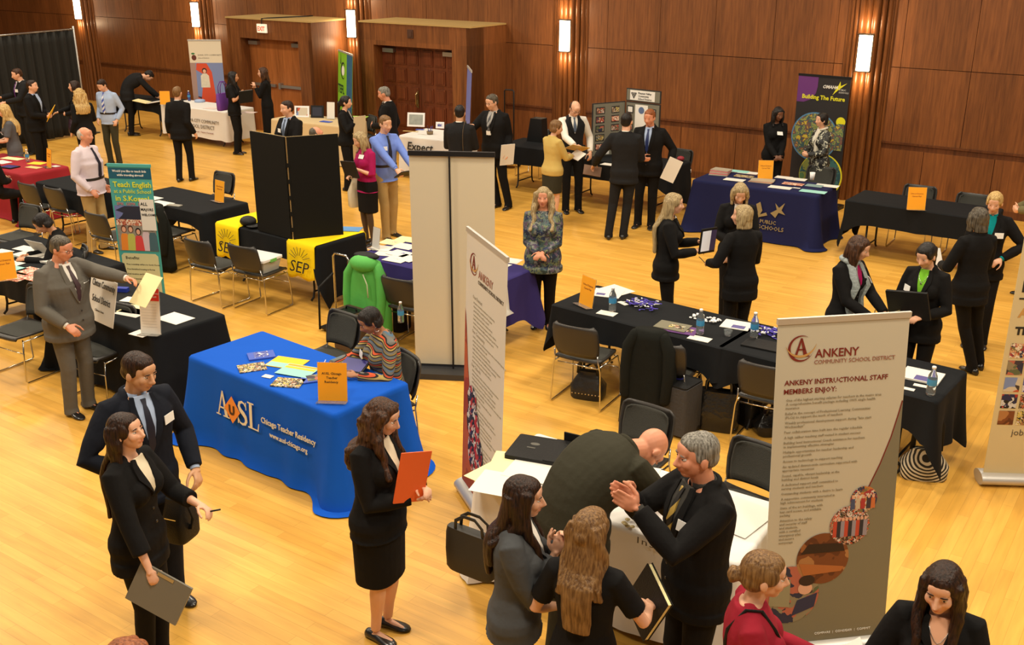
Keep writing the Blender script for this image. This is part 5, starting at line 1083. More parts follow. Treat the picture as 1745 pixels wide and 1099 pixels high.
# narrow blue banner seen edge-on
a_ = at(787,113,2.05); vb, w8 = rollup(Vector((a_.x, a_.y, 0)), Vector((a_.x+.10, a_.y-.80, 0)), 2.04, 'blue and white banner seen almost edge-on by the right vestibule', mat('banner_periwinkle', sr(110,120,190), .5), base='flat', lean=.10)
# black and purple banner
a_ = at(1362,126,2.08); b_ = at(1451,133,2.08); ob, w9 = rollup(Vector((a_.x, a_.y, 0)), Vector((b_.x, b_.y, 0)), 2.07, 'black, purple and yellow banner reading Building The Future', mat('banner_charcoal', sr(36,34,36), .5), base='flat', basem=DARKM)
def FO_(x, z, off=-.004): return TR(x, off, z) @ FACE
shape(ob, 'purple_corner', mat('print_purple', sr(104,48,120), .5), [(.002,0), (.12,0), (.24,.05), (.31,.15), (.33,.25), (.33,.40), (.002,.40)], FO_(0, 1.66))
lettering('OMAHA', WHI, ob, FO_(.42, 1.90, -.0065), size=.07, shear=.35, bold=.002, width=.24); letter_lines([('PUBLIC', 0, 0, .035), ('SCHOOLS', 0, -.04, .035)], WHI, ob, FO_(.68, 1.88, -.0065))
shape(ob, 'star_person_emblem', mat('print_yellow', sr(226,220,40), .6), [(.58,-.10), (.64,.02), (.60,.02), (.66,.05), (.69,.12), (.70,.05), (.80,.10), (.71,.02), (.66,-.02)], FO_(0, 1.90, -.005))
lettering('Building The Future', mat('print_yellow', sr(226,220,40), .6), ob, FO_(.09, 1.72, -.0065), size=.09, width=.70, bold=.0025)
shape(ob, 'blue_ring', mat('print_ring_blue', sr(80,130,170), .5), circ(.35, 0, .385, 40), FO_(0, 1.13)); shape(ob, 'round_classroom_picture', PH['green'], circ(.35, 0, .365, 40), FO_(0, 1.13, -.005))
shape(ob, 'yellow_dot', mat('print_dot', sr(226,220,30), .5), circ(.76, 0, .075, 24), FO_(0, 1.40)); shape(ob, 'green_wedge_picture', PH['green'], [(.55,.0), (w9-.03,.0), (w9-.03,.42), (.72,.42), (.6,.3)], FO_(0, .95, -.0045))
shape(ob, 'yellow_ring', mat('print_yellow', sr(226,220,40), .6), circ(.52, 0, .36, 40), FO_(0, .52, -.0046)); shape(ob, 'lower_round_picture', photo_mat('photo_globe', [sr(60,110,110), sr(40,80,90), sr(130,140,70), sr(80,120,80)], 7, 'NOISE'), circ(.51, 0, .345, 40), FO_(0, .52, -.0055))
# black drape on its pole
DR = mat('drape_black', (.012,.012,.010), .9, bump=.2, bscale=5)
pf = at(150,228,0); e1 = at(0,258,0); dd_ = (e1-pf); dd_.z = 0; L_ = dd_.length + 1.0; dr = empty('pipe_and_drape', (0,0,0), 0, 'black drape hung from a metal pipe at the far left', 'drape'); dr.matrix_world = frame3((pf.x, pf.y, 0), dd_)
HD = 2.26
c = MB(); rings = []; n_ = 150
for z in [HD-.02 - (HD-.06)*j/10 for j in range(11)]:
    k = .4+.6*(HD-z)/HD; rings.append([(L_*i/n_+.03, (.05*math.sin(i*.62)+.03*math.sin(i*1.37+1))*k, z) for i in range(n_+1)])
c.rings(rings, False, False); o = c.build('drape', DR, dr, smooth=True); md = o.modifiers.new('t', 'SOLIDIFY'); md.thickness = .006
p = MB(); p.tube([(0, 0, 0), (0, 0, HD+.06)], .022, 10); p.build('upright_pole', ALU, dr, smooth=True)
p = MB(); p.tube([(0, 0, HD), (L_, 0, HD)], .018, 10); p.build('crossbar', STEEL, dr, smooth=True)
p = MB(); p.bbox((0, 0, .01), (.4, .4, .02), .03); p.build('base_plate', DARKM, dr)
# tri-fold board on the SEP table, back view
BB = mat('trifold_black', (.009,.008,.006), .85, spec=.15); EDG = mat('trifold_tan_edge', sr(196,166,112), .7)
p0 = at(440,393,.772); p1 = at(499,409,.772); p2 = at(586,400,.772)
tf = empty('trifold_board', (0,0,0), 0, 'tall black tri-fold display board standing on the yellow-runner table, seen from behind', 'display board'); HB = 1.20
def bpanel(nm, a, b, z0, h_, off=.0, par=tf, m=BB):
    M = frame3((a.x, a.y, z0), b-a); w_ = Vector((b.x-a.x, b.y-a.y, 0)).length; q = MB(); q.box((w_/2, .012, h_/2), (w_, .022, h_)); o = q.build(nm, m, par); o.matrix_world = M
    q = MB(); q.box((w_/2, .026, h_/2+.0), (w_+.006, .006, h_+.006)); e = q.build('panel_edging', EDG, o); return o
b1_ = bpanel('left_panel', p0, p1 + (p0-p1)*.04, .772, HB); b2_ = bpanel('right_panel', p1 + (p2-p1)*.03, p2, .772, HB)
for k in range(5):
    q = MB(); q.box((-.01, -.004, .12+k*.19), (.035, .006, .05)); q.build('hinge', BB, b2_)
# grey photo board
GB = mat('board_grey', sr(120,118,104), .8); FRB = mat('board_frame_black', (.02,.02,.02), .6)
pv = empty('photo_display_board', (0,0,0), 0, 'grey folding photo board with a header sign, on the table by the wall', 'display board')
zb = .772; a1 = at(1008,268,zb); hinge = at(1063,262,zb); c1 = at(1122,281,zb)
d1 = (hinge-a1); d1.z = 0; d2 = Vector((math.cos(R(-40)), math.sin(R(-40)), 0)); c1 = hinge + d2*.66
def gpanel(nm, a, b, z0, h_):
    M = frame3((a.x, a.y, z0), b-a); w_ = (b-a).length; q = MB(); q.box((w_/2, .012, h_/2), (w_, .02, h_)); o = q.build(nm, FRB, pv); o.matrix_world = M
    q = MB(); q.box((w_/2, .0, h_/2), (w_-.03, .008, h_-.03)); q.build('grey_felt', GB, o); return o, w_
l_, lw = gpanel('left_panel', a1, hinge, zb, .86); m_, mw = gpanel('centre_panel', hinge + d2*.01, c1, zb, .86); h_, hw = gpanel('header_panel', hinge + d2*.01, c1, zb+.87, .20)
pc = [PH['crowd'], PH['magazine'], PH['group'], PH['red'], PH['boy']]
for k in range(5):
    for j in range(2):
        x = lw*(.12+j*.46); z = .71-k*.145; q = MB(); q.box((x+.07, -.006, z+.03), (.17 if j == 0 else .15, .004, .11)); q.cur = 1; q.box((x+.07, -.009, z+.03), (.14, .003, .08)); q.build('framed_photo', [FRB, pc[(k*2+j) % 5]], l_)
q = MB(); q.box((lw*.42, -.006, .06), (.14, .004, .06)); q.build('caption_card', TAGW, l_)
q = MB(); q.box((mw*.47, -.006, .55), (.24, .004, .55)); q.build('info_sheet', TAGW, m_)
shape(m_, 'round_seal', mat('seal_blue', sr(90,110,150), .6), circ(mw*.47, .74, .055, 20), TR(0, -.010, 0) @ FACE)
for x, z in ((.14, .74), (.80, .72), (.80, .50), (.14, .46)):
    q = MB(); q.box((mw*x, -.006, z), (.12, .004, .12)); q.cur = 1; q.box((mw*x, -.009, z), (.085, .003, .085)); q.build('framed_photo', [FRB, TAGW if z > .6 else PH['crowd']], m_)
q = MB(); q.box((hw*.48, -.006, .10), (hw*.72, .004, .155)); q.build('header_sheet', TAGW, h_)
letter_lines([('Pleasant Valley', 0, 0, .042, .0008), ('Community', 0, -.045, .042, .0008), ('School District', 0, -.09, .042, .0008)], INK, h_, TR(hw*.36, -.010, .125) @ FACE)
W_ = MB()
for i, (x, y) in enumerate(((0,0), (.035,0), (.07,0), (.0175,-.03), (.0525,-.03), (.035,-.06))):
    W_.add([(x-.016+hw*.18, y+.016, 0), (x+hw*.18, y-.02, 0), (x+.016+hw*.18, y+.016, 0), (x+hw*.18, y+.026, 0)], [(0,1,2,3)])
W_.build('stacked_v_emblem', INK, h_, M=TR(0, -.011, .12) @ FACE)
# lettering on cloths
A = TB['A'][4]; z_ = .40
def on_cloth(key, x, z, flare, drop, off=.012):
    c, a, L, Wd, co = TB[key]; t = (.757-z)/drop; y = -(Wd/2+.012) - .004 - flare*(t**1.3)*drop*.35 - off - .006; return TR(x, y, z) @ Matrix.Rotation(-math.atan(flare*.42*t**.3), 4, 'X') @ FACE
WT = mat('cloth_print_cream', sr(226,216,186), .7); OR = mat('cloth_print_orange', sr(232,142,54), .7)
def serif(ch, x, y, s, mb):
    def P(pts): 
        k = len(pts); pts = [(x+a*s, y+b*s) for a, b in pts]; mb.add([(a, b, 0) for a, b in pts] + [(a, b, .0015) for a, b in pts], [tuple(range(k, 2*k))] + [(i, (i+1) % k, (i+1) % k + k, i+k) for i in range(k)])
    if ch == 'A':
        P([(-.02,0), (.24,0), (.24,.045), (-.02,.045)]); P([(.40,0), (.78,0), (.78,.045), (.40,.045)]); P([(.08,.045), (.135,.045), (.385,.84), (.37,1.0), (.36,1.0)]); P([(.50,.045), (.68,.045), (.42,1.0), (.35,1.0)]); P([(.19,.30), (.55,.30), (.54,.36), (.21,.36)])
    if ch == 'L':
        P([(0,0), (.60,0), (.60,.05), (0,.05)]); P([(.10,.05), (.25,.05), (.25,.96), (.10,.96)]); P([(0,.95), (.36,.95), (.36,1.), (0,1.)]); P([(.54,.05), (.60,.05), (.64,.30), (.60,.30)])
    if ch == 'S':
        o = [];
        ctr = [(.50,.80), (.42,.92), (.28,.95), (.14,.88), (.10,.74), (.18,.60), (.34,.50), (.48,.38), (.52,.22), (.44,.09), (.28,.04), (.12,.08), (.04,.22)]
        wd_ = [.02,.03,.045,.06,.07,.085,.095,.085,.07,.06,.045,.03,.02]
        for i in range(len(ctr)-1):
            (x0, y0), (x1, y1) = ctr[i], ctr[i+1]
            def nrm(i):
                a_ = ctr[max(0,i-1)]; b_ = ctr[min(len(ctr)-1,i+1)]; dx, dy = b_[0]-a_[0], b_[1]-a_[1]; l = math.hypot(dx, dy); return -dy/l, dx/l
            n0, n1 = nrm(i), nrm(i+1); w0, w1 = wd_[i], wd_[i+1]
            P([(x0+n0[0]*w0, y0+n0[1]*w0), (x0-n0[0]*w0, y0-n0[1]*w0), (x1-n1[0]*w1, y1-n1[1]*w1), (x1+n1[0]*w1, y1+n1[1]*w1)])
        P([(.52,.68), (.55,.68), (.54,.98), (.50,.98), (.48,.86)]); P([(.0,.02), (.04,.02), (.06,.14), (.03,.34), (.0,.34)])
TA = lambda x, z, off=.014: on_cloth('A', x, z, .15, .79, off)
m1 = MB(); serif('A', 0, 0, .225, m1); m1.build('lettering', WT, A, M=TA(-.52, .36)); m1 = MB(); serif('S', 0, 0, .215, m1); m1.build('lettering', WT, A, M=TA(-.235, .355)); m1 = MB(); serif('L', 0, 0, .225, m1); m1.build('lettering', WT, A, M=TA(-.10, .36))
shape(A, 'diamond_emblem', OR, [(0,-.12), (.105,0), (0,.12), (-.105,0)], TA(-.30, .455, .020)); lettering('U', mat('emblem_brown', sr(60,36,20), .6), A, TA(-.34, .415, .024), size=.11, width=.075, bold=.005)
lettering('Chicago Teacher Residency', WT, A, TA(.07, .455), size=.07, width=.66, bold=.0012); lettering('www.ausl-chicago.org', WT, A, TA(.17, .36), size=.06, width=.46, bold=.0008)
Q = TB['Q'][4]; GD = mat('cloth_print_gold', sr(140,124,84), .7); TQ = lambda x, z: on_cloth('Q', x, z, .13, .76, .014)
letter_lines([('PUBLIC', .10, .0, .075, .001), ('SCHOOLS', .08, -.085, .085, .001)], GD, Q, TQ(.06, .28)); shape(Q, 'leaping_emblem', GD, [(0,-.05), (.10,.04), (.06,.16), (.12,.20), (.16,.08), (.13,.02), (.22,.06), (.24,.02), (.12,-.02), (.04,-.10)], TQ(.02, .38)); shape(Q, 'star_emblem', GD, [(0,0), (.09,.06), (.06,.15), (.12,.09), (.20,.17), (.16,.06), (.22,.0), (.12,.02), (.08,-.06)], TQ(.30, .44))
Lc = TB['L'][4]; TL_ = lambda x, z: on_cloth('L', x, z, .03, .60, .012)
lettering('IOWA CITY COMMUNITY', INKG, Lc, TL_(-.22, .48), size=.10, width=1.02); lettering('SCHOOL DISTRICT', INKG, Lc, TL_(-.20, .36), size=.11, width=.85); lettering('Child Centered : Future Focused', INKR, Lc, TL_(-.20, .27), size=.045, width=.80)
Oc = TB['O'][4]; TO_ = lambda x, z: on_cloth('O', x, z, .04, .62, .012)
lettering('Expect', INK, Oc, TO_(-.36, .53), size=.20, width=.56, shear=.15, bold=.003); lettering('Best', INK, Oc, TO_(-.02, .32), size=.20, width=.40, shear=.15, bold=.003)
D_ = TB['D'][4]; TD = lambda x, z: on_cloth('D', x, z, .10, .70, .014)
lettering('Inspiration', INKG, D_, TD(.30, .70), size=.06, width=.46, spacing=1.2)
# ------------------------------------------------------------------ things on the tables
PAP = mat('paper_white', sr(226,222,212), .7); PAPY = mat('paper_cream', sr(240,228,170), .7); PAPT = mat('folder_manila', sr(214,184,116), .7); ORS = mat('orange_sheet', sr(246,166,24), .6); ACR = mat('acrylic', (.85,.85,.82), .1, trans=.9, spec=.5)
TEALP = mat('paper_teal', sr(150,210,200), .6); BLUEP = mat('paper_blue', sr(60,90,190), .5); BLK = mat('black_leather', (.009,.009,.009), .55, bump=.2, bscale=120, spec=.25); YELP = mat('paper_yellow', sr(250,196,30), .6)
def put(o, key, px, py, rz=0, z=.766):
    p = at(px, py, z); o.location = p; a = TB[key][1] if key else 0; o.rotation_euler = (0, 0, a + R(rz)); return o
def sheet(key, px, py, w, d, rz, m, label, cat='paper', name='paper_sheet', t=.002, z=.766, extra=None, group=None):
    q = MB(); q.box((0, 0, t/2), (w, d, t)); o = q.build(name, m); put(o, key, px, py, rz, z); tag(o, label, cat, group)
    if extra:
        for (nm, x, y, ww, hh, mm) in extra:
            e = MB(); e.box((x, y, t+.0006), (ww, hh, .0012)); e.build(nm, mm, o)
    return o
def table_sign(key, px, py, f, label, text=None, h=.28, w=.216, m=ORS, tm=None, z=.766, lean=-8):
    """upright acrylic holder with a sheet, facing f (0 = camera side)"""
    r = empty('table_sign', at(px, py, z), R(f), label, 'sign', None); Rl = Matrix.Rotation(R(lean), 4, 'X')
    q = MB(); q.box((0, 0, h/2+.004), (w, .002, h)); o = q.build('sheet', m, r); o.matrix_local = Rl
    q = MB(); q.box((0, .004, h/2+.004), (w+.008, .002, h+.006)); q.box((0, -.03, .002), (w+.008, .085, .003)); q.build('acrylic_holder', ACR, r).matrix_local = Rl
    if text: letter_lines(text, tm or mat('sign_ink', sr(150,80,20), .6), r, Rl @ TR(-w*.36, -.0018, h*.70) @ FACE)
    return r
OT = [('School District', 0, 0, .026, .0003), ('Career Fair', .02, -.035, .026, .0003)]
table_sign('A', 568, 684, -4, 'orange sign sheet standing on the blue table', [('AUSL Chicago', 0, 0, .026, .0004), ('Teacher', .035, -.033, .026, .0004), ('Residency', .022, -.066, .026, .0004)], h=.30, w=.225, tm=INK)
table_sign('B', 998, 521, -58, 'orange sign sheet on the left lanyard table, seen almost edge-on', OT)
table_sign('G', 374, 344, -42, 'orange sign sheet on the black table behind the teal banner', OT)
table_sign('F', 11, 478, 30, 'orange sign sheet on the left-edge table beside red photo sheets', OT)
table_sign('J', 84, 286, -50, 'orange sign sheet on the maroon table', OT)
table_sign('M', 282, 179, 0, 'orange sign sheet beside the back of the man in black by the apple banner', None)
table_sign('Q', 1304, 306, -6, 'orange sign sheet standing on magazines on the navy table', OT)
table_sign('R', 1561, 357, -8, 'orange sign sheet on the empty wall-side black table', OT, h=.29, w=.23)
# blue table
mg = lambda c: [('cover_photo', 0, .01, .12, .12, PH[c])]
sheet('A', 446, 607, .22, .16, 60, BLUEP, 'stack of blue brochures at the far left of the blue table', 'brochure', 'brochure', .012, extra=mg('books'))
sheet('A', 430, 627, .22, .17, 62, PH['magazine'], 'glossy brochure nearest the left front of the blue table', 'brochure', 'brochure', .006)
sheet('A', 490, 619, .30, .22, 20, YELP, 'yellow topped leaflet in the middle of the blue table', 'leaflet', 'leaflet', .004, extra=[('teal_panel', .0, -.06, .28, .09, TEALP)])
sheet('A', 508, 632, .30, .22, 18, TEALP, 'pale teal leaflet overlapping the yellow one on the blue table', 'leaflet', 'leaflet', .003, z=.771, extra=[('yellow_stripe', .0, .04, .28, .035, YELP), ('orange_stripe', .0, .085, .28, .03, ORS)])
sheet('A', 457, 642, .085, .055, 15, PAP, 'small white card on the blue table', 'card', 'card', .004)
sheet('A', 492, 653, .24, .17, 30, PH['magazine'], 'glossy brochure at the front middle of the blue table', 'brochure', 'brochure', .008)
sheet('A', 537, 646, .20, .14, 60, BLUEP, 'blue brochure half behind the orange sign on the blue table', 'brochure', 'brochure', .008, extra=mg('boy'))
SCR = mat('screen_violet', sr(50,48,120), .3, emis=.10)
tbl = empty('tablet', at(602,632,.766), TB['A'][1]+R(16), 'tablet propped on its pale case on the blue table', 'tablet')
q = MB(); q.bbox((0, .01, .045), (.25, .18, .012), .01, M=Matrix.Rotation(R(18), 3, 'X')); q.build('body', BLK, tbl); q = MB(); q.box((0, .008, .0525), (.22, .15, .001), M=Matrix.Rotation(R(18), 3, 'X')); q.build('screen', SCR, tbl); q = MB(); q.add([(-.12,-.09,0),(.12,-.09,0),(.12,.0,0),(-.12,.0,0),(-.12,-.085,.022),(.12,-.085,.022)], [(0,3,2,1),(0,1,5,4),(4,5,2,3),(0,4,3),(1,2,5)]); q.build('cover_stand', mat('case_ivory', sr(190,186,160), .6), tbl)
ph = empty('phone', at(582,618,.766), TB['A'][1]+R(20), 'phone with a lit screen by the seated woman\'s hand', 'phone'); q = MB(); q.bbox((0,0,.005), (.135,.07,.009), .008); q.build('body', BLK, ph); q = MB(); q.box((0,0,.0102), (.11,.058,.001)); q.build('screen', mat('screen_blue', sr(120,140,220), .3, emis=.6), ph)
# bottles, cups
WATER = mat('water_plastic', (.80,.86,.88), .08, trans=.92, spec=.5); LBL = mat('bottle_label', sr(60,140,190), .5); CAPW = mat('bottle_cap', (.85,.85,.85), .4)
def bottle(px, py, label, z=.766, body=None, lab=None, s=1.):
    r = empty('water_bottle', at(px, py, z), 0, label, 'bottle'); q = MB(); q.lathe([(.004,0),(.031,.002),(.033,.02),(.031,.06),(.033,.075),(.033,.125),(.030,.15),(.014,.185),(.013,.20),(.004,.201)]); q.build('bottle_body', body or WATER, r, smooth=True)
    q = MB(); q.lathe([(.0335,.078),(.0338,.08),(.0338,.122),(.0335,.124)], caps=False); q.build('label', lab or LBL, r, smooth=True); q = MB(); q.lathe([(.0145,.198),(.0145,.215),(.012,.217)]); q.build('cap', CAPW, r, smooth=True); r.scale = (s, s, s); return r
bottle(1044, 530, 'water bottle at the left end of the lanyard tables', s=1.1)
bottle(1193, 569, 'water bottle standing on a white card beside the grey magazines', s=1.1)
bottle(1285, 575, 'water bottle where the two lanyard tables join', s=1.1)
bottle(1586, 672, 'water bottle at the right end of the lanyard tables', s=1.1)
bottle(48, 276, 'clear bottle on the maroon table', s=.9); bottle(323, 172, 'blue bottle on the white district table behind the man in black', body=mat('bottle_blue', sr(60,70,130), .2), s=1.0)
def cup(px, py, label, m, h=.10, r_=.04, z=.766):
    q = MB(); q.lathe([(.004,0),(r_*.72,0),(r_,h),(r_-.003,h),(r_*.70,.006),(.004,.006)], n=18); o = q.build('cup', m, smooth=True, loc=at(px, py, z)); return tag(o, label, 'cup')
cup(1384, 306, 'white paper cup on the navy table', CAPW, .11); cup(1241, 571, 'small clear cup next to the brochure on the lanyard table', WATER, .05)
# lanyard tables
PURP = mat('print_violet', sr(90,84,140), .6)
sheet('B', 1035, 500, .30, .24, 18, PAP, 'white brochure with a violet block beside the edge-on orange sign', 'brochure', 'brochure', .006, extra=[('violet_block', -.05, -.05, .09, .06, PURP)])
sheet('B', 1052, 494, .30, .22, -12, PAP, 'white sheet fanned behind the violet-block brochure', 'paper', z=.767)
sheet('B', 1035, 534, .18, .11, 8, PAP, 'white card under the leftmost water bottle', 'card', 'card', .004); sheet('B', 1062, 517, .12, .05, -20, PAP, 'narrow white card between bottle and purple lanyards', 'card', 'card', .004)
for k, (x, y, a, m_) in enumerate(((1147,556,8,mat('mag_grey', sr(120,116,96), .5)), (1162,562,10,mat('mag_purple', sr(100,60,120), .5)))): sheet('B', x, y, .30, .20, a, m_, ('grey magazine on top of the pile at the lanyard table', 'purple magazine beneath the grey one at the lanyard table')[k], 'magazine', 'magazine', .006, z=.776-.008*k, extra=[('cover_photo', .04, 0, .14, .08, PH['magazine'])])
sheet('B', 1193, 577, .20, .11, 6, PAP, 'white card under the middle water bottle', 'card', 'card', .004); sheet('B', 1170, 567, .09, .07, 20, PAP, 'small white card touching the purple magazine', 'card', 'card', .004)
sheet('B', 1256, 554, .26, .22, 12, PAP, 'white brochure with violet picture beside the small cup', 'brochure', 'brochure', .006, extra=[('violet_block', .03, -.05, .12, .08, PURP)])
sheet('C', 1572, 641, .30, .26, 4, PAP, 'white brochure near the right end of the lanyard tables', 'brochure', 'brochure', .014, extra=[('violet_block', .04, -.07, .16, .10, PURP)])
sheet('C', 1547, 662, .11, .05, 4, PAP, 'small white card left of the rightmost water bottle', 'card', 'card', .003); sheet('C', 1570, 657, .11, .05, 6, PAP, 'small white card below the right-hand brochure', 'card', 'card', .003)
fo = sheet('C', 1300, 588, .32, .22, 6, BLK, 'black portfolio on the table behind the large front banner', 'portfolio', 'portfolio', .012); sheet('C', 1322, 592, .22, .12, 25, PAPY, 'cream notepad between black portfolio and front banner', 'notepad', 'notepad', .006)
LAN = mat('lanyard_purple', sr(64,50,160), .6); 
def pile(key, px, py, label, seed, m, n_=16, r_=.16):
    rnd = random.Random(seed); root = empty('lanyard_bundle', at(px, py, .766), TB[key][1], label, 'lanyards')
    q = MB()
    for k in range(n_):
        x0, y0, a = rnd.uniform(-r_, r_), rnd.uniform(-r_*.55, r_*.55), rnd.uniform(0, 6.28); pts = [(x0+.07*math.cos(a+t*1.3)*t, y0+.05*math.sin(a+t*1.1)*t, .004+.0016*k) for t in (0, .4, .8, 1.2)]; q.tube(pts, (.009, .0012), 5)
    o = q.build('straps', m, root); o['kind'] = 'stuff'
    q = MB()
    for k in range(n_): x0, y0 = rnd.uniform(-r_, r_), rnd.uniform(-r_*.6, r_*.6); q.box((x0, y0, .02+.0012*k), (.034, .010, .003), rz=rnd.uniform(0, 3))
    o = q.build('white_clips', CAPW, root); o['kind'] = 'stuff'
pile('B', 1095, 522, 'purple lanyards heaped on the left lanyard table', 1, LAN, 34); pile('C', 1314, 570, 'purple lanyards heaped beside the front banner', 2, LAN, 30, .14)
rnd = random.Random(5); q = MB()
for k in range(40): q.ell((rnd.uniform(-.13,.13), rnd.uniform(-.06,.06), .008+rnd.uniform(0,.02)), (.016,.011,.008), None, 8, 5)
o = q.build('mint_pile', CAPW, loc=at(1203, 545, .766), rz=TB['B'][1]); o['kind'] = 'stuff'; o['label'] = 'loose heap of small white sweets on the lanyard table'; o['category'] = 'sweets'
# white table
pf_ = empty('portfolio_case', at(923,771,.766), TB['D'][1]+R(14), 'thick black closed portfolio with a flap on the white table', 'portfolio'); q = MB(); q.bbox((0,0,.016), (.42,.34,.03), .015); q.build('body', BLK, pf_); q = MB(); q.bbox((.135,0,.034), (.15,.335,.006), .012); q.build('flap', BLK, pf_); q = MB(); q.ell((-.06,.05,.0315), (.035,.02,.001)); q.box((-.07,-.01,.0315),(.06,.012,.001)); q.build('stamped_emblem', mat('stamp_grey', sr(90,88,80), .5), pf_)
ca = empty('open_case', at(978,776,.766), TB['D'][1]+R(6), 'open black case between portfolio and bending man', 'case'); q = MB(); q.bbox((0,0,.012), (.26,.24,.02), .01); q.build('base', BLK, ca); q = MB(); q.bbox((0,.125,.05), (.26,.012,.09), .004); q.build('lid', BLK, ca)
for k, (x, y, w_, d_, a, m_, l_) in enumerate(((872,796,.30,.42,22,PAPY,'cream sheet on the white table just left of the portfolio'), (848,812,.34,.28,-8,PAPY,'cream sheet at the left end of the white table'), (850,824,.30,.30,14,PAP,'white sheet at the left front corner of the white table'), (905,800,.30,.30,10,PAP,'white sheet in front of the portfolio'),
    (1086,806,.28,.22,15,PAP,'white sheet under the bald man\'s face'), (1150,826,.30,.22,-5,PAP,'white sheet between the bald man and the gesturing man'), (1262,880,.30,.40,-8,PAP,'white sheet on the white table right of the gesturing man'))): sheet('D', x, y, w_, d_, a, m_, l_, z=.766+.002*(k % 4))
q = MB(); rnd = random.Random(9)
for k in range(14): q.lathe([(.002, 0), (.016, .001), (.016, .004), (.002, .005)], (rnd.uniform(-.10,.10), rnd.uniform(-.06,.06), .001+.004*(k % 3)), 10)
o = q.build('badge_pile', mat('badge_brass', sr(170,150,100), .35, .7), loc=at(1092,893,.768)); o['kind'] = 'stuff'; o['label'] = 'handful of small round badges on the white table edge'; o['category'] = 'badges'
# poster table
po = empty('poster_board', (0,0,0), 0, 'white poster with handwritten Clinton Community School District', 'poster')
A1 = at(150,540,.766); B1 = at(206,566,.766); dd_ = (B1-A1).normalized(); po.matrix_world = frame3(A1, B1-A1) ; PWd = .47
q = MB(); q.box((PWd/2, .05, .20), (PWd, .006, .42), M=Matrix.Rotation(R(-14), 3, 'X')); q.build('board', PAP, po)
MPo = lambda x, z: TR(x, .05+(z-.20)*math.tan(R(14))-.007, z) @ Matrix.Rotation(R(-14), 4, 'X') @ FACE
lettering('Clinton Community', INK, po, MPo(.04, .31), size=.09, width=.41, shear=.1); lettering('School District', INK, po, MPo(.06, .17), size=.09, width=.33, shear=.1); lettering('Clinton, Iowa', INKG, po, MPo(.13, .09), size=.03)
r = table_sign('E', 258, 570, -10, 'tall clear stand with a red-headed white notice on the poster table', None, h=.42, w=.19, m=PAP)
q = MB(); q.box((0, -.003, .36), (.188, .002, .11)); q.build('red_header', mat('notice_red', sr(206,44,36), .6), r).matrix_local = Matrix.Rotation(R(-8), 4, 'X')
letter_lines([('CLINTON SCHOOLS', 0, 0, .019), ('JOIN OUR TEAM', .01, -.03, .019)], WHI, r, Matrix.Rotation(R(-8), 4, 'X') @ TR(-.08, -.006, .365) @ FACE); letter_lines([('- - - - - - - - - - - -', 0, -.026*k, .02) for k in range(9)], INKG, r, Matrix.Rotation(R(-8), 4, 'X') @ TR(-.075, -.004, .27) @ FACE)
for x, y, w_, d_, a, m_, l_ in ((299,543,.30,.22,5,PAP,'white sheets fanned at the right end of the poster table'), (232,528,.28,.22,20,PAPY,'cream sheet behind the tall red-headed notice'), (226,533,.28,.20,14,PAP,'white sheet under the cream one behind the notice'), (241,569,.18,.13,10,PAP,'white card in front of the red-headed notice'), (232,512,.28,.14,24,PAP,'white sheet beneath the outstretched hand')): sheet('E', x, y, w_, d_, a, m_, l_)
q = MB(); q.bbox((0,0,.02), (.13,.06,.04), .006); o = q.build('blue_box', mat('box_blue', sr(30,50,150), .5), smooth=False); put(o, 'E', 209, 497, 30); tag(o, 'small blue box on the poster table behind the poster', 'box')
q = MB(); q.lathe([(.004,0),(.03,0),(.032,.04),(.02,.05),(.015,.09),(.012,.092)]); o = q.build('red_bottle', mat('plastic_red', sr(130,20,30), .3), smooth=True, loc=at(187,498,.766)); tag(o, 'small dark red bottle on the poster table', 'bottle')
# left-edge table
bi = empty('ring_binder', at(68,440,.766), TB['F'][1]+R(8), 'open white ring binder before the seated short-haired woman', 'binder')
for sx in (-1, 1): q = MB(); q.box((sx*.15, 0, .012), (.28, .26, .02), M=Matrix.Rotation(R(-4*sx), 3, 'Y')); q.build('page_block', PAP, bi)
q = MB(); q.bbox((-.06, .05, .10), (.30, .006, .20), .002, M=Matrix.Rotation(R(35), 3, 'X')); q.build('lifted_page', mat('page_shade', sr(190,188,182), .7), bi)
rnd = random.Random(3)
for k, (x, y, a) in enumerate(((52,462,8), (28,474,12), (58,473,6))): sheet('F', x, y, .26, .19, a, PH['red'], ('red and white photo sheet nearest the binder', 'red and white photo sheet beside the leftmost orange sign', 'red and white photo sheet nearest the grey suit')[k], 'photo sheet', 'photo_sheet', .003, z=.766+.003*k)
for x, y, m_, l_ in ((4,430,PAP,'white booklet at the very left edge, upper'), (14,437,TEALP,'pale booklet behind the leftmost orange sign'), (22,450,PAP,'white sheet right behind the leftmost orange sign'), (26,459,TEALP,'mint sheet just right of the leftmost orange sign'), (42,424,PAP,'white sheet at the far edge of the left table')): sheet('F', x, y, .22, .16, 10, m_, l_, z=.767)
# teal-banner table, SEP table
sheet('G', 256, 338, .32, .20, 4, PAP, 'white sheet next to the teal banner, upper', 'paper'); sheet('G', 275, 347, .32, .20, 4, PAP, 'white sheet next to the teal banner, lower', 'paper', z=.768); sheet('G', 298, 351, .20, .08, 14, mat('pouch_grey', sr(150,146,134), .6), 'grey pouch beside the white sheets by the teal banner', 'pouch', 'pouch', .012)
q = MB(); q.ell((0,0,.05), (.10,.12,.065)); q.ell((.0,-.13,.02), (.085,.09,.012)); o = q.build('baseball_cap', BLK, smooth=True, loc=at(424,384,.774), rz=R(40)); tag(o, 'black cap lying on the left yellow runner', 'cap')
sheet('H', 598, 391, .26, .20, 30, mat('print_light_blue', sr(90,150,210), .5), 'light blue booklet on the SEP table beyond the tri-fold board', 'booklet', 'booklet', .006, z=.774)
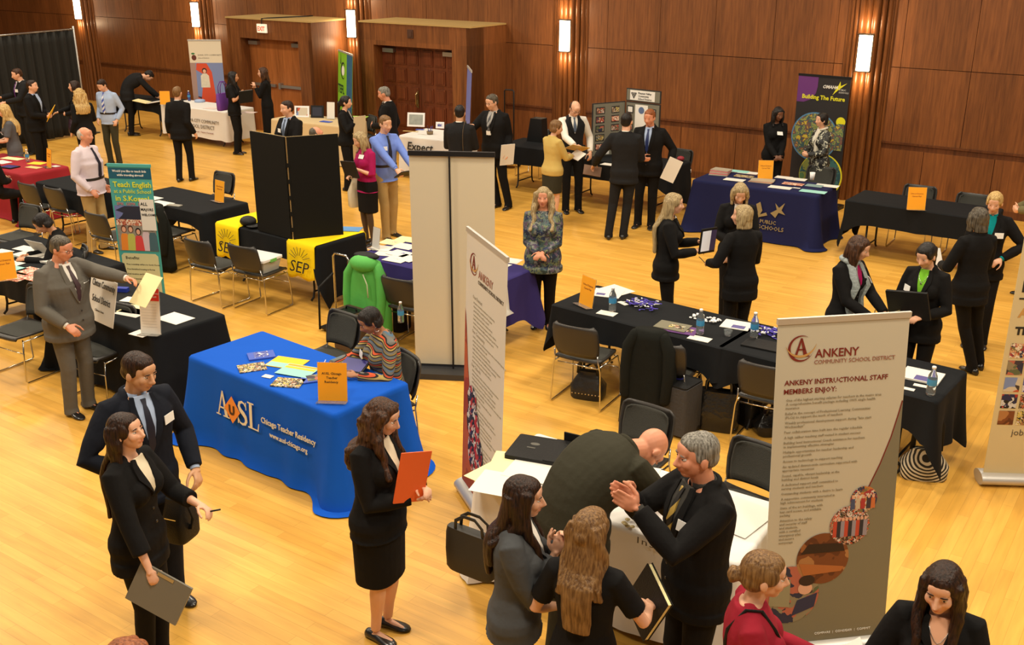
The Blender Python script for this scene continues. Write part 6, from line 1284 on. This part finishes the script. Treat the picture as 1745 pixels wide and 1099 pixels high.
# purple table
k = 0
for x, y, a in ((668,413,10), (690,420,5), (650,423,14), (682,432,0), (660,432,20), (694,408,12), (676,442,6), (695,440,-6), (870,444,10), (850,452,5)):
    sheet('I', x, y, .26, .20, a, PAP if k % 5 else PAPY, 'white sheet among those spread on the purple table', z=.766+.002*(k % 4), group='sheets spread on the purple table', extra=[('small_picture', .03, .02, .05, .04, (PH['red'], PH['books'])[k % 2])] if k % 3 == 0 else None) if k < 8 else sheet('I', x, y, .24, .18, a, PAP, 'white sheet at the right end of the purple table' + (' nearest the woman' if k == 8 else ' further in'), z=.766)
    k += 1
r = table_sign('I', 640, 424, -50, 'clear leaning sign holder at the left end of the purple table', None, h=.24, w=.14, m=mat('clear_sheet', (.6,.6,.58), .3))
bn = MB(); c_, a_, L_, Wd_, _ = TB['I']
for seg_ in (1,):
    prof = [(-.16, .772), (.0, .773), (.06, .765), (.085, .70), (.10, .58), (.115, .45), (.17, .42)]; bn.rings([[(x+L_/2-.06, y-.0, z) for y in (-.30, -.22, -.14)] for x, z in prof], False, False)
o = bn.build('paper_strip', PAP, loc=(c_.x, c_.y, 0), rz=a_, smooth=True); o.modifiers.new('t', 'SOLIDIFY').thickness = .003; tag(o, 'long white paper strip hanging off the right end of the purple table', 'paper strip')
# maroon table
for x, y, w_, d_, a, m_, l_ in ((22,271,.40,.16,10,PAPY,'long cream paper along the back of the maroon table'), (4,277,.30,.18,0,PAP,'white paper at the left of the maroon table'), (64,279,.26,.18,20,YELP,'yellow envelope on the maroon table'), (58,286,.26,.12,10,PAPT,'tan envelope at the front of the maroon table'), (95,284,.14,.10,0,PAP,'white card behind the orange sign on the maroon table')): sheet('J', x, y, w_, d_, a, m_, l_)
tb2 = empty('tablet', at(17,286,.766), TB['J'][1]+R(10), 'tablet with a blue screen on the maroon table', 'tablet'); q = MB(); q.bbox((0,0,.008), (.26,.19,.014), .01); q.build('body', BLK, tb2); q = MB(); q.box((0,0,.0155), (.22,.15,.001)); q.build('screen', SCR, tb2)
# back-left tables
bi2 = empty('open_binder', at(255,175,.766), R(-10), 'open binder with cream pages under the bending man\'s hand', 'binder')
for sx in (-1, 1): q = MB(); q.box((sx*.17, 0, .02), (.32, .26, .012), M=Matrix.Rotation(R(-10*sx), 3, 'Y')); q.build('pages', PAPY if sx < 0 else PAP, bi2)
q = MB(); q.lathe([(.01,0),(.11,0),(.12,.03),(.09,.05),(.02,.06)]); o = q.build('tissue_basket', mat('basket_blue', sr(160,180,214), .7), smooth=True, loc=at(341,174,.766)); tag(o, 'pale blue tissue-lined basket on the white district table', 'basket')
for x, y, l_ in ((360,185,'white sheet in the middle of the white district table'), (405,193,'white sheet at the right end of the white district table'), (425,192,'second white sheet at the right end of the district table')): sheet('L', x, y, .28, .20, 10, mat('paper_pink', sr(236,216,206), .7), l_)
def frame_(px, py, w_, h_, f, m_, label, z=.766, fm=None):
    r = empty('picture_frame', at(px, py, z), R(f), label, 'picture frame'); Rl = Matrix.Rotation(R(-12), 4, 'X'); q = MB(); q.box((0, 0, h_/2), (w_, .018, h_)); q.build('frame', fm or CAPW, r).matrix_local = Rl
    q = MB(); q.box((0, -.010, h_/2), (w_-.07, .003, h_-.07)); q.build('picture', m_, r).matrix_local = Rl; return r
frame_(515, 200, .30, .22, -6, PH['playground'], 'white framed picture on the beige table, left'); frame_(541, 201, .26, .24, -6, mat('frame_dark_picture', sr(30,34,52), .4), 'dark framed picture on the beige table, right', fm=BLK); table_sign('N', 564, 203, -14, 'white price-list style stand on the beige table', None, h=.32, w=.16, m=PAP)
sheet('N', 556, 208, .24, .12, 0, BLUEP, 'blue folded brochure on the beige table', 'brochure', 'brochure', .01); sheet('N', 612, 200, .34, .2, 20, mat('print_lime', sr(150,200,70), .6), 'lime green booklet right of the ponytailed woman', 'booklet', 'booklet', .008, z=.80); sheet('N', 490, 203, .2, .12, 0, BLUEP, 'blue booklet at the left of the beige table', 'booklet', 'booklet', .01)
frame_(709, 216, .34, .26, -12, mat('frame_pale_picture', sr(150,156,150), .5, var=.4, vscale=12), 'large white framed picture on the Expect table'); frame_(750, 219, .16, .12, -12, PH['books'], 'small white framed picture at the right of the Expect table')
bs = empty('pen_basket', at(733,229,.766), 0, 'small basket of pens on the Expect table', 'basket'); q = MB(); q.lathe([(.01,0),(.055,0),(.06,.06),(.055,.06),(.05,.008),(.01,.008)]); q.build('basket', mat('wicker', sr(130,110,80), .8), bs, smooth=True)
for k in range(5): q = MB(); q.tube([(.02*math.cos(k), .02*math.sin(k), .01), (.05*math.cos(k*1.3), .04*math.sin(k*1.3), .15)], .004, 6); q.build('pen', (BLUEP, DARKM)[k % 2], bs)
sheet('O', 700, 224, .3, .06, 10, PAPT, 'tan ruler-like strip on the Expect table', 'strip', 'paper_strip', .003); sheet('O', 716, 221, .16, .08, 20, BLUEP, 'blue leaflet on the Expect table', 'leaflet', 'leaflet', .004); sheet('O', 721, 229, .2, .06, 0, PAP, 'white leaflet beside the pen basket', 'leaflet', 'leaflet', .004)
# long black tables by the wall
q = MB(); pr = [(-.16,0), (.16,0), (.13,.40), (-.09,.40)]; q.add([(x, -.10, z) for x, z in pr] + [(x, .10, z) for x, z in pr], [(0,1,2,3), (7,6,5,4)] + [(i, i+4, (i+1) % 4+4, (i+1) % 4) for i in range(4)]); o = q.build('black_case', BLK, loc=at(916,240,.766), rz=R(-30)); tag(o, 'tall black case standing on the long black table', 'case')
tr = empty('luggage_trolley', at(868,283,0), R(-30), 'tall dark trolley handle behind the man with the lanyard', 'trolley'); q = MB(); q.tube([(-.1,0,.1), (-.1,0,1.42), (-.08,0,1.44), (.08,0,1.44), (.1,0,1.42), (.1,0,.1)], .014, 8); q.build('handle', DARKM, tr, smooth=True); q = MB(); q.bbox((0,-.1,.10), (.4,.28,.03), .02); q.build('platform', DARKM, tr)
for sx in (-1, 1): q = MB(); q.rings([[(x, .05*math.cos(t)+.04, .06+.05*math.sin(t)) for t in [2*PI*j/14 for j in range(14)]] for x in (sx*.2-.015, sx*.2+.015)]); q.build('wheel', DARKM, tr, smooth=True, auto=40)
sheet('P2', 1037, 280, .22, .16, 0, PAP, 'white sheet on the photo board table, left of the man\'s back'); 
q = MB(); q.ell((0,0,.04), (.06,.05,.04)); o = q.build('red_pouch', mat('pouch_red', sr(150,40,50), .6), smooth=True, loc=at(1160,274,.766)); tag(o, 'small red pouch at the right end of the photo board table', 'pouch')
# navy table
for k in range(5): sheet('Q', 1226+k, 297-2*k, .28, .20, 12-3*k, (mat('mag_beige', sr(170,160,140), .5), mat('mag_rose', sr(190,110,110), .5))[k % 2], 'magazine in the pile at the left end of the navy table', 'magazine', 'magazine', .010, z=.766+.011*k, group='magazines piled at the left of the navy table')
for k in range(3): sheet('Q', 1298+k, 309-k, .34, .22, 6+4*k, (mat('mag_beige', sr(170,160,140), .5), mat('mag_salmon', sr(206,140,110), .5))[k % 2], 'magazine in the pile under the orange sign on the navy table', 'magazine', 'magazine', .007, z=.766+.007*k, group='magazines under the orange sign')
for x, y, w_, m_, l_ in ((1254,291,.40,TEALP,'pale blue sheet at the back left of the navy table'), (1276,294,.3,PAP,'white sheet behind the navy table\'s orange sign'), (1268,300,.28,PH['magazine'],'picture leaflet left of the navy table\'s orange sign'), (1252,306,.30,PAP,'white sheet above the fair-haired woman\'s head'), (1336,302,.24,PAP,'white sheet right of the navy table\'s orange sign'), (1358,305,.28,PAP,'white sheet left of the paper cup'),
    (1352,313,.30,PH['red'],'orange picture leaflet on the navy table'), (1330,319,.32,PAP,'white sheet on the front edge of the navy table'), (1388,316,.24,mat('leaflet_green', sr(120,150,150), .6),'green-blue picture leaflet below the paper cup'), (1410,316,.32,PAP,'white sheet at the right end of the navy table'), (1386,326,.36,TEALP,'pale blue sheet at the right front corner of the navy table'), (1358,320,.10,PAP,'small white card on the navy table')):
    sheet('Q', x, y, w_, .17 if w_ > .15 else .05, 4, m_, l_, z=.766+.0015*((x*7) % 5))
# ------------------------------------------------------------------ carried things, bags, coats
def held(key, name, label, cat, size, pos, eul, m, hand=None, extra=None, r_=.004):
    """slab of size (w, thickness, h); pos in the carrier's own frame (x right, y forward) or offset from a hand"""
    P = PEOPLE[key]; p = Vector(pos)
    if hand: p = P['hand'][hand][1] + p
    q = MB(); q.bbox((0,0,0), (size[0], size[2], size[1]), r_, M=Matrix.Rotation(PI/2, 3, 'X')); o = q.build(name, m)
    o.matrix_world = P['M'] @ Matrix.Translation(p) @ (Matrix.Rotation(R(eul[2]), 4, 'Z') @ Matrix.Rotation(R(eul[1]), 4, 'Y') @ Matrix.Rotation(R(eul[0]), 4, 'X')); tag(o, label, cat)
    if extra:
        for nm, d_, mm in extra: x, z, w_, h_, y = d_[:5]; e = MB(); e.box((x, y, z), (w_, d_[5] if len(d_) > 5 else .002, h_)); e.build(nm, mm, o)
    return o
def belongs(key, mb, name, label, cat, m, part=False, smooth=True):   # mesh drawn in the person's frame
    o = mb.build(name, m, PEOPLE[key]['root'] if part else None, smooth=smooth)
    if not part: o.matrix_world = PEOPLE[key]['M']; tag(o, label, cat)
    return o
held('p2', 'folder', 'yellow folder held by the man before the drape', 'folder', (.30,.006,.23), (.02,.06,.06), (-30,18,10), YELP, 'L')
held('p1', 'phone', 'pale phone in the charcoal-suited man\'s hand', 'phone', (.07,.012,.13), (0,.02,-.04), (20,0,20), mat('phone_beige', sr(150,140,110), .5), 'L')
held('p9', 'portfolio', 'black portfolio hugged by the black-haired woman', 'portfolio', (.32,.03,.24), (.05,.27,1.16), (-8,0,-35), BLK, None, [('paper_edge', (0,.121,.30,.006,0), PAP)])
held('p11', 'folder', 'tan folder held by the man behind the tri-fold board', 'folder', (.24,.005,.30), (-.02,.42,1.18), (-20,0,0), PAPT)
held('p13', 'papers', 'cream papers clutched by the ponytailed woman', 'papers', (.24,.01,.30), (.04,.26,1.14), (-6,0,-40), mat('paper_tan', sr(206,190,156), .7), None, [('dark_print', (.0,-.05,.10,.08,-.007), mat('print_brown', sr(80,60,50), .6))])
held('p15', 'folder', 'black folder held by the woman in magenta', 'folder', (.34,.015,.24), (-.02,.28,1.12), (-14,6,0), BLK)
held('p16', 'folder', 'black folder held forward by the man in the blue shirt', 'folder', (.30,.012,.22), (-.08,.06,.0), (-60,0,0), BLK, 'R')
held('p18', 'papers', 'white papers hanging from the lanyard man\'s hand', 'papers', (.24,.01,.34), (-.03,.02,.04), (-10,0,60), PAP, 'L', [('blue_print', (-.08,0,.03,.26,-.007), BLUEP)])
held('p19', 'papers', 'white papers held by the woman in the tan jacket', 'papers', (.22,.005,.18), (.05,.05,.02), (-60,10,0), PAP, 'R')
held('p20', 'folder', 'manila folder held out by the man in the dark vest', 'folder', (.34,.004,.22), (.04,.10,.03), (-66,-14,20), PAPT, 'R')
held('p21', 'folder', 'brown folder in the lowered hand of the man seen from behind', 'folder', (.26,.012,.16), (-.02,.02,-.04), (-40,10,10), mat('folder_brown', sr(110,80,56), .6), 'L')
held('p22', 'papers', 'white papers hanging from the red-haired man\'s hand', 'papers', (.22,.006,.34), (-.05,.02,.02), (0,-24,30), PAP, 'L')
held('p23', 'tablet', 'tablet showing a white page, held by the long-haired woman', 'tablet', (.20,.014,.27), (.02,.06,.13), (-6,0,-55), BLK, 'R', [('screen', (0.03,0,.11,.22,.009), mat('screen_page', (.75,.77,.80), .4, emis=.25)), ('screen_dark_side', (-.06,0,.07,.22,.0092), mat('screen_navy', sr(50,50,110), .4))])
q = MB(); hr = PEOPLE['p25']['hand']['L'][1]; q.tube([hr + Vector((-.02,.0,0)), hr + Vector((-.05,.10,.05))], .004, 6); belongs('p25', q, 'pen', 'pen in the fair-haired woman\'s hand, seen from behind', 'pen', DARKM)
held('p29', 'folded_paper', 'tan folded paper held by the woman with the scarf', 'paper', (.30,.004,.20), (.0,.46,1.01), (-62,0,0), mat('folder_olive', sr(186,170,110), .7)); held('p29', 'paper', 'cream loose sheet beside the folded tan paper', 'paper', (.16,.003,.22), (-.16,.50,1.05), (-62,-24,-40), PAPY)
q = MB(); hr = PEOPLE['p29']['hand']['R'][1]; q.tube([hr + Vector((.0,-.03,.01)), hr + Vector((.03,.0,.12))], .004, 6); belongs('p29', q, 'pen', 'pen in the hand of the woman with the scarf', 'pen', DARKM)
held('p30', 'portfolio', 'black portfolio hugged by the woman with the green top', 'portfolio', (.36,.025,.27), (.02,.30,1.12), (-16,8,0), BLK)
held('p31', 'papers', 'white papers in front of the grey-haired woman', 'papers', (.20,.006,.28), (-.06,.04,.02), (-30,0,0), PAP, 'L')
held('p36', 'paper_sheet', 'pale yellow sheet in the grey-suited man\'s outstretched hand', 'paper', (.30,.003,.26), (-.02,.13,-.06), (-88,48,-10), PAPY, 'L')
held('p39', 'clipboard', 'grey plastic clipboard in the long-haired woman\'s lowered hand', 'clipboard', (.32,.014,.24), (.02,.03,-.07), (-14,24,90), mat('clipboard_grey', sr(116,112,100), .35), 'R', [('clip', (0,.105,.10,.02,-.009), CHROME)])
q = MB(); hr = PEOPLE['p39']['hand']['L'][1]; q.tube([hr, hr + Vector((.0,.09,.03))], .005, 6); belongs('p39', q, 'pen', 'dark pen in the long-haired woman\'s raised hand', 'pen', DARKM)
held('p40', 'folder', 'orange folder hugged by the woman in the skirt suit', 'folder', (.19,.006,.32), (.05,.27,1.22), (-4,-10,-36), mat('folder_orange', sr(238,106,52), .35))
held('p43', 'notebook', 'black notebook with cream pages held by the woman seen from behind', 'notebook', (.25,.004,.32), (-.03,.05,-.02), (-10,24,-48), BLK, 'R', [('page_block', (.0,0,.24,.305,.014,.022), PAPY), ('back_cover', (.0,0,.25,.32,.028,.004), BLK)])
held('p46', 'paper', 'white sheet held by the woman in red', 'paper', (.20,.004,.16), (-.02,.06,.03), (-50,0,0), PAP, 'L'); 
held('p47', 'portfolio', 'black portfolio at the lower right woman\'s side', 'portfolio', (.26,.02,.32), (.03,.06,.12), (-8,0,50), BLK, 'R')
held('p41', 'pen', 'pale pen in the seated woman\'s hand', 'pen', (.006,.006,.12), (.0,.02,.02), (40,0,20), CAPW, 'R', r_=.002)
# scarf, lanyard, straps, necklaces: parts of their wearers
def along_chest(key, pts, w_, th, name, m, extra=.012):
    P = PEOPLE[key]; fr_ = P['front']; s = P['s']; mb = MB(); rs = []
    for x, zf in pts: rs.append([fr_((x-w_)*s, zf, extra), fr_(x*s, zf, extra+th), fr_((x+w_)*s, zf, extra), fr_((x+w_)*s, zf, -.02), fr_((x-w_)*s, zf, -.02)])
    mb.rings(rs); return mb.build(name, m, P['root'], smooth=True, auto=50)
SCF = mat('scarf_knit', sr(150,160,160), .85, bump=.5, bscale=40, var=.2, vscale=30)
for sx in (-1, 1): along_chest('p29', [(sx*.05,.835), (sx*.075,.79), (sx*.085,.72), (sx*.085,.64), (sx*.08,.56)], .034, .018, 'scarf_end', SCF, .020)
P = PEOPLE['p29']; o_, F_ = P['frame'](.845*P['H']); q = MB(); q.tube([o_ + F_ @ Vector((.078*math.cos(a), .070*math.sin(a)-.005, .012-.035*max(0, math.sin(a)))) for a in [2*PI*j/20 for j in range(21)]], .022, 10); q.build('scarf_loop', SCF, P['root'], smooth=True)
SCW = mat('scarf_white', sr(214,208,190), .8); along_chest('p27', [(-.03,.835), (-.045,.76), (-.05,.68), (-.05,.58)], .03, .015, 'scarf_end', SCW, .02); P = PEOPLE['p27']; o_, F_ = P['frame'](.845*P['H']); q = MB(); q.tube([o_ + F_ @ Vector((.070*math.cos(a), .064*math.sin(a)-.005, .012-.03*max(0, math.sin(a)))) for a in [2*PI*j/20 for j in range(21)]], .016, 10); q.build('scarf_loop', SCW, P['root'], smooth=True)
for sx in (-1, 1): along_chest('p18', [(sx*.07,.832), (sx*.055,.78), (sx*.03,.73), (sx*.004,.685)], .004, .002, 'lanyard_strap', DARKM, .02)
along_chest('p18', [(0,.685), (0,.650)], .035, .004, 'lanyard_badge', TAGW, .02)
SIL = mat('silver', (.7,.7,.68), .25, 1)
for kx in ('p47', 'p30'):
    fr_ = PEOPLE[kx]['front']; s = PEOPLE[kx]['s']; q = MB(); q.tube([fr_(x*s, z, .010) for x, z in ((-.05,.825), (-.035,.80), (-.015,.782), (0,.776), (.015,.782), (.035,.80), (.05,.825))], .0018, 5); q.ell(fr_(0,.77,.014), (.008,.004,.010)); q.build('necklace', SIL, PEOPLE[kx]['root'], smooth=True)
def strap(key, side, name, m, w_=.018):                             # over one shoulder, down the chest and the back
    P = PEOPLE[key]; sd = 1 if side == 'R' else -1; s = P['s']; H_ = P['H']; pts = []
    def surf(x, zf, front): o, F, rx, ry, oy = P['section'](zf); yy = (ry+.022*s)*(1-min(.97, abs(x)/rx)**2.2)**.45; return o + F @ Vector((x, (yy if front else -yy)+oy, 0))
    for zf, x in ((.76,.075), (.785,.082)): pts.append(surf(sd*x*s, zf, True))
    o, F = P['frame'](.815*H_); pts.append(o + F @ Vector((sd*.085*s, .035*s, .050*s))); pts.append(o + F @ Vector((sd*.085*s, -.035*s, .050*s)))
    for zf, x in ((.78,.082), (.74,.08), (.68,.078), (.60,.08)): pts.append(surf(sd*x*s, zf, False))
    q = MB(); q.tube(pts, [(w_, .004)]*len(pts), 8, up=(1,0,0)); q.build(name, m, P['root'], smooth=True)
strap('p46', 'R', 'bag_strap', BLK, .009); strap('p17', 'R', 'bag_strap', mat('strap_olive', sr(90,76,56), .7), .034)
# handbags
def bag(name, label, p, rz, w_, d_, h_, m, strap_h=.25, sm=None, sag=.9, cat='bag', taper=.85, strap_w=.012, extra=None):
    r = empty(name, p, rz, label, cat); q = MB(); rs = []
    for z, k in ((0,.90), (.02,1.0), (h_*.5, 1.03), (h_*.85, taper+.06), (h_, taper)):
        rs.append([(math.copysign(abs(math.cos(t))**.45, math.cos(t))*w_/2*k, math.copysign(abs(math.sin(t))**.45, math.sin(t))*d_/2*(k if z < h_*.8 else k*.6), z) for t in [2*PI*j/24 for j in range(24)]])
    q.rings(rs); q.build('bag_body', m, r, smooth=True, auto=45)
    if strap_h:
        for sy in ((-1, 1) if strap_w < .02 else (0,)):
            q = MB(); q.tube([(-w_*.3, sy*d_*.22, h_*.93), (-w_*.28, sy*d_*.25, h_+strap_h*.6), (-w_*.12, sy*d_*.2, h_+strap_h), (w_*.12, sy*d_*.2, h_+strap_h), (w_*.28, sy*d_*.25, h_+strap_h*.6), (w_*.3, sy*d_*.22, h_*.93)], [(strap_w, .004)]*6, 8, up=(0,1,0)); q.build('handle', sm or m, r, smooth=True)
    return r
PV = mat('leather_purple', sr(52,34,50), .35, bump=.3, bscale=30)
bag('handbag', 'dark purple handbag carried by the woman with long blonde hair', at(137,228,.62), R(20), .38, .16, .28, PV, .25)
bag('tote_bag', 'bright purple tote bag on the black-haired woman\'s shoulder', at(383,188,.86), R(60), .34, .12, .34, mat('tote_purple', sr(110,60,160), .7), .22, taper=1.0)
bag('plastic_bag', 'cream plastic bag hanging from the magenta woman\'s hand', at(609,352,.50), R(30), .24, .12, .44, mat('plastic_cream', sr(214,206,180), .5, bump=.5, bscale=12), .12, taper=.45)
hb = bag('handbag', 'black handbag with a wide loop strap at the long-haired woman\'s far side', at(312,915,.62), R(-20), .16, .20, .28, BLK, 0); q = MB(); q.tube([(-.03,-.02,.26), (.03,-.03,.33), (.09,-.04,.28), (.125,-.04,.18), (.10,-.03,.11), (.04,-.02,.09)], [(.018,.004)]*6, 8, up=(0,1,0)); q.build('strap', BLK, hb, smooth=True); q = MB(); q.box((0,-.103,.18), (.10,.004,.006)); q.build('zip', CHROME, hb)
bag('tote_bag', 'dark grey tote bag beside the woman in the grey jacket', at(806,975,.50), R(-34), .34, .12, .28, mat('tote_charcoal', (.028,.025,.020), .6), .10, taper=1.0)
# bags on the floor
stp = bpy.data.materials.new('striped_bag'); stp.use_nodes = True; n_, l_ = nt(stp); tc = n_.new('ShaderNodeTexCoord'); wv = n_.new('ShaderNodeTexWave'); wv.wave_type = 'RINGS'; wv.rings_direction = 'SPHERICAL'; wv.inputs['Scale'].default_value = 11; wv.inputs['Distortion'].default_value = 1.5; mp_ = n_.new('ShaderNodeMapping'); mp_.inputs['Location'].default_value = (0, .1, -.22); l_.new(tc.outputs['Object'], mp_.inputs[0]); l_.new(mp_.outputs[0], wv.inputs['Vector']); rr_ = ramp(n_, [(0, (.012,.012,.012)), (.5, sr(206,198,176))], 'CONSTANT'); l_.new(wv.outputs['Fac'], rr_.inputs[0]); l_.new(rr_.outputs[0], n_['Principled BSDF'].inputs['Base Color'])
sb = bag('tote_bag', 'black and cream striped bag on the floor under the end of the lanyard tables', at(1572,812,0), R(-10), .36, .18, .26, stp, .34, BLK, taper=.6, strap_w=.02); q = MB(); q.tube([(-.25+.07*math.cos(t), -.02, .075+.06*math.sin(t)) for t in [2*PI*j/14 for j in range(15)]], [(.012,.005)]*15, 6, up=(0,1,0)); q.build('loose_strap', BLK, sb, smooth=True)
st = bag('handbag', 'black studded handbag under the left lanyard-table chair', at(1003,676,0), R(-20), .32, .2, .27, mat('leather_black_soft', (.014,.014,.014), .4, bump=.5, bscale=18), .12, taper=.6)
q = MB()
for k in range(9): q.ell((-.13+.0325*k, -.104, .07), (.008,.004,.008), None, 8, 5)
q.build('studs', CHROME, st)
gb_ = empty('rolling_crate_bag', at(1150,732,0), R(-40), 'grey fabric rolling crate bag beside the long black coat', 'bag'); q = MB(); q.bbox((0,0,.25), (.36,.30,.44), .03); q.build('crate_body', mat('crate_grey', sr(56,56,58), .8, bump=.3, bscale=40), gb_); q = MB(); q.bbox((0,0,.475), (.35,.29,.02), .03); q.build('open_top', BLK, gb_); q = MB(); q.bbox((-.05,.03,.53), (.16,.10,.12), .03, rz=.4); q.build('blue_contents', mat('fabric_royal', sr(40,44,140), .7), gb_)
for sx in (-1, 1): q = MB(); q.rings([[(x, .03*math.cos(t)+.10, .032+.03*math.sin(t)) for t in [2*PI*j/12 for j in range(12)]] for x in (sx*.17-.01, sx*.17+.01)]); q.build('wheel', DARKM, gb_)
GLB = mat('leather_gloss', (.010,.010,.010), .22, bump=.4, bscale=20)
bag('handbag', 'tall glossy black bag beneath the join of the lanyard tables', at(1222,728,0), R(-20), .38, .22, .36, GLB, .16, taper=.9); bag('handbag', 'black bag with silver rivets right of the tall glossy bag', at(1268,716,0), R(-60), .36, .2, .32, BLK, .2); bag('handbag', 'crumpled shiny black bag next to the front banner\'s edge', at(1322,735,0), R(10), .40, .24, .20, GLB, .08, taper=.7)
# amplifier case, trolley and green coat by the purple table
am = empty('speaker_case', at(603,594,0), R(-38), 'brown box-shaped case with a handle standing on the floor', 'case'); q = MB(); q.bbox((0,0,.22), (.34,.24,.42), .02); q.build('case_body', mat('case_brown', sr(72,52,34), .6, bump=.2, bscale=150), am); q = MB(); q.tube([(-.08,0,.43), (-.07,0,.465), (.07,0,.465), (.08,0,.43)], .01, 8); q.build('handle', BLK, am, smooth=True); q = MB(); q.bbox((0,.0,.432), (.22,.14,.006), .01); q.build('control_panel', DARKM, am)
tl = empty('luggage_trolley', at(588,560,0), R(-38), 'folding trolley with chrome handle behind the brown case', 'trolley'); q = MB(); q.tube([(-.12,0,.05), (-.12,0,.82), (-.09,0,.86), (.09,0,.86), (.12,0,.82), (.12,0,.05)], .012, 8); q.build('handle', CHROME, tl, smooth=True); q = MB(); q.tube([(-.14,0,.62), (-.16,-.2,.50), (-.16,-.22,.02)], .012, 8); q.build('side_bar', BLK, tl, smooth=True); q = MB(); q.bbox((0,-.10,.04), (.34,.24,.02), .02); q.build('platform', DARKM, tl)
GRN = mat('coat_green', sr(84,176,76), .7, bump=.4, bscale=7); GRW = mat('coat_piping', sr(206,214,180), .7)
def coat_on_chair(key_p, rz, label, m, h_, w_=.46, lining=None, len_=.75, hood=False, name='coat'):
    r = empty(name, key_p, rz, label, 'coat'); rs = []
    n_ = 26
    for t in [j/11 for j in range(12)]:
        z = h_ - len_*t; k = .66 + .34*min(1, t*3) + .16*t; rs.append([(math.cos(a)*w_/2*k*(1+.04*math.sin(a*5+t*3)), (math.sin(a)*.10*(.8+.5*t)) + .022*math.sin(a*7+1)*t, z + .015*math.sin(a*3)*t) for a in [2*PI*j/n_ for j in range(n_)]])
    q = MB(); q.rings(rs); q.build('coat_body', m, r, smooth=True)
    for sx in (-1, 1): q = MB(); q.tube([(sx*w_*.30, -.03, h_-.05), (sx*w_*.42, -.05, h_-.16), (sx*w_*.45, -.07, h_-.38), (sx*w_*.42, -.09, h_-.60)], [.05, .056, .050, .045], 12, round_ends=True); q.build('sleeve', m, r, smooth=True)
    if hood: q = MB(); q.ell((0,-.05,h_-.02), (.17,.12,.09)); q.build('hood', m, r, smooth=True); q = MB(); q.ell((0,.0,h_+.05), (.16,.08,.035)); q.build('dark_collar', BLK, r, smooth=True); q = MB(); q.tube([(.03,-.115,h_-.12), (.09,-.13,h_-.22), (.10,-.135,h_-.36)], (.008,.004), 6); q.build('piping', GRW, r, smooth=True)
    elif lining: q = MB(); q.tube([(-.06,-.06,h_-.0), (.08,-.09,h_-.06), (.18,-.06,h_-.22), (.20,-.04,h_-.34)], [.018]*4, 8); q.build('lining', lining, r, smooth=True)
    return r
gch = chair(656, 503, 150, 'dark chair under the bright green coat'); coat_on_chair(gch.location + Vector((-.14,-.25,0)), R(-30), 'bright green hooded coat hung on a chair by the purple table', GRN, .92, .50, None, .74, True)
chair(706, 520, 150, 'black chair between the green coat and the blank white banner')
bk2 = at(690,560,0); bag('backpack', 'black backpack piled by the green coat', at(676,560,0), R(-30), .30, .24, .40, BLK, .06); bottle(684, 549, 'clear bottle beside the seated woman\'s shoulder', z=.46)
c_ = COATCH.location; coat_on_chair((c_.x-.13, c_.y-.21, 0), COATCH.rotation_euler.z, 'dark coat with tan lining hung over the chair beside the teal banner', mat('coat_black', (.009,.010,.008), .85, bump=.4, bscale=8, spec=.15), .88, .52, mat('lining_tan', sr(150,120,70), .7), .84)
c_ = COAT2.location; coat_on_chair((c_.x-.20, c_.y-.20, 0), COAT2.rotation_euler.z, 'long black coat hung over a chair at the lanyard tables', mat('coat_black', (.009,.010,.008), .85), .93, .44, None, .90)
c_ = BINCH.location; bn_ = empty('plastic_bin', (c_.x, c_.y, .475), BINCH.rotation_euler.z, 'clear plastic bin with white lid and green latch on a chair', 'bin')
q = MB(); q.rings([[(x*k, y*k, z) for x, y in ((-.2,-.15),(.2,-.15),(.2,.15),(-.2,.15))] for z, k in ((0,.85),(.14,1.0))]); q.build('bin_body', mat('bin_clear', (.66,.66,.60), .3, trans=.35), bn_); q = MB(); q.bbox((0,0,.15), (.44,.34,.025), .03); q.build('lid', CAPW, bn_); q = MB(); q.box((.21,.0,.14), (.03,.10,.035)); q.build('latch', mat('latch_green', sr(110,190,90), .5), bn_)
